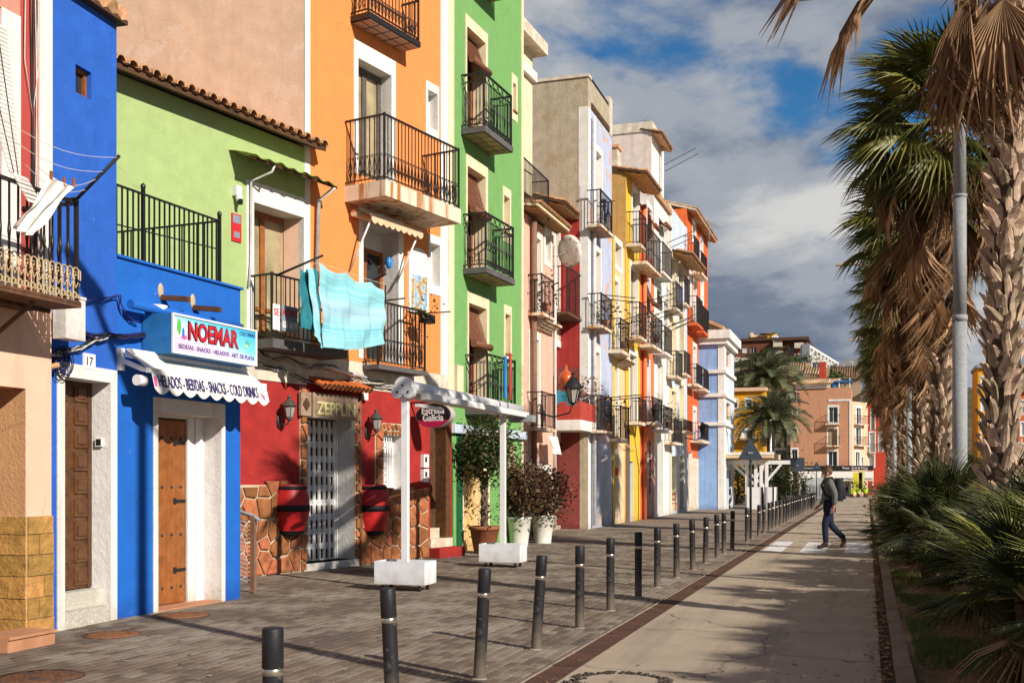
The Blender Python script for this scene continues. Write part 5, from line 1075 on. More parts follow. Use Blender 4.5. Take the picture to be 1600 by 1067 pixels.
def pipe(h, px, z0, z1, m=pipew, r=.045, out=.07): b = MB(); xx = h.x(px); b.tube([(xx, -out, z0), (xx, -out, z1)], r, m, 8); b.build('drain_pipe', h.o)
def rods(h, px, py, n=2, ln=.9, rise=.25, out=.45, where='upper'):
    x_, z_ = h.pt(px, py, out); t = thing('clothes_rods', 'black washing-line rods on the ' + where + ' balcony of the ' + h.o.name.replace('_', ' '), 'clothes rods', h.world(x_, -out, z_), h.rz, 'washing-line rods on the balconies')
    for k in range(n): b = MB(); b.tube([(k * .9, 0, 0), (k * .9 + .25, -ln, rise)], .016, black, 5); b.build('rod', t)
    b = MB(); b.tube([(.2, -ln * .8, rise * .8), (1.1, -ln * .8, rise * .8 - .02)], .004, cablew, 4); b.build('line', t)
# pink house
Pk = row('pink_house', 'pink house with a tiled terrace ledge next to the green house', -8.7, 825, 865, ya=24.75)
zp_ = Pk.z(826, 338); front(Pk, [(832, 845, 367, 492, 'blind'), (852, 860, 363, 406, 'pane', .2), (829, 842, 527, 668, 'blind'), (829, 841, 712, 830, bluedoor), (846, 858, 735, 800, 'wood')], pink, 0, zp_)
Pk.balcony(847, 866, 428, 492, .40, .07, slabm, .13); Pk.balcony(848, 868, 612, 672, .45, .07, slabm, .13); Pk.corbel(Pk.x(834), Pk.x(860), Pk.z(847, 492, .4), .35, slabm)
Pk.eave(Pk.x(815), Pk.x(866), Pk.z(832, 306, .5) - .0, .5, .12, 1.4, .16, terra, False, 0, cream)
pipe(Pk, 828, 0, zp_, piped, .08, .12); pipe(Pk, 864, .1, zp_ - .3, pipew, .04)
zt_ = Pk.z(840, 318, .45) + .08; b = MB(); xa, xb, zr = Pk.x(800, .4), Pk.x(857, .4), Pk.z(857, 283, .4)
b.bar((xa, -.4, zr), (xb, -.4, zr), .03, .03, iron); b.bar((xb, -.4, zr), (xb, 1.4, zr), .03, .03, iron)
for i in range(30): xx = xa + (xb - xa) * i / 29; b.bar((xx, -.4, zt_ - .2), (xx, -.4, zr), .014, .014, iron)
b.bar((xb, -.4, zt_ - .3), (xb, -.4, zr), .03, .03, iron); b.build('terrace_railing', Pk.o)
b = MB(); b.box((0, 1.3, zp_), (Pk.W, 3.2, zp_ + 1.9), beige).box((0, 1.1, zp_ + 1.9), (Pk.W + .2, 3.4, zp_ + 2.05), terra); b.build('terrace_room', Pk.o)
# garnet house, recessed
Gn = row('garnet_house', 'narrow weathered white and garnet house with a deep tiled eave beside the pink house', -9.0, 866, 883, ya=at_x(866, -8.7) + .02)
Gn.W = 2.35; zg = Gn.z(868, 322); front(Gn, [(868, 874, 305 + 40, 480, 'wood'), (868, 876, 540, 650, 'half'), (868, 876, 690, 822, woodr)], dirtyw, 0, zg)
Gn.eave(-.1, Gn.W, Gn.z(866, 300, .6), .62, .3, 2.2, .17, terra, False, 0, timber)
Gn.balcony_at(.15, 1.9, Gn.z(893, 494, .65), Gn.z(893, 420, .65), .65, .07, rusty, .12)
zf0, zf1 = Gn.z(870, 672, .3), Gn.z(870, 628, .3)
b = MB(); b.box((.25, -1.02, zf0), (2.2, .0, zf0 + .3), white); fo = b.build('balcony', Gn.o); rp = plaster('brick_red_paint', (.46, .06, .04)); b = MB(); b.box((.25, -1.02, zf0 + .302), (.36, .0, zf1), rp).box((.36, -1.02, zf0 + .302), (2.2, -.92, zf1), rp); b.build('parapet', fo)
b = MB()
for xx, ya, xb_, yb in ((.3, -.02, .3, -.97), (.3, -.97, 2.15, -.97)):
    b.bar((xx, ya, zf1 + .28), (xb_, yb, zf1 + .28), .03, .03, iron)
    for i in range(12): f = i / 11; p = (xx + (xb_ - xx) * f, ya + (yb - ya) * f); b.bar((*p, zf1), (*p, zf1 + .28), .014, .014, iron)
b.build('railing', fo)
fl = thing('balcony_flowers', 'dry red and orange potted plants crowding the brick-red balcony', 'plant', Gn.world(1.2, -.6, zf1), Gn.rz); flm = leafmat('red_orange_leaf', (.40, .06, .02), (.30, .18, .05), .2); leaf_cloud('foliage', fl, 420, lambda r: (r.uniform(-.6, 1.3), r.uniform(-.5, .2), r.uniform(.0, .55)), .13, [flm, ficus], 3)
bl_ = thing('ceramic_vase', 'orange glazed vase standing on the brick-red balcony', 'vase', Gn.world(.75, -.45, zf1 + .0), Gn.rz); b = MB(); b.lathe([(.07, .4), (.16, .5), (.24, .68), (.18, .88), (.06, .98), (.04, 1.12), (0, 1.15)], surf('orange_glaze', (.55, .10, .03), rough=.2, ns=4, amt=.5), 16); b.build('body', bl_); b = MB(); b.lathe([(.1, 0), (.12, .4), (0, .41)], woodd, 10); b.build('stand', bl_)
ct = thing('blue_cloth', 'blue and turquoise cloth over the brick-red balcony rail', 'laundry', Gn.world(.28, -.9, zf1), Gn.rz); b = MB(); b.grid(lambda u, v: (-.03 - .02 * math.sin(u * 9), u * .8, .32 - v * .42 + .02 * math.sin(u * 12)), 10, 8, surf('blue_cloth', (.05, .3, .42), rough=.9, ns=8, amt=.6)); b.build('cloth', ct)
ch_ = MB(); p_ = ray(850, 268); zc0 = Gn.z(850, 300, -1.2); xc = Gn.x(850, -1.2); ch_.lathe([(.2, 0), (.2, Gn.z(850, 245, -1.2) - zc0), (.27, Gn.z(850, 240, -1.2) - zc0), (.27, Gn.z(850, 228, -1.2) - zc0), (0, Gn.z(850, 228, -1.2) - zc0)], dirtyw, 12, (xc, 1.2, zc0)); ch_.build('chimney', Gn.o)
# satellite dish
x_, z_ = Gn.pt(887, 393, .75); ds = thing('satellite_dish', 'rust-spotted white satellite dish between the pink and the grey house', 'satellite dish', Gn.world(x_, -.75, z_), Gn.rz)
dm = surf('dish_white', (.74, .70, .63), rough=.5, ns=9, amt=.2, patch=.15, patchcol=(.35, .2, .1), ps=8); MT = rot(R(62), 'Z') @ rot(R(78), 'X')
b = MB(); b.lathe([(.0, -.0), (.2, .012), (.36, .05), (.46, .09), (.475, .085), (.36, .035), (.2, -.005), (0, -.018)], dm, 24); b.build('reflector', ds, MT)
b = MB(); b.tube([(.0, .45, .08), (0, .25, .45)], .014, gmetal, 6); b.tube([(.4, -.1, .08), (0, .22, .46)], .008, gmetal, 5); b.tube([(-.4, -.1, .08), (0, .22, .46)], .008, gmetal, 5); b.box((-.03, .18, .42), (.03, .26, .52), gmetal); b.build('feed_arm', ds, MT); b = MB(); b.tube([(0, .0, 0), (.1, .35, -.1), (.1, .75, -.1)], .02, gmetal, 6); b.build('mount', ds)
# cast lantern on a bracket
x_, z_ = Gn.pt(895, 605, 1.35); la = thing('street_lantern', 'black cast-iron lantern on a wall bracket in front of the brick-red balcony', 'lantern', Gn.world(x_, -1.35, z_), Gn.rz)
b = MB(); b.lathe([(.10, -.42), (.20, .0)], surf('lantern_glass'), 6, smooth=False); b.build('glass', la); b = MB(); b.lathe([(.27, -.02), (.25, .03), (.19, .12), (.07, .27), (.03, .3), (.035, .34), (.06, .37), (.0, .44)], black, 14); b.build('cap', la)
b = MB(); b.lathe([(0, -.48), (.11, -.44), (.11, -.41), (0, -.41)], black, 8)
for k in range(6): a = k * math.pi / 3; b.bar((.105 * math.cos(a), .105 * math.sin(a), -.42), (.205 * math.cos(a), .205 * math.sin(a), 0), .02, .02, black)
b.tube([(0, 0, -.46), (0, .1, -.7), (0, .55, -.8), (0, 1.2, -.62)], .022, black, 6); b.build('bracket', la)
# grey concrete house
Gy = row('grey_house', 'tall house with a bare grey concrete side wall and a peeling lilac front', -8.13, 919, 956)
zy = Gy.z(919, 120); rsg = front(Gy, [(929, 940, 232, 352, 'half'), (927, 938, 388, 512, 'blind'), (926, 937, 547, 675, 'blind'), (927, 936, 708, 824, bluedoor), (940, 949, 712, 822, bpale)], lilac, 0, zy - .9, jm=white, sidem=concrete)
b = MB(); b.box((.004, .004, zy - .9), (Gy.W - .4, 8, zy), concrete).box((-.04, -.03, zy), (.35, 8, zy + .10), dirtyw).box((Gy.W - .42, -.02, zy - .9), (Gy.W, .5, zy + .35), dirtyw); b.build('roof_parapet', Gy.o)
b = MB(); b.box((-.005, -.012, 0), (Gy.x(922), .3, zy - .9), white); b.build('corner_strip', Gy.o)
hm = Gy.z(919, 340); b = MB(); b.box((-.02, .26, 0), (.002, 3.0, Gy.z(900, 565)), maroonw).box((-.016, .26, Gy.z(900, 565)), (.002, 3.0, hm), garn).box((-.022, .0, 0), (.0, .26, Gy.z(919, 660)), concrete).box((-.018, .0, Gy.z(919, 660)), (.0, .26, hm + 1), whitej); b.build('painted_side_wall', Gy.o)
b = MB(); zr = zy + .0; zb0 = zy - .86; x0, x1 = .38, Gy.W - .44
b.bar((x0, .02, zr + .1), (x1, .02, zr + .1), .03, .03, iron)
for i in range(26): xx = x0 + (x1 - x0) * i / 25; b.bar((xx, .02, zb0), (xx, .02, zr + .1), .016, .016, iron)
b.box((x0, -.03, zb0 - .0), (x1, .03, zb0 + .18), timber); b.build('roof_railing', Gy.o)
pipe(Gy, 924, .1, zy - 1.1, pipew, .06, .1)
for c in ((939, 957, 296, 354), (940, 956, 458, 512), (940, 956, 618, 676)): Gy.balcony(*c, .45, .08, slabm, .12, False, 'plain', None, terrazzo)
rods(Gy, 945, 461, 2, .9, -.1); rods(Gy, 945, 622, 2, 1.1, .1, where='lowest')
bk = thing('bicycle', 'dark bicycle parked on the top balcony of the grey house', 'bicycle', Gy.world(Gy.x(942, .3), -.22, Gy.z(942, 349, .3) + .02), Gy.rz); b = MB()
for xx in (.3, 1.15):
    q = MB(); q.tube([(xx + .3 * math.cos(t * .524), 0, .3 + .3 * math.sin(t * .524)) for t in range(12)], .018, black, 5, closed=True); q.tube([(xx - .3, 0, .3), (xx + .3, 0, .3)], .005, gmetal, 4); q.tube([(xx, 0, 0), (xx, 0, .6)], .005, gmetal, 4); q.build('wheel', bk)
for p, q in (((.3, 0, .3), (.5, 0, .75)), ((.5, 0, .75), (1.0, 0, .72)), ((1.15, 0, .3), (1.0, 0, .85)), ((.7, 0, .3), (.5, 0, .78)), ((.7, 0, .3), (1.0, 0, .7)), ((.3, 0, .3), (.7, 0, .3))): b.tube([p, q], .015, navy, 5)
b.build('frame', bk); b = MB(); b.box((.38, -.06, .78), (.62, .06, .83), black); b.build('saddle', bk); b = MB(); b.tube([(1.0, -.25, .92), (1.0, 0, .86), (1.0, .25, .92)], .014, black, 5); b.build('handlebar', bk)
x_, z_ = Gn.pt(1200, 700); t = thing('pale_banner', 'pale cloth with red letters over the door of the pink house', 'banner', Pk.world(Pk.x(855, .3), -.35, Pk.z(855, 706, .3)), Pk.rz); b = MB(); b.grid(lambda u, v: (u * .9, -v * .12 + .02 * math.sin(u * 9), -.05 + .5 - v * .5), 8, 5, awnw); cl_ = b.build('cloth', t)
# peach house
Pc = row('peach_house', 'low peach house with cream framed windows below the shade-toned yellow party wall', -8.2, 957, 977)
zc_ = Pc.z(957, 372); front(Pc, [(961, 971, 378, 412, 'wood', .3), (959, 966, 437, 545, 'white'), (958, 965, 566, 682, 'white'), (959, 966, 697, 819, snow)], peach, 0, zc_)
b = MB(); b.box((0, -.02, 0), (.35, .0, 2.2), yellow).box((.0, -.018, 2.2), (.3, 0, zc_), yellow); b.build('painted_strip', Pc.o)
MB().box((Pc.x(961), -.03, Pc.z(961, 743)), (Pc.x(965), -.001, Pc.z(961, 731)), redp).build('notice', Pc.o)
for c in ((970, 983, 497, 551), (970, 983, 634, 690)): Pc.balcony(*c, .5, .1, slabm, .12)
Pc.corbel(Pc.x(960), Pc.x(978), Pc.z(970, 551, .5), .4, slabm); rods(Pc, 974, 500, 2, 1.0, .3)
# yellow house
Ye = row('yellow_house', 'bright yellow house with a shade-toned party wall and a heavy tiled eave', -8.15, 978, 1000)
ze = Ye.z(980, 268); front(Ye, [(988, 998, 290, 384, 'half'), (985, 996, 415, 526, 'blind'), (984, 995, 552, 662, 'blind'), (980, 990, 720, 816, timber)], yellow, 0, ze, sidem=ochre)  # side wall: grazing-light shade is put into its colour, an ochre-dulled yellow
b = MB(); b.box((0, -.02, 0), (.6, .0, 3.3), surf('dark_roughcast', (.14, .11, .085), rough=.95, bump=1, bs=14)); b.build('dado', Ye.o); Ye.eave(-.1, Ye.W + .3, ze - .12, .75, .22, 2.2, .2, terra, False, 0, timber)
b = MB(); b.box((-.05, .3, ze), (.5, 1.6, ze + .8), dirtyw).box((-.1, .25, ze + .8), (.55, 1.65, ze + .9), terra); b.build('chimney', Ye.o)
for c in ((1000, 1010, 330, 384), (1000, 1010, 472, 529), (999, 1010, 622, 663)): Ye.balcony(*c, .5, .09, slabm, .12)
rods(Ye, 1003, 474, 2, 1.1, .35)
# coral house
Co = row('coral_house', 'coral orange house with a long upper balcony and black door ornaments', -8.2, 1000, 1022)
zo = Co.z(1001, 318); front(Co, [(1011, 1018, 322, 398, 'roll'), (1006, 1015, 430, 534, 'roll'), (1006, 1015, 566, 656, 'half'), (1010, 1019, 690, 806, coral)], coral, 0, zo, jm=snow)
pipe(Co, 1003, 0, zo, coral, .09, .1)
for c in ((1010, 1032, 350, 412), (1019, 1035, 490, 542), (1020, 1035, 620, 663)): Co.balcony(*c, .6, .1, slabm, .12)
rods(Co, 1022, 492, 2, 1.0, .3); b = MB(); xx = Co.x(1013)
for i in range(9): z = .95 + i * .24; b.tube(arc((xx + .2, -.03, z + .1), .085, .4 + i, 4.6 + i, 8), .022, iron, 5); b.bar((xx + .02, -.03, z), (xx + .38, -.03, z + .03 * (-1) ** i), .03, .03, iron)
b.build('iron_ornament', Co.o)
# white house
Wh = row('white_house', 'white house with a green window shutter between coral and pale blue houses', -8.2, 1022, 1046)
zw = Wh.z(1023, 306); front(Wh, [(1029, 1036, 340, 366, 'roll'), (1037, 1043, 352, 428, 'half'), (1026, 1034, 450, 482, 'green'), (1037, 1043, 470, 552, 'pane'), (1027, 1036, 566, 668, 'half'), (1027, 1036, 686, 803, gmetal)], snow, 0, zw)
b = MB(); b.box((0, -.12, zw), (Wh.W, .3, zw + .22), terra); b.build('coping', Wh.o)
for c in ((1036, 1050, 378, 427), (1039, 1050, 509, 553), (1038, 1050, 634, 674)): Wh.balcony(*c, .5, .09, snow, .12)
rods(Wh, 1042, 380, 2, 1.0, .45); rods(Wh, 1042, 512, 2, 1.0, .4, where='middle')
# pale blue house
Pb = row('pale_blue_house', 'pale blue and cream house with a tiled canopy and dark balconies', -8.25, 1046, 1073)
zb_ = Pb.z(1048, 322); front(Pb, [(1060, 1066, 398, 440, 'half'), (1049, 1055, 400, 480, 'half'), (1049, 1056, 500, 590, 'white'), (1061, 1068, 490, 590, 'pane'), (1049, 1056, 610, 690, 'half'), (1061, 1068, 600, 690, 'white'), (1050, 1057, 712, 798, white), (1062, 1068, 712, 797, timber)], pale, 0, zb_, jm=cream)
b = MB(); b.box((0, -.02, 0), (.25, .0, zb_), peach).box((Pb.W - .4, -.018, 2.0), (Pb.W, 0, zb_), pale); b.build('painted_strip', Pb.o); Pb.eave(Pb.x(1050), Pb.W, Pb.z(1052, 372, .6), .9, .3, .0, .2, terra, False)
for c in ((1057, 1067, 440, 484), (1071, 1078, 431, 476), (1057, 1066, 548, 590), (1070, 1079, 548, 586), (1054, 1066, 655, 694), (1069, 1082, 655, 676)): Pb.balcony(*c, .5, .1, slabm, .12)
rods(Pb, 1050, 508, 2, 1.1, .5)
# vermilion house
Ve = row('vermilion_house', 'vermilion red house with a sloping tiled roof at the far end of the row', -8.3, 1073, 1106)
zv = Ve.z(1076, 330); front(Ve, [(1082, 1087, 342, 372, 'white'), (1094, 1098, 372, 402, 'white'), (1076, 1080, 425, 470, 'white'), (1083, 1088, 425, 500, 'white'), (1095, 1099, 435, 500, 'white'), (1083, 1088, 540, 600, 'half'), (1095, 1099, 545, 610, 'half'), (1083, 1088, 640, 690, 'half'), (1076, 1082, 705, 795, white), (1090, 1098, 705, 791, woodd)], rust, 0, zv, jm=snow)
b = MB(); b.box((0, -.02, 0), (Ve.W, .0, 2.6), dirtyw); b.build('dado', Ve.o); Ve.eave(0, Ve.W + .1, zv - .05, .5, .3, 2.5, .22, terra, False, 0, dirtyw); gs = flat('green_balcony_screen', (.02, .14, .07))
for c, kk in (((1085, 1093, 368, 410), 0), ((1096, 1105, 392, 428), 0), ((1089, 1098, 462, 508), 1), ((1099, 1108, 478, 520), 1), ((1089, 1098, 568, 603), 0), ((1100, 1108, 575, 610), 0), ((1096, 1124, 660, 691), 0)):
    o = Ve.balcony(*c, .55, .12, rust if kk else slabm, .12)
# set-back penthouse above
Ph = House('set_back_penthouse', 'plain pinkish white top-floor block set back above the yellow and coral houses', 'house', (-9.6, at_x(1018, -9.6)), (-9.6, at_x(1035, -9.6)), G)
zh = Ph.z(1018, 205); Ph.wall(0, Ph.W, 8, zh, [], white, depth=9, sidem=plaster('pinkish_white', (.70, .58, .50), streak=.4)); b = MB(); b.box((-.06, -.06, zh), (Ph.W + .1, 9, zh + .45), dirtyw); b.build('parapet', Ph.o); Ph.eave(-.1, Ph.W, zh - .1, .5, .3, .5, .22, terra); pipe(Ph, 1030, 8, zh, pipew, .08, .15); rods(Ph, 1034, 260, 2, 1.6, .8, .1)
# tv aerial
def aerial(h, px, py, out, lab, s_=1.0):
    x_, z_ = h.pt(px, py, out); t = thing('tv_aerial', lab, 'aerial', h.world(x_, -out, z_), h.rz, 'rooftop aerials'); b = MB(); b.tube([(0, 0, -1.2 * s_), (0, 0, .3 * s_)], .02, gmetal, 5); b.build('mast', t); b = MB(); b.tube([(-.6 * s_, 0, .0), (1.2 * s_, -.3 * s_, .0)], .014, gmetal, 4)
    for i in range(9): f = -.5 + i * .2; b.tube([(f * s_, -.17 * (f + .6) * s_ - .28 * s_, .0), (f * s_, -.17 * (f + .6) * s_ + .28 * s_, .0)], .009, gmetal, 4)
    for j in (-1, 1): b.tube([(-.7 * s_, -.3 * s_, .35 * j * s_), (-.5 * s_, 0, 0), (-.7 * s_, .3 * s_, .35 * j * s_)], .009, gmetal, 4)
    b.build('aerial', t)
aerial(Ve, 1108, 350, .5, 'tv aerial on the roof edge of the vermilion house', 1.0); aerial(Ph, 1010, 192, -3, 'low tv aerial on the set-back penthouse roof', .8)
# sky-blue tower house and cream gable behind
Tw = House('sky_blue_house', 'sky-blue corner house with white string courses closing the row', 'house', (-7.0, at_x(1131, -7.0)), (-7.0, at_x(1147, -7.0)), G)
ztw = Tw.z(1131, 530); rs = [Tw.rect(1135, 1142, 545, 572) , Tw.rect(1135, 1142, 628, 655), Tw.rect(1135, 1142, 735, 790)]; rs = [(r[0], r[1], max(0, r[2]), r[3], .25, white) for r in rs]
Tw.wall(0, Tw.W, 0, ztw, rs, pale, white, depth=6, sidem=skyb)
for r in rs[:2]: Tw.window(r, woodr, blindm, .1, 2)
Tw.door(rs[2], bluedoor, (1, 3))
b = MB(); z1_ = Tw.z(1131, 516); b.box((-.35, -.35, ztw + .02), (Tw.W + .3, 6, z1_), snow).box((-.2, -.2, ztw - .25), (Tw.W + .1, 6, ztw + .02), snow)
for py in (580, 617, 662): z = Tw.z(1131, py); b.box((-.12, -.12, z - .09), (Tw.W + .05, 6, z + .09), snow)
b.build('string_course', Tw.o); b = MB(); b.box((-.02, -.03, 0), (.35, .0, ztw - .3), white).box((-.03, -.025, 0), (0, .3, ztw - .3), snow); b.build('corner_strip', Tw.o)
Cg = House('cream_gable_house', 'small cream gable house with a tiled verge behind the sky-blue corner house', 'house', (-9.2, 70), (-9.2, 78), G)
a = at_y(1104, 470, 70); c = at_y(1132, 512, 70); b = MB(); b.face([(0, 0, 6), (0, 0, c.z), (0, 6, a.z + 1.2), (0, 6, 6)], cream).face([(0, 0, 6), (8, 0, 6), (8, 0, c.z), (0, 0, c.z)], cream); b.build('wall', Cg.o); b = MB(); b.hexa([(-.3, -.5, c.z - .12), (8, -.5, c.z - .12), (8, 6, a.z + 1.1), (-.3, 6, a.z + 1.1), (-.3, -.5, c.z + .1), (8, -.5, c.z + .1), (8, 6, a.z + 1.4), (-.3, 6, a.z + 1.4)], terra); b.build('roof', Cg.o); MB().box((-.03, 2.2, c.z - 2.2), (0.02, 2.9, c.z - .9), glass).build('window', Cg.o)
# ground-floor clutter: chair
q = ground(1050, 802); ch = thing('wooden_chair', 'light wooden chair standing against the white house fronts', 'chair', (q.x, q.y, 0), R(20)); b = MB(); b.box((-.22, -.22, .43), (.22, .22, .47), woodo); b.build('seat', ch)
for sx in (-1, 1):
    for sy in (-1, 1): MB().box((sx * .2 - .02, sy * .2 - .02, 0), (sx * .2 + .02, sy * .2 + .02, .43 if sy < 0 else .95), woodo).build('leg', ch)
b = MB(); b.box((-.18, .185, .6), (.18, .215, .68), woodo).box((-.18, .185, .82), (.18, .215, .92), woodo); b.build('backrest', ch)
# corner lanterns of the far houses
for px, py, h, lab in ((1025, 640, Co, 'black lantern on the coral house front below its lowest balcony'), (1098, 668, Ve, 'black lantern on the vermilion house front')):
    x_, z_ = h.pt(px, py, .9); t = thing('street_lantern', lab, 'lantern', h.world(x_, -.9, z_), h.rz, 'street lanterns on the far house fronts'); b = MB(); b.lathe([(.09, -.36), (.17, 0)], glass, 6, smooth=False); b.build('glass', t); b = MB(); b.lathe([(.21, -.02), (.15, .10), (.05, .21), (0, .3)], black, 10); b.build('cap', t); b = MB(); b.tube([(0, 0, -.38), (0, .3, -.6), (0, .9, -.45)], .025, black, 5); b.build('bracket', t)

# small pots and plants on the far balconies
for k, (h, px, py, lab) in enumerate(((Pk, 853, 488, 'small green pot plant on the upper balcony of the pink house'), (Gy, 946, 513, 'trailing green plant on the middle balcony of the grey house'), (Gy, 948, 672, 'bushy pot plant on the lowest balcony of the grey house'), (Pc, 975, 546, 'dark pot plants along the upper balcony of the peach house'), (Ye, 1005, 524, 'reddish pot plant on the middle balcony of the yellow house'), (Co, 1026, 537, 'dry pot plant on the middle coral house balcony'), (Wh, 1044, 669, 'green pot plant on the lowest white house balcony'), (Ve, 1106, 683, 'tufted green plant with a dark flower on the lowest vermilion house balcony'))):
    x_, z_ = h.pt(px, py, .35); t = thing('balcony_plant', lab, 'potted plant', h.world(x_, -.35, z_ + .04), h.rz); b = MB(); b.lathe([(.09, 0), (.13, .22), (.11, .22), (0, .2)], terrapot, 10); b.build('pot', t); leaf_cloud('foliage', t, 130, ball(.3, .18, .28, (0, 0, .45), .1), .13, [[ficus, maroon][k % 2], ficus2], 200 + k)
# ================================================================== square and town at the end of the street
G2 = 'houses behind the square'
def facing(name, lab, Y, pl, pr, cat='house', grp=G2):
    return House(name, lab, cat, (at_y(pl, HOR, Y).x, Y), (at_y(pr, HOR, Y).x, Y), grp)
YB = 112
tanroof = surf('ochre_roof_tile', (.46, .31, .17), rough=.9, ns=3, amt=.5, isl=.3)
bpeach = plaster('brown_peach_plaster', (.54, .27, .155), streak=.3); lpeach = plaster('pale_peach_plaster', (.80, .50, .32)); oyel = plaster('orange_yellow_plaster', (.80, .36, .015)); wred = plaster('warm_red_plaster', (.5, .06, .03))
Pe = facing('brown_peach_house', 'plain brownish peach house with terracotta roof beyond the square', YB, 1235, 1330); zt = Pe.z(1240, 607)
rs = front(Pe, [(1237, 1244, 612, 626, 'pane'), (1238, 1245, 638, 647, 'pane'), (1238, 1245, 669, 680, 'pane'), (1295, 1309, 636, 660, 'pane'), (1294, 1308, 670, 697, 'wood'), (1294, 1308, 705, 728, 'pane'), (1237, 1246, 702, 727, 'pane'), (1252, 1262, 742, 768, 'pane'), (1300, 1318, 740, 768, 'pane')], bpeach, 0, zt)
zter = Pe.z(1293, 627); b = MB(); b.box((-.1, -.2, zt), (Pe.x(1294), 1.2, zt + .25), snow); b.hexa([(-.1, -.4, zt + .25), (Pe.x(1296), -.4, zt + .25), (Pe.x(1312), 7, zt + 1.3), (-.1 + .8, 7, zt + 1.3), (-.1, -.4, zt + .4), (Pe.x(1296), -.4, zt + .4), (Pe.x(1312), 7, zt + 1.45), (.7, 7, zt + 1.45)], tanroof); ro = b.build('roof', Pe.o); b = MB()
for i in range(20):
    xx = .0 + i * .2; b.tube([(xx, -.45, zt + .42), (xx + .9, 7, zt + 1.48)], .085, tanroof if i % 3 else terra, 6)
b.build('tile', ro, kind='stuff')
for zz, k in ((Pe.z(1290, 664), 0), (Pe.z(1290, 698), 1)): Pe.balcony_at(Pe.x(1290), Pe.x(1312), zz, zz + 1.0, .6, .12, slabm, .14)
b = MB(); b.box((Pe.x(1294), -.06, zter), (Pe.W, .3, zter + .18), snow).box((Pe.x(1327), -.05, 0), (Pe.W, .0, zter), snow); b.build('string_course', Pe.o)
tr_ = thing('roof_terrace', 'roof terrace with blue canopy and white posts on the brownish peach house', 'terrace', Pe.world(Pe.x(1294), 0, zter + .18), Pe.rz); b = MB()
for xx in (.1, 1.0, 2.0): b.box((xx, .2, 0), (xx + .09, .3, 2.1), whitep)
b.build('post', tr_); b = MB(); b.box((.7, .1, 1.7), (2.3, 2.5, 1.85), flat('blue_canvas', (.02, .16, .45))).box((.45, .3, 0), (.95, .35, 1.8), MATS['blue_canvas']); b.build('canopy', tr_); b = MB(); b.grid(lambda u, v: (.1 + 2.0 * u, .15, .1 + .8 * v), 2, 2, glass); b.build('parapet_glass', tr_)
Lp = House('pale_peach_house', 'pale peach corner house between the brownish peach and the red house', 'house', (at_y(1330, HOR, YB).x + .02, YB + .1), (at_y(1356, HOR, YB + 3).x, YB + 3), G2); zl = Lp.z(1332, 627); front(Lp, [(1338, 1345, 637, 662, 'pane'), (1337, 1345, 668, 695, 'pane'), (1337, 1343, 706, 728, 'pane'), (1346, 1349, 714, 728, 'pane')], lpeach, 0, zl, jm=snow)
for py in (664, 697): Lp.balcony_at(Lp.x(1334), Lp.x(1350), Lp.z(1336, py), Lp.z(1336, py) + .95, .5, .1, slabm, .14)
Rd = facing('red_house', 'red house with white framed windows half hidden by the palm trunks', YB + 3.2, 1356, 1384); front(Rd, [(1361, 1367, 640, 672, 'pane'), (1359, 1367, 676, 706, 'white'), (1357, 1366, 711, 728, 'white'), (1373, 1379, 676, 706, 'white')], wred, 0, Rd.z(1360, 628), jm=snow)
Rd.balcony_at(Rd.x(1357), Rd.x(1369), Rd.z(1360, 708), Rd.z(1360, 694), .5, .1, slabm, .16)
Ol = facing('shaded_brown_house', 'brown house with dark shuttered openings behind the date palms', YB + 2, 1205, 1235); front(Ol, [(1212, 1229, 614, 628, 'pane'), (1213, 1229, 670, 697, timber), (1212, 1230, 703, 720, gmetal), (1214, 1230, 636, 660, timber)], plaster('dull_brown', (.30, .19, .11)), 0, Ol.z(1210, 600)); b = MB(); b.hexa([(0, -.4, Ol.z(1210, 600)), (Ol.W, -.4, Ol.z(1210, 600)), (Ol.W, 6, Ol.z(1210, 578)), (0, 6, Ol.z(1210, 578)), (0, -.4, Ol.z(1210, 600) + .2), (Ol.W, -.4, Ol.z(1210, 600) + .2), (Ol.W, 6, Ol.z(1210, 578) + .2), (0, 6, Ol.z(1210, 578) + .2)], terra); b.build('roof', Ol.o)
Oy = facing('orange_yellow_house', 'orange yellow house with white window frames behind the date palms', 96, 1138, 1196); zz = Oy.z(1140, 612); front(Oy, [(1143, 1152, 625, 637, 'pane'), (1165, 1174, 624, 637, 'pane'), (1139, 1144, 660, 672, 'pane'), (1160, 1176, 672, 686, 'white'), (1185, 1191, 640, 655, 'pane')], oyel, 0, zz, jm=snow)
b = MB(); b.box((-.1, -.3, zz), (Oy.W + .1, 5, zz + .3), lpeach).box((0, -.05, Oy.z(1140, 650)), (Oy.W, 0, Oy.z(1140, 650) + .12), peach).box((0, -.05, Oy.z(1140, 686)), (Oy.W, 0, Oy.z(1140, 686) + .12), peach); b.build('string_course', Oy.o); Oy.balcony_at(Oy.x(1156), Oy.x(1184), Oy.z(1156, 690), Oy.z(1156, 680), .6, .15, timber, .14)
tanroof = surf('ochre_roof_tile', (.46, .31, .17), rough=.9, ns=3, amt=.5, isl=.3)
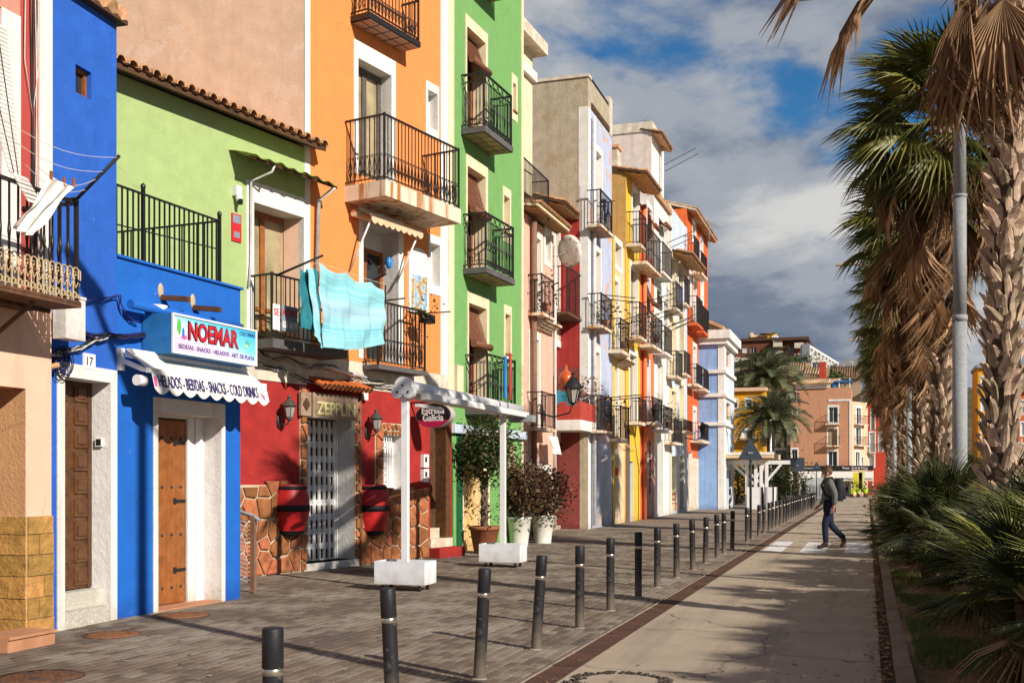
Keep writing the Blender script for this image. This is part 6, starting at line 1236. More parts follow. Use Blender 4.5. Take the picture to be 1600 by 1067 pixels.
# hill with flats
def hz(x, y):
    t = max(0.0, min(1.0, (y - 122) / 110)); s_ = t * t * (3 - 2 * t); return -.3 + s_ * (19.5 * (1 - .5 * max(0, min(1, (x - 5) / 45))) + 2.0 * math.sin(x * .09) + 1.2 * math.sin(x * .23 + y * .1))
b = MB(); b.grid(lambda u, v: (-110 + u * 220, 118 + v * 330, hz(-110 + u * 220, 118 + v * 330)), 60, 60, surf('scrub_hillside', (.10, .085, .045), rough=1, ns=.12, amt=.6, bump=1, patch=.4, patchcol=(.17, .12, .07), ps=.2)); b.build('hill', None, kind='structure')
brick = surf('brown_brick_front', (.17, .055, .032), rough=.85, ns=3, amt=.3, bump=.3); YA = 225
Ap = facing('brown_apartment_block', 'brown brick apartment block with white balconies on the hill', YA, 1138, 1262, 'apartment block'); z0 = 14; z1 = Ap.z(1150, 534)
wins = [(px, px + 9, py, py + 9, 'white' if (px + py) % 3 else 'pane', .2) for px in (1146, 1160, 1173, 1203, 1230) for py in (543, 562, 579) if not (px == 1146 and py == 543)] + [(1143, 1156, 541, 550, 'pane', .3)]
front(Ap, wins, brick, z0, z1, jm=brick, depth=14)
for px0, px1, py0, py1 in ((1209, 1223, 533, 543), (1242, 1256, 537, 545), (1242, 1256, 554, 563), (1212, 1224, 550, 560), (1142, 1156, 559, 567), (1158, 1168, 561, 568), (1142, 1156, 576, 583)): a = Ap.pt(px0, py1); b = MB(); b.box((a[0], -1.5, a[1]), (Ap.x(px1), 0, Ap.z(px0, py0)), dirtyw); b.build('balcony', Ap.o)
b = MB(); b.box((-.3, -.5, z1), (Ap.x(1214), 14, z1 + .5), timber).box((Ap.x(1214), -1.8, z1 - .3), (Ap.W + .3, 14, z1 + .3), timber); b.build('roof_slab', Ap.o)
b = MB(); zz = z1 + .5; b.box((Ap.x(1168), 2, zz), (Ap.x(1212), 9, Ap.z(1168, 522)), peach).box((Ap.x(1197), 1.5, zz), (Ap.x(1212), 6, Ap.z(1197, 520)), yellow).box((Ap.x(1205), 1.2, zz), (Ap.x(1214), 4, Ap.z(1205, 523)), snow).box((Ap.x(1250), 2, zz), (Ap.x(1256), 6, Ap.z(1250, 529)), peach).box((Ap.x(1221), 2, zz), (Ap.x(1246), 6, Ap.z(1221, 529)), dirtyw).box((Ap.x(1171), 1.6, zz), (Ap.x(1175), 3, Ap.z(1171, 518)), peach); ph = b.build('penthouse', Ap.o)
b = MB()
for a0, a1, pz, ap in ((1186, 1212, 520, 515), (1168, 1199, 526, 521), (1222, 1236, 528, 524)):
    xa, xb = Ap.x(a0), Ap.x(a1); za, zb_ = Ap.z(a0, pz), Ap.z(a0, ap); c = ((xa + xb) / 2, 5, zb_)
    q = [(xa, 1, za), (xb, 1, za), (xb, 9, za), (xa, 9, za)]
    for i in range(4): b.face([q[i], q[(i + 1) % 4], c], terra)
b.build('roof', ph)
Wb = House('white_gallery_block', 'white modern block with glazed galleries on the hill', 'apartment block', (at_y(1264, HOR, 215).x, 215), (at_y(1310, HOR, 250).x, 250), G2); za, zb_ = Wb.z(1264, 594), Wb.z(1264, 537)
b = MB(); z1 = zb_; b.box((0, .6, za - 6), (Wb.W, 1.6, z1), snow); b.build('wall', Wb.o)
for j in range(3): b = MB(); zz = z1 - .2 - j * (z1 - za) / 2.6; b.box((-.4, -.12, zz - .45), (Wb.W, .6, zz), snow); b.build('slab', Wb.o)
for i in range(9):
    xx = Wb.W * (i + .1) / 8.4; MB().box((xx, -.1, za - 2), (xx + .6, .55, z1 - .2), snow).build('column', Wb.o) if xx + .5 < Wb.W else None
    for j in range(2): 
        zz = z1 - .7 - j * (z1 - za) / 2.6
        if xx + 3 < Wb.W: MB().box((xx + .6, .5, zz - (z1 - za) / 2.6 + 1.4), (xx + 3.4, .61, zz - .4), glass).build('window', Wb.o)
b = MB(); b.box((-.5, -.2, za - 6), (0, 1.2, z1), gmetal); b.build('end_wall', Wb.o)
# lower roofs and walls between the square and the flats
def cot(name, lab, Y, pl, pr, py0, py1, wallm, roofm, slope=.4, cat='house'):
    h = facing(name, lab, Y, pl, pr, cat); z1 = h.z(pl, py1); h.wall(0, h.W, max(0, hz(h.A.x, Y) - 3), z1, [], wallm, depth=7)
    b = MB(); L = 6; b.hexa([(-.2, -.5, z1), (h.W + .2, -.5, z1), (h.W + .2, L, z1 + L * slope), (-.2, L, z1 + L * slope), (-.2, -.5, z1 + .2), (h.W + .2, -.5, z1 + .2), (h.W + .2, L, z1 + L * slope + .2), (-.2, L, z1 + L * slope + .2)], roofm); ro = b.build('roof', h.o); b = MB(); n = int(h.W / .33)
    for i in range(n): b.tube([(i * .33, -.55, z1 + .22), (i * .33, L, z1 + L * slope + .24)], .12, roofm, 6)
    b.build('tile', ro, kind='stuff'); return h
cot('cream_hill_house', 'cream house with a wide tiled roof below the brown apartment block', 150, 1200, 1262, 0, 602, peach, tanroof, .55)
h = cot('gabled_hill_house', 'white walled house with a small tiled roof and red pillar under the white block', 142, 1256, 1292, 0, 592, snow, tanroof, .3); b = MB(); b.box((h.W - .9, -.6, 8), (h.W - .1, .0, h.z(1280, 566)), wred); b.build('pillar', h.o)
h2 = facing('glazed_terrace_house', 'house with dark windows beside the red pillar on the hill', 148, 1268, 1284); front(h2, [(1269, 1275, 566, 582, 'pane'), (1276, 1282, 566, 590, 'pane')], dirtyw, 5, h2.z(1268, 562))
cot('far_tiled_house', 'long low tiled house behind the roof terrace', 160, 1296, 1345, 0, 592, plaster('sandy_wall', (.42, .30, .19)), surf('dull_roof_tile', (.28, .17, .10), rough=.9, ns=4, amt=.5), .35)
for k, (pl, pr, py, Y, m, lab) in enumerate(((1308, 1330, 566, 260, gmetal, 'grey flat block right of the white gallery block'), (1320, 1342, 560, 300, plaster('far_grey_wall', (.30, .29, .28)), 'farthest grey block on the hill beside the palms'))):
    h = facing('hill_block', lab, Y, pl, pr, 'apartment block'); front(h, [(pl + 8, pl + 12, py + 6, py + 20, 'white', .2)], m, 4, h.z(pl, py))
def tree_blob(name, lab, c, r, mats, n, leaf, seed, trunk=None, group=None, cat='tree'):
    t = thing(name, lab, cat, (c[0], c[1], trunk if trunk is not None else c[2] - r[2]), 0, group); zc = c[2] - (trunk if trunk is not None else c[2] - r[2])
    b = MB(); b.tube([(0, 0, 0), (.1, 0, zc * .5), (0, .1, zc)], [.16, .12, .05], bark, 6); b.build('trunk', t); leaf_cloud('crown', t, n, ball(r[0], r[1], r[2], (0, 0, zc), .1), leaf, mats, seed); return t
bush = leafmat('dark_bush_leaf', (.025, .05, .012), (.07, .10, .022), .15, .5); bush2 = leafmat('light_bush_leaf', (.12, .17, .03), (.07, .11, .02), .2)
for k, (px, py, Y, r, lab) in enumerate(((1243, 572, 172, (4.0, 2, .8), 'dark hedge-like tree below the left balconies of the hill flats'), (1288, 596, 150, (1.2, 1.2, .8), 'dark tree before the white gallery block'), (1150, 600, 150, (4, 2, 3.5), 'dark tree behind the orange yellow house'))):
    p = at_y(px, py, Y); tree_blob('bushy_tree', lab, (p.x, Y, p.z), r, [bush, bush2], 1100, .55, 40 + k, max(2, p.z - 5), 'trees on the hill')
for k, (px, py, Y, r, lab) in enumerate(((1152, 762, 70, (2.0, 1.6, 1.9), 'dark leaning tree in the shade of the white pergola'), (1216, 748, 78, (2.0, 1.4, 1.7), 'rounded sunlit bush right of the pergola'), (1196, 755, 80, (1.8, 1.3, 1.6), 'dark bush behind the pergola walls'))):
    p = at_y(px, py, Y); tree_blob('garden_tree', lab, (p.x, Y, max(r[2] * .8, p.z)), r, [bush, bush2], 2200, .24, 60 + k, 0, 'garden trees behind the pergola')
# date palms
frond = leafmat('date_palm_leaf', (.07, .085, .045), (.21, .21, .11), .2, .45)
def date_frond(L, seed):
    rng = random.Random(seed); b = MB(); n = 46; pts = [(L * (i / n), 0, .30 * L * math.sin(i / n * 1.7) - .36 * L * (i / n) ** 2.4) for i in range(n + 1)]; b.tube(pts[::3], [.018 * (1 - i / 13) + .006 for i in range(len(pts[::3]))], bush2, 4)
    for i in range(4, n + 1):
        p = Vector(pts[i]); d = (Vector(pts[i]) - Vector(pts[i - 1])).normalized(); ll = L * .17 * math.sin(math.pi * (.12 + .82 * i / n)) + .08
        for sgn in (-1, 1): q = p + d * ll * .75 + Vector((0, sgn * ll * .72, ll * (.30 + rng.uniform(-.15, .1)))); u = d * .009; b.face([p - u, p + u, q.lerp(p, .4) + u * 1.3, q, q.lerp(p, .4) - u * 1.3], frond)
    return b.mesh('leaf')
dfm = [date_frond(1.0, k) for k in range(3)]
def date_palm(px, py, Y, L, n, lab, seed):
    p = at_y(px, py, Y); rng = random.Random(seed); t = thing('date_palm', lab, 'palm tree', (p.x, Y, 0), 0, 'date palms on the square'); b = MB(); b.tube([(0, 0, p.z * i / 14) for i in range(15)], [.30 - .006 * i + .02 * (i % 2) for i in range(15)], bark, 9); b.build('trunk', t)
    for k in range(n):
        f = k / n; el = 1.35 - 2.05 * f ** .8; az = k * 2.39996; s_ = L * rng.uniform(.85, 1.1) * (.8 + .2 * math.sin(math.pi * f)); put('leaf', dfm[k % 3], t, T((0, 0, p.z)) @ rot(az, 'Z') @ rot(-el + .25, 'Y') @ rot(rng.uniform(-.3, .3), 'X') @ Matrix.Scale(s_, 4))
date_palm(1198, 592, 100, 3.7, 52, 'taller date palm before the brown house beyond the pergola', 2); date_palm(1203, 655, 88, 3.2, 50, 'shorter date palm just behind the pergola', 3)
b = MB(); p = at_y(1204, 700, 87); b.tube([(0, 0, 0), (0, 0, at_y(1204, 655, 87).z)], .09, whitep, 8); b.build('white_pole', None, T((p.x, 87, 0)), label='slim white pole beside the shorter date palm', cat='pole')
p = at_y(1170, 708, 74); yt = thing('spiky_plant', 'dark spiky plant rising behind the roof of the pergola', 'plant', (p.x, 74, 0)); b = MB(); b.tube([(0, 0, 0), (0, 0, p.z)], .08, bark, 6); b.build('stem', yt); b = MB(); rng = random.Random(5)
for k in range(60): a, e = rng.uniform(0, 6.28), rng.uniform(-.3, 1.4); d = Vector((math.cos(a) * math.cos(e), math.sin(a) * math.cos(e), math.sin(e))); u = d.orthogonal() * .04; c = Vector((0, 0, p.z)); b.face([c - u, c + u, c + d * .7], bush)
b.build('leaves', yt)
# pergola with cream awnings
YP = 58; pg = thing('pergola', 'white timber pergola with a cream awning roof and low white walls', 'pergola', (at_y(1133, HOR, YP).x, YP, 0)); zr = at_y(1140, 716, YP).z; wd = at_y(1228, HOR, YP).x - at_y(1133, HOR, YP).x
xx = lambda px: at_y(px, HOR, YP).x - at_y(1133, HOR, YP).x
b = MB(); b.box((xx(1107), -1.0, zr), (xx(1208), 5, zr + .28), awnc).box((xx(1110), -1.02, zr + .16), (xx(1212), -.9, zr + .3), awnw); b.build('awning_roof', pg)
for px in (1136, 1167, 1181, 1189.5, 1198): MB().box((xx(px) - .08, -.08, 0), (xx(px) + .08, .08, zr - .1), wmetal).build('post', pg)
b = MB(); b.box((xx(1134), -.06, zr - .32), (xx(1235), .06, zr - .12), wmetal)
b.bar((xx(1180), 0, zr - 1.4), (xx(1145), 0, zr - .3), .1, .13, wmetal); b.bar((xx(1196), 0, zr - 1.5), (xx(1155), 0, zr - .3), .1, .13, wmetal); b.bar((xx(1182), 0, zr - 1.0), (xx(1196), 0, zr - .3), .1, .12, wmetal); b.bar((xx(1198), 0, zr - 1.2), (xx(1221), 0, zr - .3), .1, .12, wmetal); b.build('brace', pg)
hw = at_y(1180, 761, YP - 2).z; b = MB()
for a, c in ((1168, 1194), (1195, 1211)): b.box((xx(a) + .02, -.5, 0), (xx(c) - .02, -.42, hw), wmetal).box((xx(c) - .1, -.5, 0), (xx(c) - .02, 2.0, hw), wmetal)
b.build('low_wall', pg)
# cafe awning, fascia, furniture
YC = YB - 3; ca = thing('cafe_awning', 'long cream cafe awning with a black lettered fascia across the far houses', 'awning', (at_y(1246, HOR, YC).x, YC, 0)); X_ = lambda px: at_y(px, HOR, YC).x - at_y(1246, HOR, YC).x; Z_ = lambda py: at_y(1300, py, YC).z
b = MB(); b.box((X_(1248), 0, Z_(751)), (X_(1365), 2.6, Z_(747)), awnw).hexa([(X_(1248), -.1, Z_(747)), (X_(1365), -.1, Z_(747)), (X_(1365), 2.6, Z_(739)), (X_(1248), 2.6, Z_(739)), (X_(1248), -.1, Z_(746)), (X_(1365), -.1, Z_(746)), (X_(1365), 2.6, Z_(735)), (X_(1248), 2.6, Z_(735))], awnw); b.build('cloth', ca)
b = MB(); b.box((X_(1253), 2.3, Z_(734)), (X_(1365), 2.7, Z_(727)), black); fs = b.build('fascia', ca); text(fs, 'Ristorante', whitep, T(((X_(1255) + X_(1270)) / 2, 2.28, Z_(730.5))) @ UP90, X_(1270) - X_(1255), None); text(fs, 'Pasta  Grill & Pizza', whitep, T(((X_(1316) + X_(1356)) / 2, 2.28, Z_(730.5))) @ UP90, X_(1356) - X_(1316), None)
b = MB()
for px in (1250, 1290, 1330, 1363): b.box((X_(px), .2, 0), (X_(px) + .1, .3, Z_(748)), wmetal)
b.build('post', ca)
for k, (px, lab) in enumerate(((1330.5, 'left of three lime green flower pots before the cafe'), (1341, 'middle of three lime green flower pots before the cafe'), (1352, 'right of three lime green flower pots before the cafe'))):
    p = at_y(px, HOR, 100); t = thing('lime_flower_pot', lab, 'flower pot', (p.x, 100, 0), 0, 'lime green pots before the cafe'); b = MB(); b.lathe([(.14, .3), (.27, .72), (.25, .72), (0, .68)], limep, 12).box((-.16, -.16, 0), (.16, .16, .3), timber); b.build('pot', t); leaf_cloud('foliage', t, 120, ball(.3, .3, .35, (0, 0, 1.0), .1), .2, [bush2, bush], 80 + k)
for k, (px, m, w_, h_, lab) in enumerate(((1340, flat('yellow_poster', (.75, .65, .05)), .8, 1.7, 'pale and yellow menu board standing before the cafe'), (1346.5, yellowp, .5, 1.9, 'narrow yellow banner standing before the cafe'))):
    p = at_y(px, HOR, 103); t = thing('menu_board', lab, 'menu board', (p.x, 103, 0)); b = MB(); b.box((-w_ / 2, -.03, .5), (w_ / 2, .03, .5 + h_), m); b.build('board', t); MB().box((-.04, .04, 0), (.04, .1, 1.2), gmetal).build('stand', t)
rng = random.Random(9)
for k in range(9):
    px = (1233, 1239, 1246, 1253, 1258, 1312, 1320, 1325, 1360)[k]; p = at_y(px, HOR, 104); t = thing('cafe_chair', 'dark cafe chair in the shade under the long cream awning', 'chair', (p.x, 104, 0), rng.uniform(0, 6), 'dark chairs under the cafe awning'); m = (black, navy, woodd)[k % 3]; MB().box((-.25, -.25, .42), (.25, .25, .48), m).build('seat', t); MB().box((-.25, .2, .5), (.25, .25, .95), m).build('backrest', t)
    for sx in (-1, 1):
        for sy in (-1, 1): MB().box((sx * .22 - .02, sy * .22 - .02, 0), (sx * .22 + .02, sy * .22 + .02, .42), m).build('leg', t)
for k, px in enumerate((1236, 1249)):
    p = at_y(px, HOR, 103.5); t = thing('parasol', ('folded white parasol left of the square sign' if k == 0 else 'folded white parasol right of the square sign'), 'parasol', (p.x, 103.5, 0)); b = MB(); b.lathe([(.05, 1.0), (.2, 1.3), (.12, 2.6), (.03, 3.0)], awnw, 10); b.build('canopy', t); MB().box((-.03, -.03, 0), (.03, .03, 3.1), gmetal).build('pole', t)
# recycling container
p = at_y(1275, HOR, 90); rc = thing('waste_container', 'grey white ribbed waste container with a rounded lid at the road end', 'container', (p.x, 90, 0)); w_ = 28 * 90 / FPX / 2 * 1.05; wcm = surf('container_grey', (.52, .55, .56), rough=.5, streak=.3)
b = MB(); b.box((-w_, 0, .1), (w_, 1.2, 1.15), wcm); b.build('body', rc); b = MB(); b.prism([(-w_ * 1.05 * math.cos(math.pi * i / 12), 0, 1.17 + .55 * math.sin(math.pi * i / 12)) for i in range(13)], (0, 1.2, 0), wcm); b.build('lid', rc)
for i in range(6): MB().box((-w_ + .08 + i * w_ / 3.2, -.04, .2), (-w_ + .22 + i * w_ / 3.2, 0, 1.05), gmetal).build('rib', rc)
# houses seen through the palms on the right
for k, (pl, pr, py, Y, m, lab) in enumerate(((1572, 1640, 612, 120, plaster('orange_red_far', (.62, .14, .05)), 'orange red house seen right of the nearest palm trunk'), (1528, 1556, 575, 150, oyel, 'orange house seen between the lamp post and the nearest palm'), (1424, 1452, 560, 150, plaster('ochre_far', (.62, .38, .14)), 'ochre house glimpsed between the farther palm trunks'))):
    h = facing('seafront_house', lab, Y, pl, pr); n = max(1, int((pr - pl) / 18)); ops = [(pl + 5 + i * 18, pl + 13 + i * 18, py + 14 + j * 34, py + 34 + j * 34, 'white', .2) for i in range(n) for j in range(3)]; front(h, ops, m, 0, h.z(pl, py), jm=snow)
    b = MB(); b.box((-.2, -.4, h.z(pl, py)), (h.W + .2, 8, h.z(pl, py) + .4), gmetal); b.build('roof', h.o)
# ================================================================== fan palms
fan_g = leafmat('fan_leaf_green', (.045, .058, .010), (.17, .165, .035), .25, .5); fan_y = leafmat('fan_leaf_yellowing', (.26, .24, .05), (.16, .17, .03), .3, .45)
fan_d = leafmat('fan_leaf_dead', (.20, .10, .045), (.50, .31, .16), .15, .8); fan_d2 = leafmat('fan_leaf_rotten', (.11, .055, .026), (.30, .165, .08), .1, .85); fan_w = leafmat('scrub_fan_leaf', (.016, .024, .006), (.095, .105, .026), .2, .55)
petm = surf('leaf_stalk', (.22, .20, .06), rough=.5, ns=8, amt=.3)
def fan_leaf(seed, m, Rr=.85, n=28, spread=4.1, pet=.9, droop=.35, split=.5, tip=.5, pm=None, cup=.0, ragged=.12, pdrop=.12, wmul=1.0):
    rng = random.Random(seed); b = MB(); pm = pm or petm; hub = Vector((pet, 0, -pdrop * pet))
    if pet > .05: b.tube([(pet * i / 4, 0, -pdrop * pet * (i / 4) ** 2) for i in range(5)], [.022, .018, .015, .012, .008], pm, 4)
    da = spread / n; st = (.03, split * .55, split, (1 + split) / 2, 1.0)
    for i in range(n):
        a = -spread / 2 + da * (i + .5); L = Rr * (.66 + .34 * math.cos(a * .55)) * rng.uniform(1 - ragged, 1); jit = rng.uniform(-.03, .03); tp = tip * rng.uniform(.5, 1.4); rows = []
        for s_ in st:
            r = s_ * L; hw = r * math.tan(da / 2) if s_ <= split else split * L * math.tan(da / 2) * max(.06, ((1 - s_) / (1 - split)) ** .8); hw *= wmul if s_ > .1 else 1
            aa = a + jit * s_; d = Vector((math.cos(aa), math.sin(aa), 0)); q = Vector((-d.y, d.x, 0)); z = -droop * r * r / Rr - (tp * (s_ - split) ** 2 * Rr if s_ > split else 0) + cup * r * abs(math.sin(a)) ; fold = min(hw, .02) * .9
            c = hub + d * r + Vector((0, 0, z)); rows.append((c + q * hw - Vector((0, 0, fold)), c + Vector((0, 0, fold)), c - q * hw - Vector((0, 0, fold))))
        base = len(b.v)
        for r_ in rows: b.v += [tuple(v) for v in r_]
        for k in range(len(rows) - 1):
            o = base + k * 3; b.idx((o, o + 1, o + 4, o + 3), m); b.idx((o + 1, o + 2, o + 5, o + 4), m)
    return b.mesh('leaf')
FG = [fan_leaf(k, fan_g, .95, 30, 4.0, .95, .32, .45, .55) for k in range(3)] + [fan_leaf(9, fan_y, .9, 28, 3.8, .9, .42, .45, .7)]
FD = [fan_leaf(20 + k, (fan_d, fan_d2)[k % 2], .95, 22, (1.1, .8, 1.5, .65)[k], .70, .30, .42, .55, fan_d, .1, .25, .05, 2.0) for k in range(4)]
def boot_mesh(seed, L=.34, w_=.13, m=None):
    rng = random.Random(seed); b = MB(); n = 5; P = []
    for i in range(n + 1):
        s_ = i / n; ww = w_ * (1 - .45 * s_) * (1 if i < n else .55); out = .02 + .13 * s_ ** 1.8 + rng.uniform(-.006, .006); z = L * s_
        P.append([(x_ * ww / 2, -out + abs(x_) * .045, z + (rng.uniform(-.03, .03) if i == n else 0)) for x_ in (-1, -.45, .3, 1)])
    base = len(b.v)
    for r_ in P: b.v += r_
    nb = len(b.v)
    for r_ in P: b.v += [(x_ * .9, y_ + .022, z_) for x_, y_, z_ in r_]
    for i in range(n):
        for j in range(3):
            o = base + i * 4 + j; b.idx((o, o + 1, o + 5, o + 4), m); o = nb + i * 4 + j; b.idx((o + 4, o + 5, o + 1, o), m)
    for j in range(3): o, q = base + n * 4 + j, nb + n * 4 + j; b.idx((o, o + 1, q + 1, q), m)
    for i in range(n): b.idx((base + i * 4, base + i * 4 + 4, nb + i * 4 + 4, nb + i * 4), m); b.idx((base + i * 4 + 3, nb + i * 4 + 3, nb + i * 4 + 7, base + i * 4 + 7), m)
    return b.mesh('leaf_base')
bootm = surf('dry_leaf_base', (.52, .38, .26), rough=.85, ns=10, amt=.4, bump=.4, isl=.35, streak=.35, dirt=(.22, .09, .03)); trunkm = surf('fibrous_trunk', (.12, .075, .045), rough=1, ns=12, amt=.5, bump=1)
BT = [boot_mesh(k, (.30, .36, .26, .40)[k], (.19, .16, .21, .15)[k], bootm) for k in range(4)]
FR = random.Random(21)
GP = 'fan palms along the planting bed'
def fan_palm(x, y, H, lab, rt=.23, boots=0, pitch=.1, nl=44, nd_=70, skirt=2.2, s_=1.0, lean=(0, 0), bs=1.0, drop=1.75):
    rng = random.Random(int(x * 100 + y * 37)); t = thing('fan_palm', lab, 'palm tree', (x, y, bedz(x, y) - .05), 0.0, GP); RZ = rot(-t.matrix_basis.to_euler().z, 'Z')
    ax = lambda z: Vector((lean[0] * (z / H) ** 1.5, lean[1] * (z / H) ** 1.5, z)); ax = (lambda f: lambda z: (RZ @ f(z)))(ax); rad = lambda z: rt * (1.0 - .22 * z / H) * (1.18 if z < .5 else 1)
    b = MB(); k = 24; b.tube([ax(H * i / k) for i in range(k + 1)], [rad(H * i / k) * rng.uniform(.95, 1.05) for i in range(k + 1)], trunkm, 12); tk = b.build('trunk', t)
    z = .12; a = 0; items = []
    while z < H - .3: items.append((z, a)); z += pitch / 3.1; a += 2.39996
    nb = len(items); single = [i for i in range(nb)] if boots >= nb else []
    mb = MB()
    for i, (z, a) in enumerate(items):
        sc_ = rng.uniform(.75, 1.3) * bs; M = T(ax(z)) @ rot(a + rng.uniform(-.15, .15), 'Z') @ T((0, -rad(z) * .92, 0)) @ rot(rng.uniform(-.12, .10), 'X') @ rot(rng.uniform(-.55, .55), 'Y') @ Matrix.Diagonal((sc_, sc_ * rng.uniform(.55, 1.25), sc_, 1)); me = rng.choice(BT)
        if i < boots or i in single: put('leaf_base', me, tk, M)
        else:
            o = len(mb.v); mb.v += [tuple(M @ v.co) for v in me.vertices]
            for p in me.polygons: mb.idx([o + q for q in p.vertices], bootm)
    if mb.v: mb.build('leaf_base', tk, kind='stuff')
    # live crown
    top = ax(H)
    for k in range(nl):
        f = k / nl; el = 1.25 - drop * f; az = k * 2.39996 + rng.uniform(-.2, .2); sc_ = s_ * rng.uniform(.85, 1.1)
        put('leaf', FG[3] if rng.random() < .12 + .1 * f else rng.choice(FG[:3]), t, T(top + Vector((0, 0, .15 - .5 * f))) @ rot(az, 'Z') @ rot(-el, 'Y') @ rot(rng.uniform(-.5, .5), 'X') @ Matrix.Scale(sc_, 4))
    # skirt of dead leaves
    for k in range(nd_):
        f = (k / nd_); zz = H - .3 - skirt * f ** 1.1; el = -.55 - .85 * min(1, f * 1.5) + rng.uniform(-.18, .18); az = k * 2.39996 + rng.uniform(-.3, .3); sc_ = s_ * rng.uniform(.75, 1.15)
        put('dead_leaf', rng.choice(FD), t, T(ax(zz)) @ rot(az, 'Z') @ T((rad(zz) * .6, 0, 0)) @ rot(-el, 'Y') @ rot(rng.uniform(-.9, .9), 'X') @ Matrix.Scale(sc_, 4))
    return t
PALM_X = 1.3
PALM1 = fan_palm(1.20, 11.4, 7.4, 'nearest fan palm with a thick trunk of woven dead leaf bases', .165, 300, .046, 13, 6, .5, 1.0, (.18, 0), .66, 1.35)
put_dead = [(7.05, 185, -.62, 1.35), (7.1, 200, -.30, 1.45), (6.9, 205, -1.25, 1.25), (6.75, 200, -1.45, 1.15), (6.9, 175, -1.35, 1.25), (6.95, 190, -1.30, 1.35), (6.85, 207, -1.4, 1.3), (6.7, 195, -1.5, 1.2), (6.8, 212, -1.5, 1.25), (6.8, 215, -1.35, 1.2), (6.9, 160, -1.3, 1.25), (6.7, 190, -1.42, 1.2), (6.75, 235, -1.35, 1.2), (6.7, 265, -1.35, 1.2), (6.8, 250, -1.3, 1.3), (6.6, 205, -1.4, 1.1), (6.7, 140, -1.4, 1.2), (6.9, 225, -1.2, 1.3)]
for z_, az_, el_, s_ in put_dead: put('dead_leaf', FD[int(z_ * 100 + az_) % 4], PALM1, T((.18, 0, z_)) @ rot(R(az_), 'Z') @ T((.38, 0, 0)) @ rot(-el_, 'Y') @ rot(random.uniform(-.6, .6), 'X') @ Matrix.Scale(s_, 4))
fan_palm(1.30, 21.5, 8.1, 'second fan palm from the camera with green crown and long brown skirt', .225, 260, .062, 58, 80, 2.3, 1.12, (0, 0), .75, 2.0)
PL = [(1.32, 30.0, 8.2, 'third fan palm along the bed with a shaggy skirt of dead leaves'), (1.25, 37.5, 8.2, 'fourth fan palm along the bed with a slim shaggy trunk'), (1.3, 45.5, 8.3, 'fifth fan palm along the bed in the dense row'), (1.25, 56.5, 8.1, 'sixth fan palm along the bed in the dense row'), (1.3, 63, 8.2, 'seventh fan palm along the bed near the square'), (1.3, 73, 7.8, 'farthest fan palm along the bed, next to the red house')]
for x, y, H, lab in PL: fan_palm(x, y, H, lab, .225, 0, .075, 50, 90, 2.6, 1.15, (FR.uniform(-.15, .15), 0), .75, 2.0)
# ---- scrubby dwarf fan palms of the bed
DW = [fan_leaf(50 + k, fan_w, .37, 24, (3.3, 2.8, 3.6)[k], .30, .10, .30, .25, None, -.08, .15, -.02) for k in range(3)] + [fan_leaf(60, fan_y, .36, 22, 3.2, .30, .15, .3, .4), fan_leaf(61, fan_d, .34, 14, 2.0, .26, .4, .3, .9, fan_d)]
def dwarf(x, y, lab, n=34, s_=1.0, stems=3, h=.35):
    rng = random.Random(int(x * 91 + y * 53)); t = thing('dwarf_fan_palm', lab, 'shrub', (x, y, bedz(x, y)), 0, 'dwarf fan palms in the bed'); hs = []
    b = MB()
    for k in range(stems): a = k * 6.28 / stems + rng.uniform(-.5, .5); r = .26 * s_ * (stems > 1); p = Vector((r * math.cos(a), r * math.sin(a), 0)); q = p * 1.5 + Vector((0, 0, h * s_ * rng.uniform(.7, 1.3))); hs.append(q); b.tube([p, (p + q) / 2, q], [.09, .08, .06], trunkm, 7)
    b.build('trunk', t)
    for k in range(n):
        f = k / n; c = hs[k % stems]; el = 1.35 - 1.65 * f + rng.uniform(-.15, .15); az = k * 2.39996 + rng.uniform(-.3, .3); me = DW[4] if f > .88 and rng.random() < .5 else (DW[3] if rng.random() < .10 else rng.choice(DW[:3]))
        put('dead_leaf' if me is DW[4] else 'leaf', me, t, T(c) @ rot(az, 'Z') @ rot(-el, 'Y') @ rot(rng.uniform(-.5, .5), 'X') @ Matrix.Scale(s_ * rng.uniform(.8, 1.2), 4))
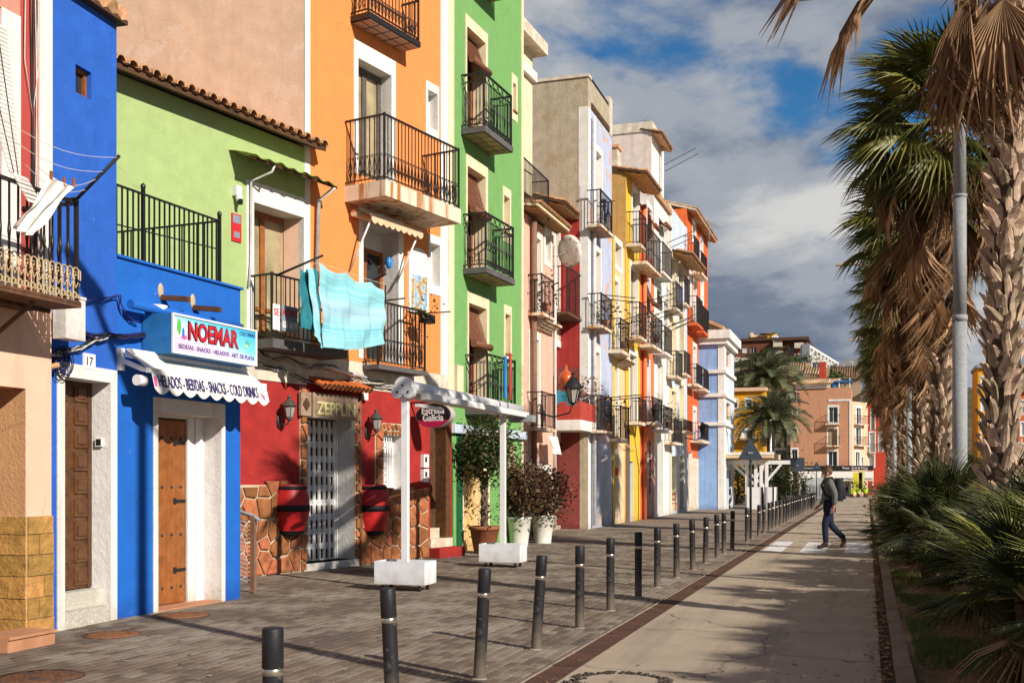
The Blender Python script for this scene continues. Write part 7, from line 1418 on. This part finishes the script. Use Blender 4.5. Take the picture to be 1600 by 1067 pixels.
DWL = [(1.2, 7.1, 'low dwarf fan palm cut by the lower picture edge', 1.0), (1.3, 8.7, 'low dwarf fan palm in front by the kerb, its fronds fanned flat', 1.05), (1.35, 9.4, 'spiky dwarf fan palm at the kerb beside the nearest palm', 1.0), (1.2, 12.3, 'small dwarf fan palm leaning to the kerb past the nearest palm', 1.0), (.95, 22.6, 'small dwarf fan palm at the kerb before the crossing', .95), (1.75, 6.2, 'dwarf fan palm in the bottom right corner', 1.15), (1.85, 7.9, 'dwarf fan palm with yellowing fronds near the kerb in front', 1.2), (2.7, 8.6, 'dwarf fan palm at the right picture edge', 1.5), (1.75, 9.7, 'dense dwarf fan palm in front of the nearest palm trunk', 1.25), (2.6, 10.6, 'dwarf fan palm right of the nearest palm trunk', 1.5), (1.95, 12.6, 'dwarf fan palm directly behind the nearest palm trunk', 1.35), (1.25, 13.7, 'dwarf fan palm at the foot of the lamp post', 1.3), (2.4, 15.3, 'dwarf fan palm behind the lamp post', 1.5), (1.1, 16.9, 'dwarf fan palm leaning over the kerb with pale sunlit fronds', 1.3), (1.9, 18.6, 'dwarf fan palm between the lamp post and the second palm', 1.45), (1.0, 19.9, 'dwarf fan palm before the second palm trunk', 1.15), (1.6, 22.4, 'dwarf fan palm just behind the second palm trunk', 1.3), (1.15, 24.8, 'dwarf fan palm beside the zebra crossing', 1.1), (1.2, 28, 'dwarf fan palm before the third palm trunk', 1.15), (1.3, 33.5, 'dwarf fan palm between the third and fourth palm', 1.2), (1.1, 40, 'low dwarf fan palm between the fourth and fifth palm', 1.15), (1.1, 49, 'low dwarf fan palm between the fifth and sixth palm', 1.15), (3.4, 13.4, 'dwarf fan palm at the back of the bed', 1.5), (1.35, 11.0, 'young dwarf fan palm hugging the nearest palm trunk', 1.0)]
for k, (x, y, lab, s_) in enumerate(DWL): dwarf(x, y, lab, 92 if y < 22 else 60, s_, 5, .55)
# reddish low shrub near the palms' feet
for k, (x, y, lab) in enumerate(((.75, 26.5, 'low reddish shrub at the kerb beyond the crossing'), (.8, 31, 'low olive shrub at the foot of the third palm'), (.8, 36.5, 'low brownish shrub at the foot of the fourth palm'))):
    t = thing('low_shrub', lab, 'shrub', (x, y, bedz(x, y)), 0, 'low shrubs at the kerb'); b = MB(); b.tube([(0, 0, 0), (.05, 0, .5)], [.05, .02], bark, 5); b.build('stem', t); leaf_cloud('foliage', t, 900, ball(.6, .9, .55, (0, 0, .6), .1), .10, [(maroon, bush2, fan_d)[k], bush], 90 + k)
# grass and litter
gm = leafmat('grass_blade', (.06, .12, .02), (.15, .20, .045), .25, .6); rng = random.Random(17); b = MB()
for i in range(42000):
    y = 6 + (rng.random() ** 1.5) * 26; x = .38 + abs(rng.gauss(0, .5))
    if math.sin(x * 5 + y * 1.7) + math.sin(y * 2.9 - x * 3) + rng.uniform(-.8, .8) < -.15: continue
    p = Vector((x, y, bedz(x, y) - .01)); a = rng.uniform(0, 6.28); h = rng.uniform(.025, .085); u = Vector((math.cos(a), math.sin(a), 0)) * .005; l = Vector((rng.uniform(-1, 1), rng.uniform(-1, 1), 0)) * h * .6; b.face([p - u, p + u, p + l + Vector((0, 0, h))], gm)
b.build('grass', None, kind='stuff'); b = MB()
for i in range(2600):
    y = 5 + rng.random() ** 1.4 * 26; x = rng.choice((.13 + rng.gauss(0, .03), .4 + abs(rng.gauss(0, .9)))); p = Vector((x, y, (bedz(x, y) if x > .36 else -.01) + .012)); a = rng.uniform(0, 6.28); s_ = rng.uniform(.012, .045); u = Vector((math.cos(a), math.sin(a), rng.uniform(-.3, .3))) * s_; v = Vector((-u.y, u.x, 0)) * .35; b.face([p - u, p + v, p + u, p - v + Vector((0, 0, .006))], rng.choice((fan_d, fan_d2)))
b.build('leaf_litter', None, kind='stuff')

# dry leaves, grit and gum on the paving
b = MB(); rng = random.Random(31)
for i in range(900):
    y = 6 + rng.random() ** 1.6 * 24; x = rng.choice((-2.35 + rng.gauss(0, .12), -8 + rng.random() * 8, -.3 + rng.gauss(0, .35), .05 + rng.gauss(0, .05)))
    if x < -7.5 or x > .14: continue
    s_ = rng.uniform(.006, .026) * (1 if x < -1 else 1.3); a = rng.uniform(0, 6.28); p = Vector((x, y, .008)); u = Vector((math.cos(a), math.sin(a), rng.uniform(-.15, .15))) * s_; v = Vector((-u.y, u.x, 0)) * .4; b.face([p - u, p + v, p + u, p - v + Vector((0, 0, .004))], rng.choice((fan_d, fan_d2, fan_d2)))
b.build('dry_leaves', None, kind='stuff'); b = MB(); gum = flat('trodden_gum', (.075, .06, .05)); gum2 = flat('pale_gum', (.42, .38, .33))
for i in range(420):
    y = 6 + rng.random() * 22; x = rng.uniform(-7.4, .05); r = rng.uniform(.008, .022); z = .0055; n = 7; b.face([(x + r * math.cos(k * .8976) * rng.uniform(.8, 1.2), y + r * math.sin(k * .8976) * rng.uniform(.8, 1.2), z) for k in range(n)], gum if rng.random() < .8 else gum2)
b.build('pavement_dirt', None, kind='stuff')
# ================================================================== bollards
b = MB(); b.lathe([(.047, 0), (.047, .615), (.0475, .62)], bollm, 18); body_me = b.mesh('post')
b = MB(); b.lathe([(.0475, .62), (.049, .622), (.049, .648), (.0475, .65)], steel, 18); ring_me = b.mesh('steel_ring')
b = MB(); b.lathe([(.0475, .65), (.0495, .653), (.0495, .822), (.045, .834), (0, .836)], bollm, 18); cap_me = b.mesh('cap')
b = MB(); b.lathe([(.062, -.004), (.062, .002), (.047, .007)], conc2, 14); foot_me = b.mesh('foot')
ys = [at_x(px, -2.8) for px in (424, 612, 748, 838, 903, 956, 998, 1028, 1057, 1081, 1101, 1119, 1131, 1144, 1166, 1185, 1193, 1201)]; ys[0] = 4.35
while ys[-1] < 62: ys.append(ys[-1] + 1.5)
rng = random.Random(2); ORD = ('first', 'second', 'third', 'fourth', 'fifth', 'sixth', 'seventh', 'eighth', 'ninth', 'tenth')
TENS = {2: 'twent', 3: 'thirt', 4: 'fort', 5: 'fift'}; TEEN = ('tenth', 'eleventh', 'twelfth', 'thirteenth', 'fourteenth', 'fifteenth', 'sixteenth', 'seventeenth', 'eighteenth', 'nineteenth')
def ordw(n): return 'nearest' if n == 1 else ORD[n - 1] if n <= 10 else TEEN[n - 10] if n < 20 else TENS[n // 10] + 'ieth' if n % 10 == 0 else TENS[n // 10] + 'y-' + ORD[n % 10 - 1]
lean = {1: (.0, -.05), 2: (.0, .055), 3: (-.02, .06)}
for i, y in enumerate(ys):
    lab = ordw(i + 1) + ' dark grey steel-ringed bollard along the drain, counted from the camera'
    t = thing('bollard', lab, 'bollard', (-2.8 + rng.uniform(-.02, .02) + (.22 if i == 0 else 0), y, 0), rng.uniform(0, 3), 'bollards between pavement and road'); t.rotation_mode = 'XYZ'
    lx, ly = lean.get(i, (rng.gauss(0, .008), rng.gauss(0, .008))); t.matrix_basis = T(t.location) @ rot(ly, 'Y') @ rot(lx, 'X')
    for n_, me in (('post', body_me), ('steel_ring', ring_me), ('cap', cap_me), ('foot', foot_me)): put(n_, me, t)
# ================================================================== street lamps
def lamp(x, y, lab, H=8.2):
    t = thing('street_lamp', lab, 'street lamp', (x, y, 0), 0, 'street lamps in the planting bed'); b = MB(); b.tube([(0, 0, 0), (0, 0, 3.6)], [.098, .092], gmetal, 18); b.tube([(0, 0, 3.58), (0, 0, 3.66)], [.10, .098], gmetal, 18); b.tube([(0, 0, 3.66), (0, 0, 5.2)], .085, gmetal, 18); b.tube([(0, 0, 5.2), (0, 0, 5.24)], .092, gmetal, 18); b.tube([(0, 0, 5.24), (0, 0, H - .2)], [.08, .07], gmetal, 16); b.build('pole', t)
    b = MB(); b.tube([(0, 0, H - .35), (-.5, 0, H - .28), (-1.45, 0, H - .08)], [.05, .045, .04], wmetal, 8); b.tube([(0, 0, H - .2), (-.5, 0, H - .16), (-1.45, 0, H - .02)], [.04, .035, .03], wmetal, 8); b.tube([(0, 0, H - .3), (.6, 0, H - .2)], .03, gmetal, 8); b.build('arm', t)
    b = MB(); b.hexa([(-1.4, -.15, H - .10), (-1.4, .15, H - .10), (-2.15, .10, H - .10), (-2.15, -.10, H - .10), (-1.4, -.15, H + .06), (-1.4, .15, H + .06), (-2.15, .03, H - .05), (-2.15, -.03, H - .05)], surf('tan_lamp_shell', (.5, .42, .34), rough=.4)); hd = b.build('lamp_head', t)
    b = MB()
    for k in range(3): xx = -1.4 - k * .10; b.hexa([(xx, -.153 + k * .007, H - .08), (xx, .153 - k * .007, H - .08), (xx - .05, .150 - k * .007, H - .08), (xx - .05, -.150 + k * .007, H - .08), (xx, -.155 + k * .01, H + .067 - k * .017), (xx, .155 - k * .01, H + .067 - k * .017), (xx - .05, .15 - k * .01, H + .06 - k * .017), (xx - .05, -.15 + k * .01, H + .06 - k * .017)], wmetal)
    b.build('fin', hd)
for x, y, lab in ((1.15, 15.4, 'street lamp whose thick grey pole stands left of the nearest palm trunk'), (1.2, 35, 'street lamp whose head pokes out of the palm crowns, higher of the two heads'), (1.2, 54, 'street lamp farther off, its head lower in the picture beside the palms'), (1.25, 5.3, 'street lamp just outside the right edge, its shade crosses the pavers')): lamp(x, y, lab)
# ================================================================== road signs seen from behind
back = surf('sign_back_grey', (.065, .085, .11), rough=.5, metal=.2, ns=5, amt=.1)
def sign(px, pyt, Y0, tri, w_, lab, X=None):
    X = X if X is not None else -2.85; t = thing('road_sign', lab, 'road sign', (X, Y0, 0)); d = (Vector((X, Y0, 0)) - CAM).dot(FW); zt = HC + (HOR - pyt) * d / FPX
    b = MB(); b.tube([(0, 0, 0), (0, 0, zt - .05)], .032, bollm, 8); b.build('post', t)
    b = MB()
    if tri:
        h = w_ * .86; c = .05; b.prism([(-w_ / 2 + c, -.03, zt - h), (w_ / 2 - c, -.03, zt - h), (w_ / 2, -.03, zt - h + c), (c * .6, -.03, zt), (-c * .6, -.03, zt), (-w_ / 2, -.03, zt - h + c)], (0, -.02, 0), back)
    else: b.box((-w_ / 2, -.05, zt - w_), (w_ / 2, -.03, zt), back)
    pl = b.build('plate', t); b = MB(); b.box((-.06, -.075, zt - w_ * .6), (.06, -.05, zt - w_ * .52), gmetal); b.build('clamp', pl)
sign(1179, 687, 28.4, True, .60, 'grey back of a triangular road sign on a post in the bollard line')
sign(1244, 715, at_x(1246, -2.9), False, .60, 'grey back of a square road sign at the far end of the bollards', -2.9)
sign(1277, 722, 80, True, .62, 'small triangular road sign from behind near the waste container', at_y(1276, HOR, 80).x)
p = at_y(1228, HOR, 62); b = MB(); b.tube([(0, 0, 0), (0, 0, .9)], .05, black, 8); b.tube([(0, 0, .9), (0, 0, 1.0)], [.05, .02], black, 8); b.build('slim_post', None, T((p.x, 62, 0)), label='slim dark post between the pergola wall and the bollards', cat='post')
# ================================================================== stair railing beside the blue shop
q = ground(396, 925); sr = thing('stair_railing', 'galvanised stair railing with many thin rods between the blue shop and the bar', 'railing', (q.x, q.y, 0)); b = MB(); b.box((-.03, -.03, 0), (.03, .03, 1.02), piped); b.build('post', sr)
b = MB(); b.tube([(.10, .0, .96), (0, 0, 1.02), (-1.3, .1, 1.36)], .026, gmetal, 8); b.build('handrail', sr)
me = MB().tube([(0, 0, 0), (-1.25, .1, .33)], .007, gmetal, 5).mesh('rod')
for i in range(15): put('rod', me, sr, T((-.02, 0, .12 + i * .056)))
# ================================================================== cable bundles
def cab(name, lab, pts, n, spread, sag, seed, mats):
    rng = random.Random(seed); t = thing(name, lab, 'cables'); pts = [Vector(p) for p in pts]
    for m in mats:
        b = MB()
        for k in range(n):
            o = Vector((rng.uniform(-.03, .03), rng.uniform(-spread, spread), rng.uniform(-spread, spread))); q = []
            for i in range(len(pts) - 1):
                for s_ in range(8): f = s_ / 8; q.append(pts[i].lerp(pts[i + 1], f) + o * (.6 + .4 * math.sin(i + f * 6 + k)) - Vector((0, 0, sag * math.sin(math.pi * f) * rng.uniform(.5, 1.2))))
            q.append(pts[-1] + o * .5); b.tube(q, rng.uniform(.004, .0085), m, 5)
        b.build('cable', t)
    return t
def Bp(px, py, out=.05): x_, z_ = B.pt(px, py, out); return B.world(x_, -out, z_)
def Cp(px, py, out=.05): x_, z_ = C.pt(px, py, out); return C.world(x_, -out, z_)
cab('cable_bundle', 'thick tangle of black cables crossing blue house 17 above the door', [Bp(84, 500), Bp(130, 520), Bp(170, 523), Cp(228, 522)], 10, .035, .03, 4, (cable, navy)); cab('cable_bundle', 'cables fanning from the junction box down to the number tile', [Bp(82, 552), Bp(105, 548), Bp(150, 530), Bp(172, 522)], 9, .035, .03, 5, (cable, cablew))
cab('cable_bundle', 'pair of blue painted cables arching over blue house 17 beside the balcony', [Bp(122, 470), Bp(160, 466), Bp(186, 461), Cp(191, 485), Cp(205, 500), Cp(216, 503)], 2, .012, .005, 6, (navy,))
t = thing('cable_coil', 'hanging coil of black and blue cables beside the number 17 tile', 'cables'); b = MB(); rng = random.Random(8)
for k in range(11): c = Bp(100 + rng.uniform(-8, 6), 566 + rng.uniform(-8, 8), .06 + rng.uniform(-.02, .03)); r = rng.uniform(.06, .13); b.tube([c + Vector((rng.uniform(-.004, .004), r * .7 * math.cos(a * .45), r * math.sin(a * .45))) for a in range(14)], .0055, (cable, navy, cable)[k % 3], 5, closed=True)
b.build('coil', t); b = MB(); b.tube([Bp(75, 574, .06), Bp(92, 570, .12)], .028, tan, 10); b.build('conduit_stub', t)
cab('cable_bundle', 'old cables sagging along the whitewashed band over the red bar', [L_pt(394, 560, .05), L_pt(440, 575, .05), L_pt(500, 596, .05), L_pt(560, 590, .06), L_pt(610, 605, .05), L_pt(690, 610, .05)], 4, .05, .06, 7, (cable, cablew))
cab('cable_bundle', 'loose wires looping over the whitewashed band below the balconies', [L_pt(400, 545, .06), L_pt(450, 560, .06), L_pt(520, 572, .06), L_pt(600, 598, .06)], 3, .07, .10, 12, (cable, dirtyw))
b = MB(); b.tube([L_pt(505, 572, .1), L_pt(572, 590, .1)], .03, pipew, 8); b.build('white_conduit', None, None, label='pale conduit pipe lying along the whitewashed band', cat='pipe')
x_, z_ = L.pt(668, 490, .42); fp_ = thing('rail_flower_pot', 'dark trough with a scraggly green plant on the orange house rail', 'flower pot', L.world(x_, -.42, z_), D.rz); b = MB(); b.box((-.14, -.08, -.18), (.14, .08, -.02), black); b.build('trough', fp_); leaf_cloud('foliage', fp_, 90, lambda r: (r.uniform(-.2, .2), r.uniform(-.1, .1), r.uniform(-.05, .12)), .08, [bush2, fan_d], 77)
cab('cable_bundle', 'yellowish pipes and wires at door-top height of the peach and yellow houses', [Pc.world(.1, -.12, Pc.z(957, 680)), Pc.world(1.4, -.2, Pc.z(968, 694)), Pc.world(3.2, -.2, Pc.z(974, 698))], 3, .06, .05, 9, (peach,))
# ================================================================== pedestrian
def skin_mesh(name, verts, edges, radii, mat, parent, root=0, sub=2, mtx=None):
    me = bpy.data.meshes.new(name); me.from_pydata(verts, edges, []); me.materials.append(mat); o = put(name, me, parent, mtx); md = o.modifiers.new('skin', 'SKIN'); md.use_smooth_shade = True
    for i, r in enumerate(radii): s_ = me.skin_vertices[0].data[i]; s_.radius = r if isinstance(r, tuple) else (r, r); s_.use_root = i == root
    ss = o.modifiers.new('sub', 'SUBSURF'); ss.levels = ss.render_levels = sub; return o
skinm = surf('skin', (.48, .24, .16), rough=.5, ns=20, amt=.12, bump=0); jeans = surf('dark_jeans', (.015, .02, .045), rough=.9, ns=25, amt=.4, bump=.2); sweat = surf('grey_sweater', (.125, .13, .125), rough=.95, ns=25, amt=.2, bump=.3); hairm = surf('brown_hair', (.12, .065, .035), rough=.6, ns=30, amt=.5, bump=.5); boot = surf('brown_boot', (.075, .035, .022), rough=.5, ns=14, amt=.3)
q = ground(1296, 857); PS = thing('person', 'man in grey sweater, dark jeans and white mask crossing the road with a backpack', 'person', (q.x, q.y, 0), R(186)); PS.scale = (1.02,) * 3
# local: +x is the walking direction, +y his left
J = dict(pel=(0, 0, .96), spine=(.01, 0, 1.12), chest=(.02, 0, 1.32), neck=(.035, 0, 1.50), head=(.06, 0, 1.60), top=(.05, 0, 1.74), lhip=(0, .095, .93), lknee=(.10, .10, .52), lank=(.08, .10, .10), lball=(.21, .11, .035), ltoe=(.27, .11, .03),
         rhip=(0, -.095, .93), rknee=(-.03, -.10, .51), rank=(-.33, -.10, .20), rball=(-.27, -.10, .07), rtoe=(-.22, -.10, .045), lsh=(.01, .19, 1.43), lel=(-.10, .25, 1.17), lwr=(-.08, .26, .93), lha=(-.06, .25, .85), rsh=(.01, -.19, 1.43), rel=(.02, -.25, 1.15), rwr=(.17, -.25, .95), rha=(.23, -.24, .89))
K = list(J); ix = {k: i for i, k in enumerate(K)}
ED = [('pel', 'spine'), ('spine', 'chest'), ('chest', 'neck'), ('neck', 'head'), ('head', 'top')] + [e for s_ in 'lr' for e in (('pel', s_ + 'hip'), (s_ + 'hip', s_ + 'knee'), (s_ + 'knee', s_ + 'ank'), (s_ + 'ank', s_ + 'ball'), (s_ + 'ball', s_ + 'toe'), ('chest', s_ + 'sh'), (s_ + 'sh', s_ + 'el'), (s_ + 'el', s_ + 'wr'), (s_ + 'wr', s_ + 'ha'))]
RAD = dict(pel=(.12, .15), spine=(.11, .14), chest=(.12, .15), neck=.055, head=.092, top=.07, hip=.072, knee=.058, ank=.038, ball=.036, toe=.022, sh=.062, el=.042, wr=.028, ha=.032)
rd = lambda k: RAD[k] if k in RAD else RAD[k[1:]]
body = skin_mesh('body', [J[k] for k in K], [(ix[a], ix[c]) for a, c in ED], [rd(k) for k in K], skinm, PS)
def wear(name, keys, edges, grow, mat, over=None, rad=None):
    P = [Vector((over or {}).get(k, J[k])) for k in keys]; rr = []
    for k in keys: r = (rad or {}).get(k, rd(k)); rr.append(tuple(v + grow for v in r) if isinstance(r, tuple) else r + grow)
    return skin_mesh(name, [tuple(p) for p in P], [(keys.index(a), keys.index(c)) for a, c in edges], rr, mat, PS)
wear('trousers', ['pel', 'lhip', 'lknee', 'lank', 'rhip', 'rknee', 'rank'], [('pel', 'lhip'), ('lhip', 'lknee'), ('lknee', 'lank'), ('pel', 'rhip'), ('rhip', 'rknee'), ('rknee', 'rank')], .022, jeans, None, {'pel': (.10, .125)})
wear('sweater', ['pel', 'spine', 'chest', 'neck', 'lsh', 'lel', 'lwr', 'rsh', 'rel', 'rwr'], [('pel', 'spine'), ('spine', 'chest'), ('chest', 'neck'), ('chest', 'lsh'), ('lsh', 'lel'), ('lel', 'lwr'), ('chest', 'rsh'), ('rsh', 'rel'), ('rel', 'rwr')], .026, sweat, {'neck': (.03, 0, 1.465), 'pel': (0, 0, .90)}, {'neck': .045, 'pel': (.145, .165), 'spine': (.135, .16)})
for s_ in 'lr':
    A_, b_, c_ = J[s_ + 'ank'], J[s_ + 'ball'], J[s_ + 'toe']; heel = tuple(Vector(A_) + (Vector(A_) - Vector(b_)) * .35 - Vector((0, 0, .05 if s_ == 'l' else .03))); up = tuple(Vector(A_) + (Vector(J[s_ + 'knee']) - Vector(A_)) * .15)
    skin_mesh('boot', [up, A_, heel, b_, c_], [(0, 1), (1, 2), (1, 3), (3, 4)], [.055, .052, .042, .046, .034], boot, PS)
    h = Vector(J[s_ + 'ha']); w_ = Vector(J[s_ + 'wr']); d = (h - w_).normalized(); vs, es, rs = [tuple(w_), tuple(h)], [(0, 1)], [.026, .03]
    for f in range(4): k = len(vs); o = Vector((.012 * (f - 1.5), 0, 0)) * 1.6; p1 = h + d * .05 + o; p2 = p1 + d * .035 + Vector((.004, 0, 0)); vs += [tuple(p1), tuple(p2)]; es += [(1, k), (k, k + 1)]; rs += [.010, .008]
    k = len(vs); vs += [tuple(h + Vector((.035, 0, .01))), tuple(h + Vector((.05, 0, -.03)))]; es += [(1, k), (k, k + 1)]; rs += [.011, .009]; skin_mesh('hand', vs, es, rs, skinm, PS, 0, 1)
b = MB(); b.grid(lambda u, v: (lambda a, e: (.045 + .108 * math.cos(e) * math.cos(a) * (1 if math.cos(a) < 0.2 else .90), .098 * math.cos(e) * math.sin(a), 1.655 + .125 * math.sin(e)))(u * 2 * math.pi, (lambda lo: lo + v * (1.55 - lo))(.62 if math.cos(u * 2 * math.pi) > .45 else (-.1 if math.cos(u * 2 * math.pi) > -.2 else -.55))), 28, 8, hairm)
for k in range(60): a = rng.uniform(0, 6.28); e = rng.uniform(.2, 1.4); c = Vector((.045 + .105 * math.cos(e) * math.cos(a), .095 * math.cos(e) * math.sin(a), 1.655 + .122 * math.sin(e))); b.bar(c, c + Vector((rng.uniform(-.03, .02), rng.uniform(-.02, .02), .02)), .014, .014, hairm)
b.build('hair', PS)
b = MB(); b.lathe([(.0, 0), (.03, .012), (.012, .045), (0, .05)], skinm, 8); b.build('nose', PS, T((.142, 0, 1.595)))
b = MB(); b.grid(lambda u, v: (.065 + .105 * math.cos(-1.1 + u * 2.2), .095 * math.sin(-1.1 + u * 2.2), 1.52 + v * .085), 10, 4, whitep); b.build('face_mask', PS)
b = MB(); b.box((.135, -.07, 1.635), (.152, -.015, 1.665), black).box((.135, .015, 1.635), (.152, .07, 1.665), black).box((.14, -.015, 1.65), (.15, .015, 1.656), black); b.bar((.14, .072, 1.655), (.03, .098, 1.655), .006, .006, black); b.bar((.14, -.072, 1.655), (.03, -.098, 1.655), .006, .006, black); b.build('glasses', PS)
for sg in (-1, 1): MB().lathe([(0, 0), (.028, .004), (.024, .014), (0, .012)], skinm, 8).build('ear', PS, T((.045, sg * .092, 1.615)) @ rot(sg * R(-90), 'X'))
bp = thing('backpack', 'black backpack worn by the man crossing the road', 'backpack', (q.x, q.y, 0), R(186)); bp.scale = (1.02,) * 3; bkm = surf('black_nylon', (.018, .02, .024), rough=.7, ns=10, amt=.4, bump=.2)
b = MB(); b.grid(lambda u, v: (lambda a: (-.20 - .10 * math.copysign(abs(math.cos(a)) ** .6, math.cos(a)) * (.75 + .25 * math.sin(math.pi * v)), .15 * math.copysign(abs(math.sin(a)) ** .6, math.sin(a)) * (.8 + .2 * math.sin(math.pi * v)), 1.02 + .50 * v))(u * 6.2832), 16, 10, bkm); b.box((-.28, -.12, 1.02), (-.12, .12, 1.04), bkm).box((-.28, -.12, 1.49), (-.12, .12, 1.52), bkm); b.build('bag', bp)
b = MB(); b.grid(lambda u, v: (-.29 - .05 * math.sin(math.pi * u) ** .5 if 0 < u < 1 else -.29, -.11 + .22 * u, 1.06 + .22 * v), 8, 4, bkm); b.build('front_pocket', bp)
for sg in (-1, 1): b = MB(); b.tube([(-.12, sg * .12, 1.44), (-.04, sg * .13, 1.53), (.09, sg * .13, 1.50), (.165, sg * .135, 1.36), (.10, sg * .16, 1.16), (-.10, sg * .15, 1.06)], .022, bkm, 6); b.build('strap', bp)
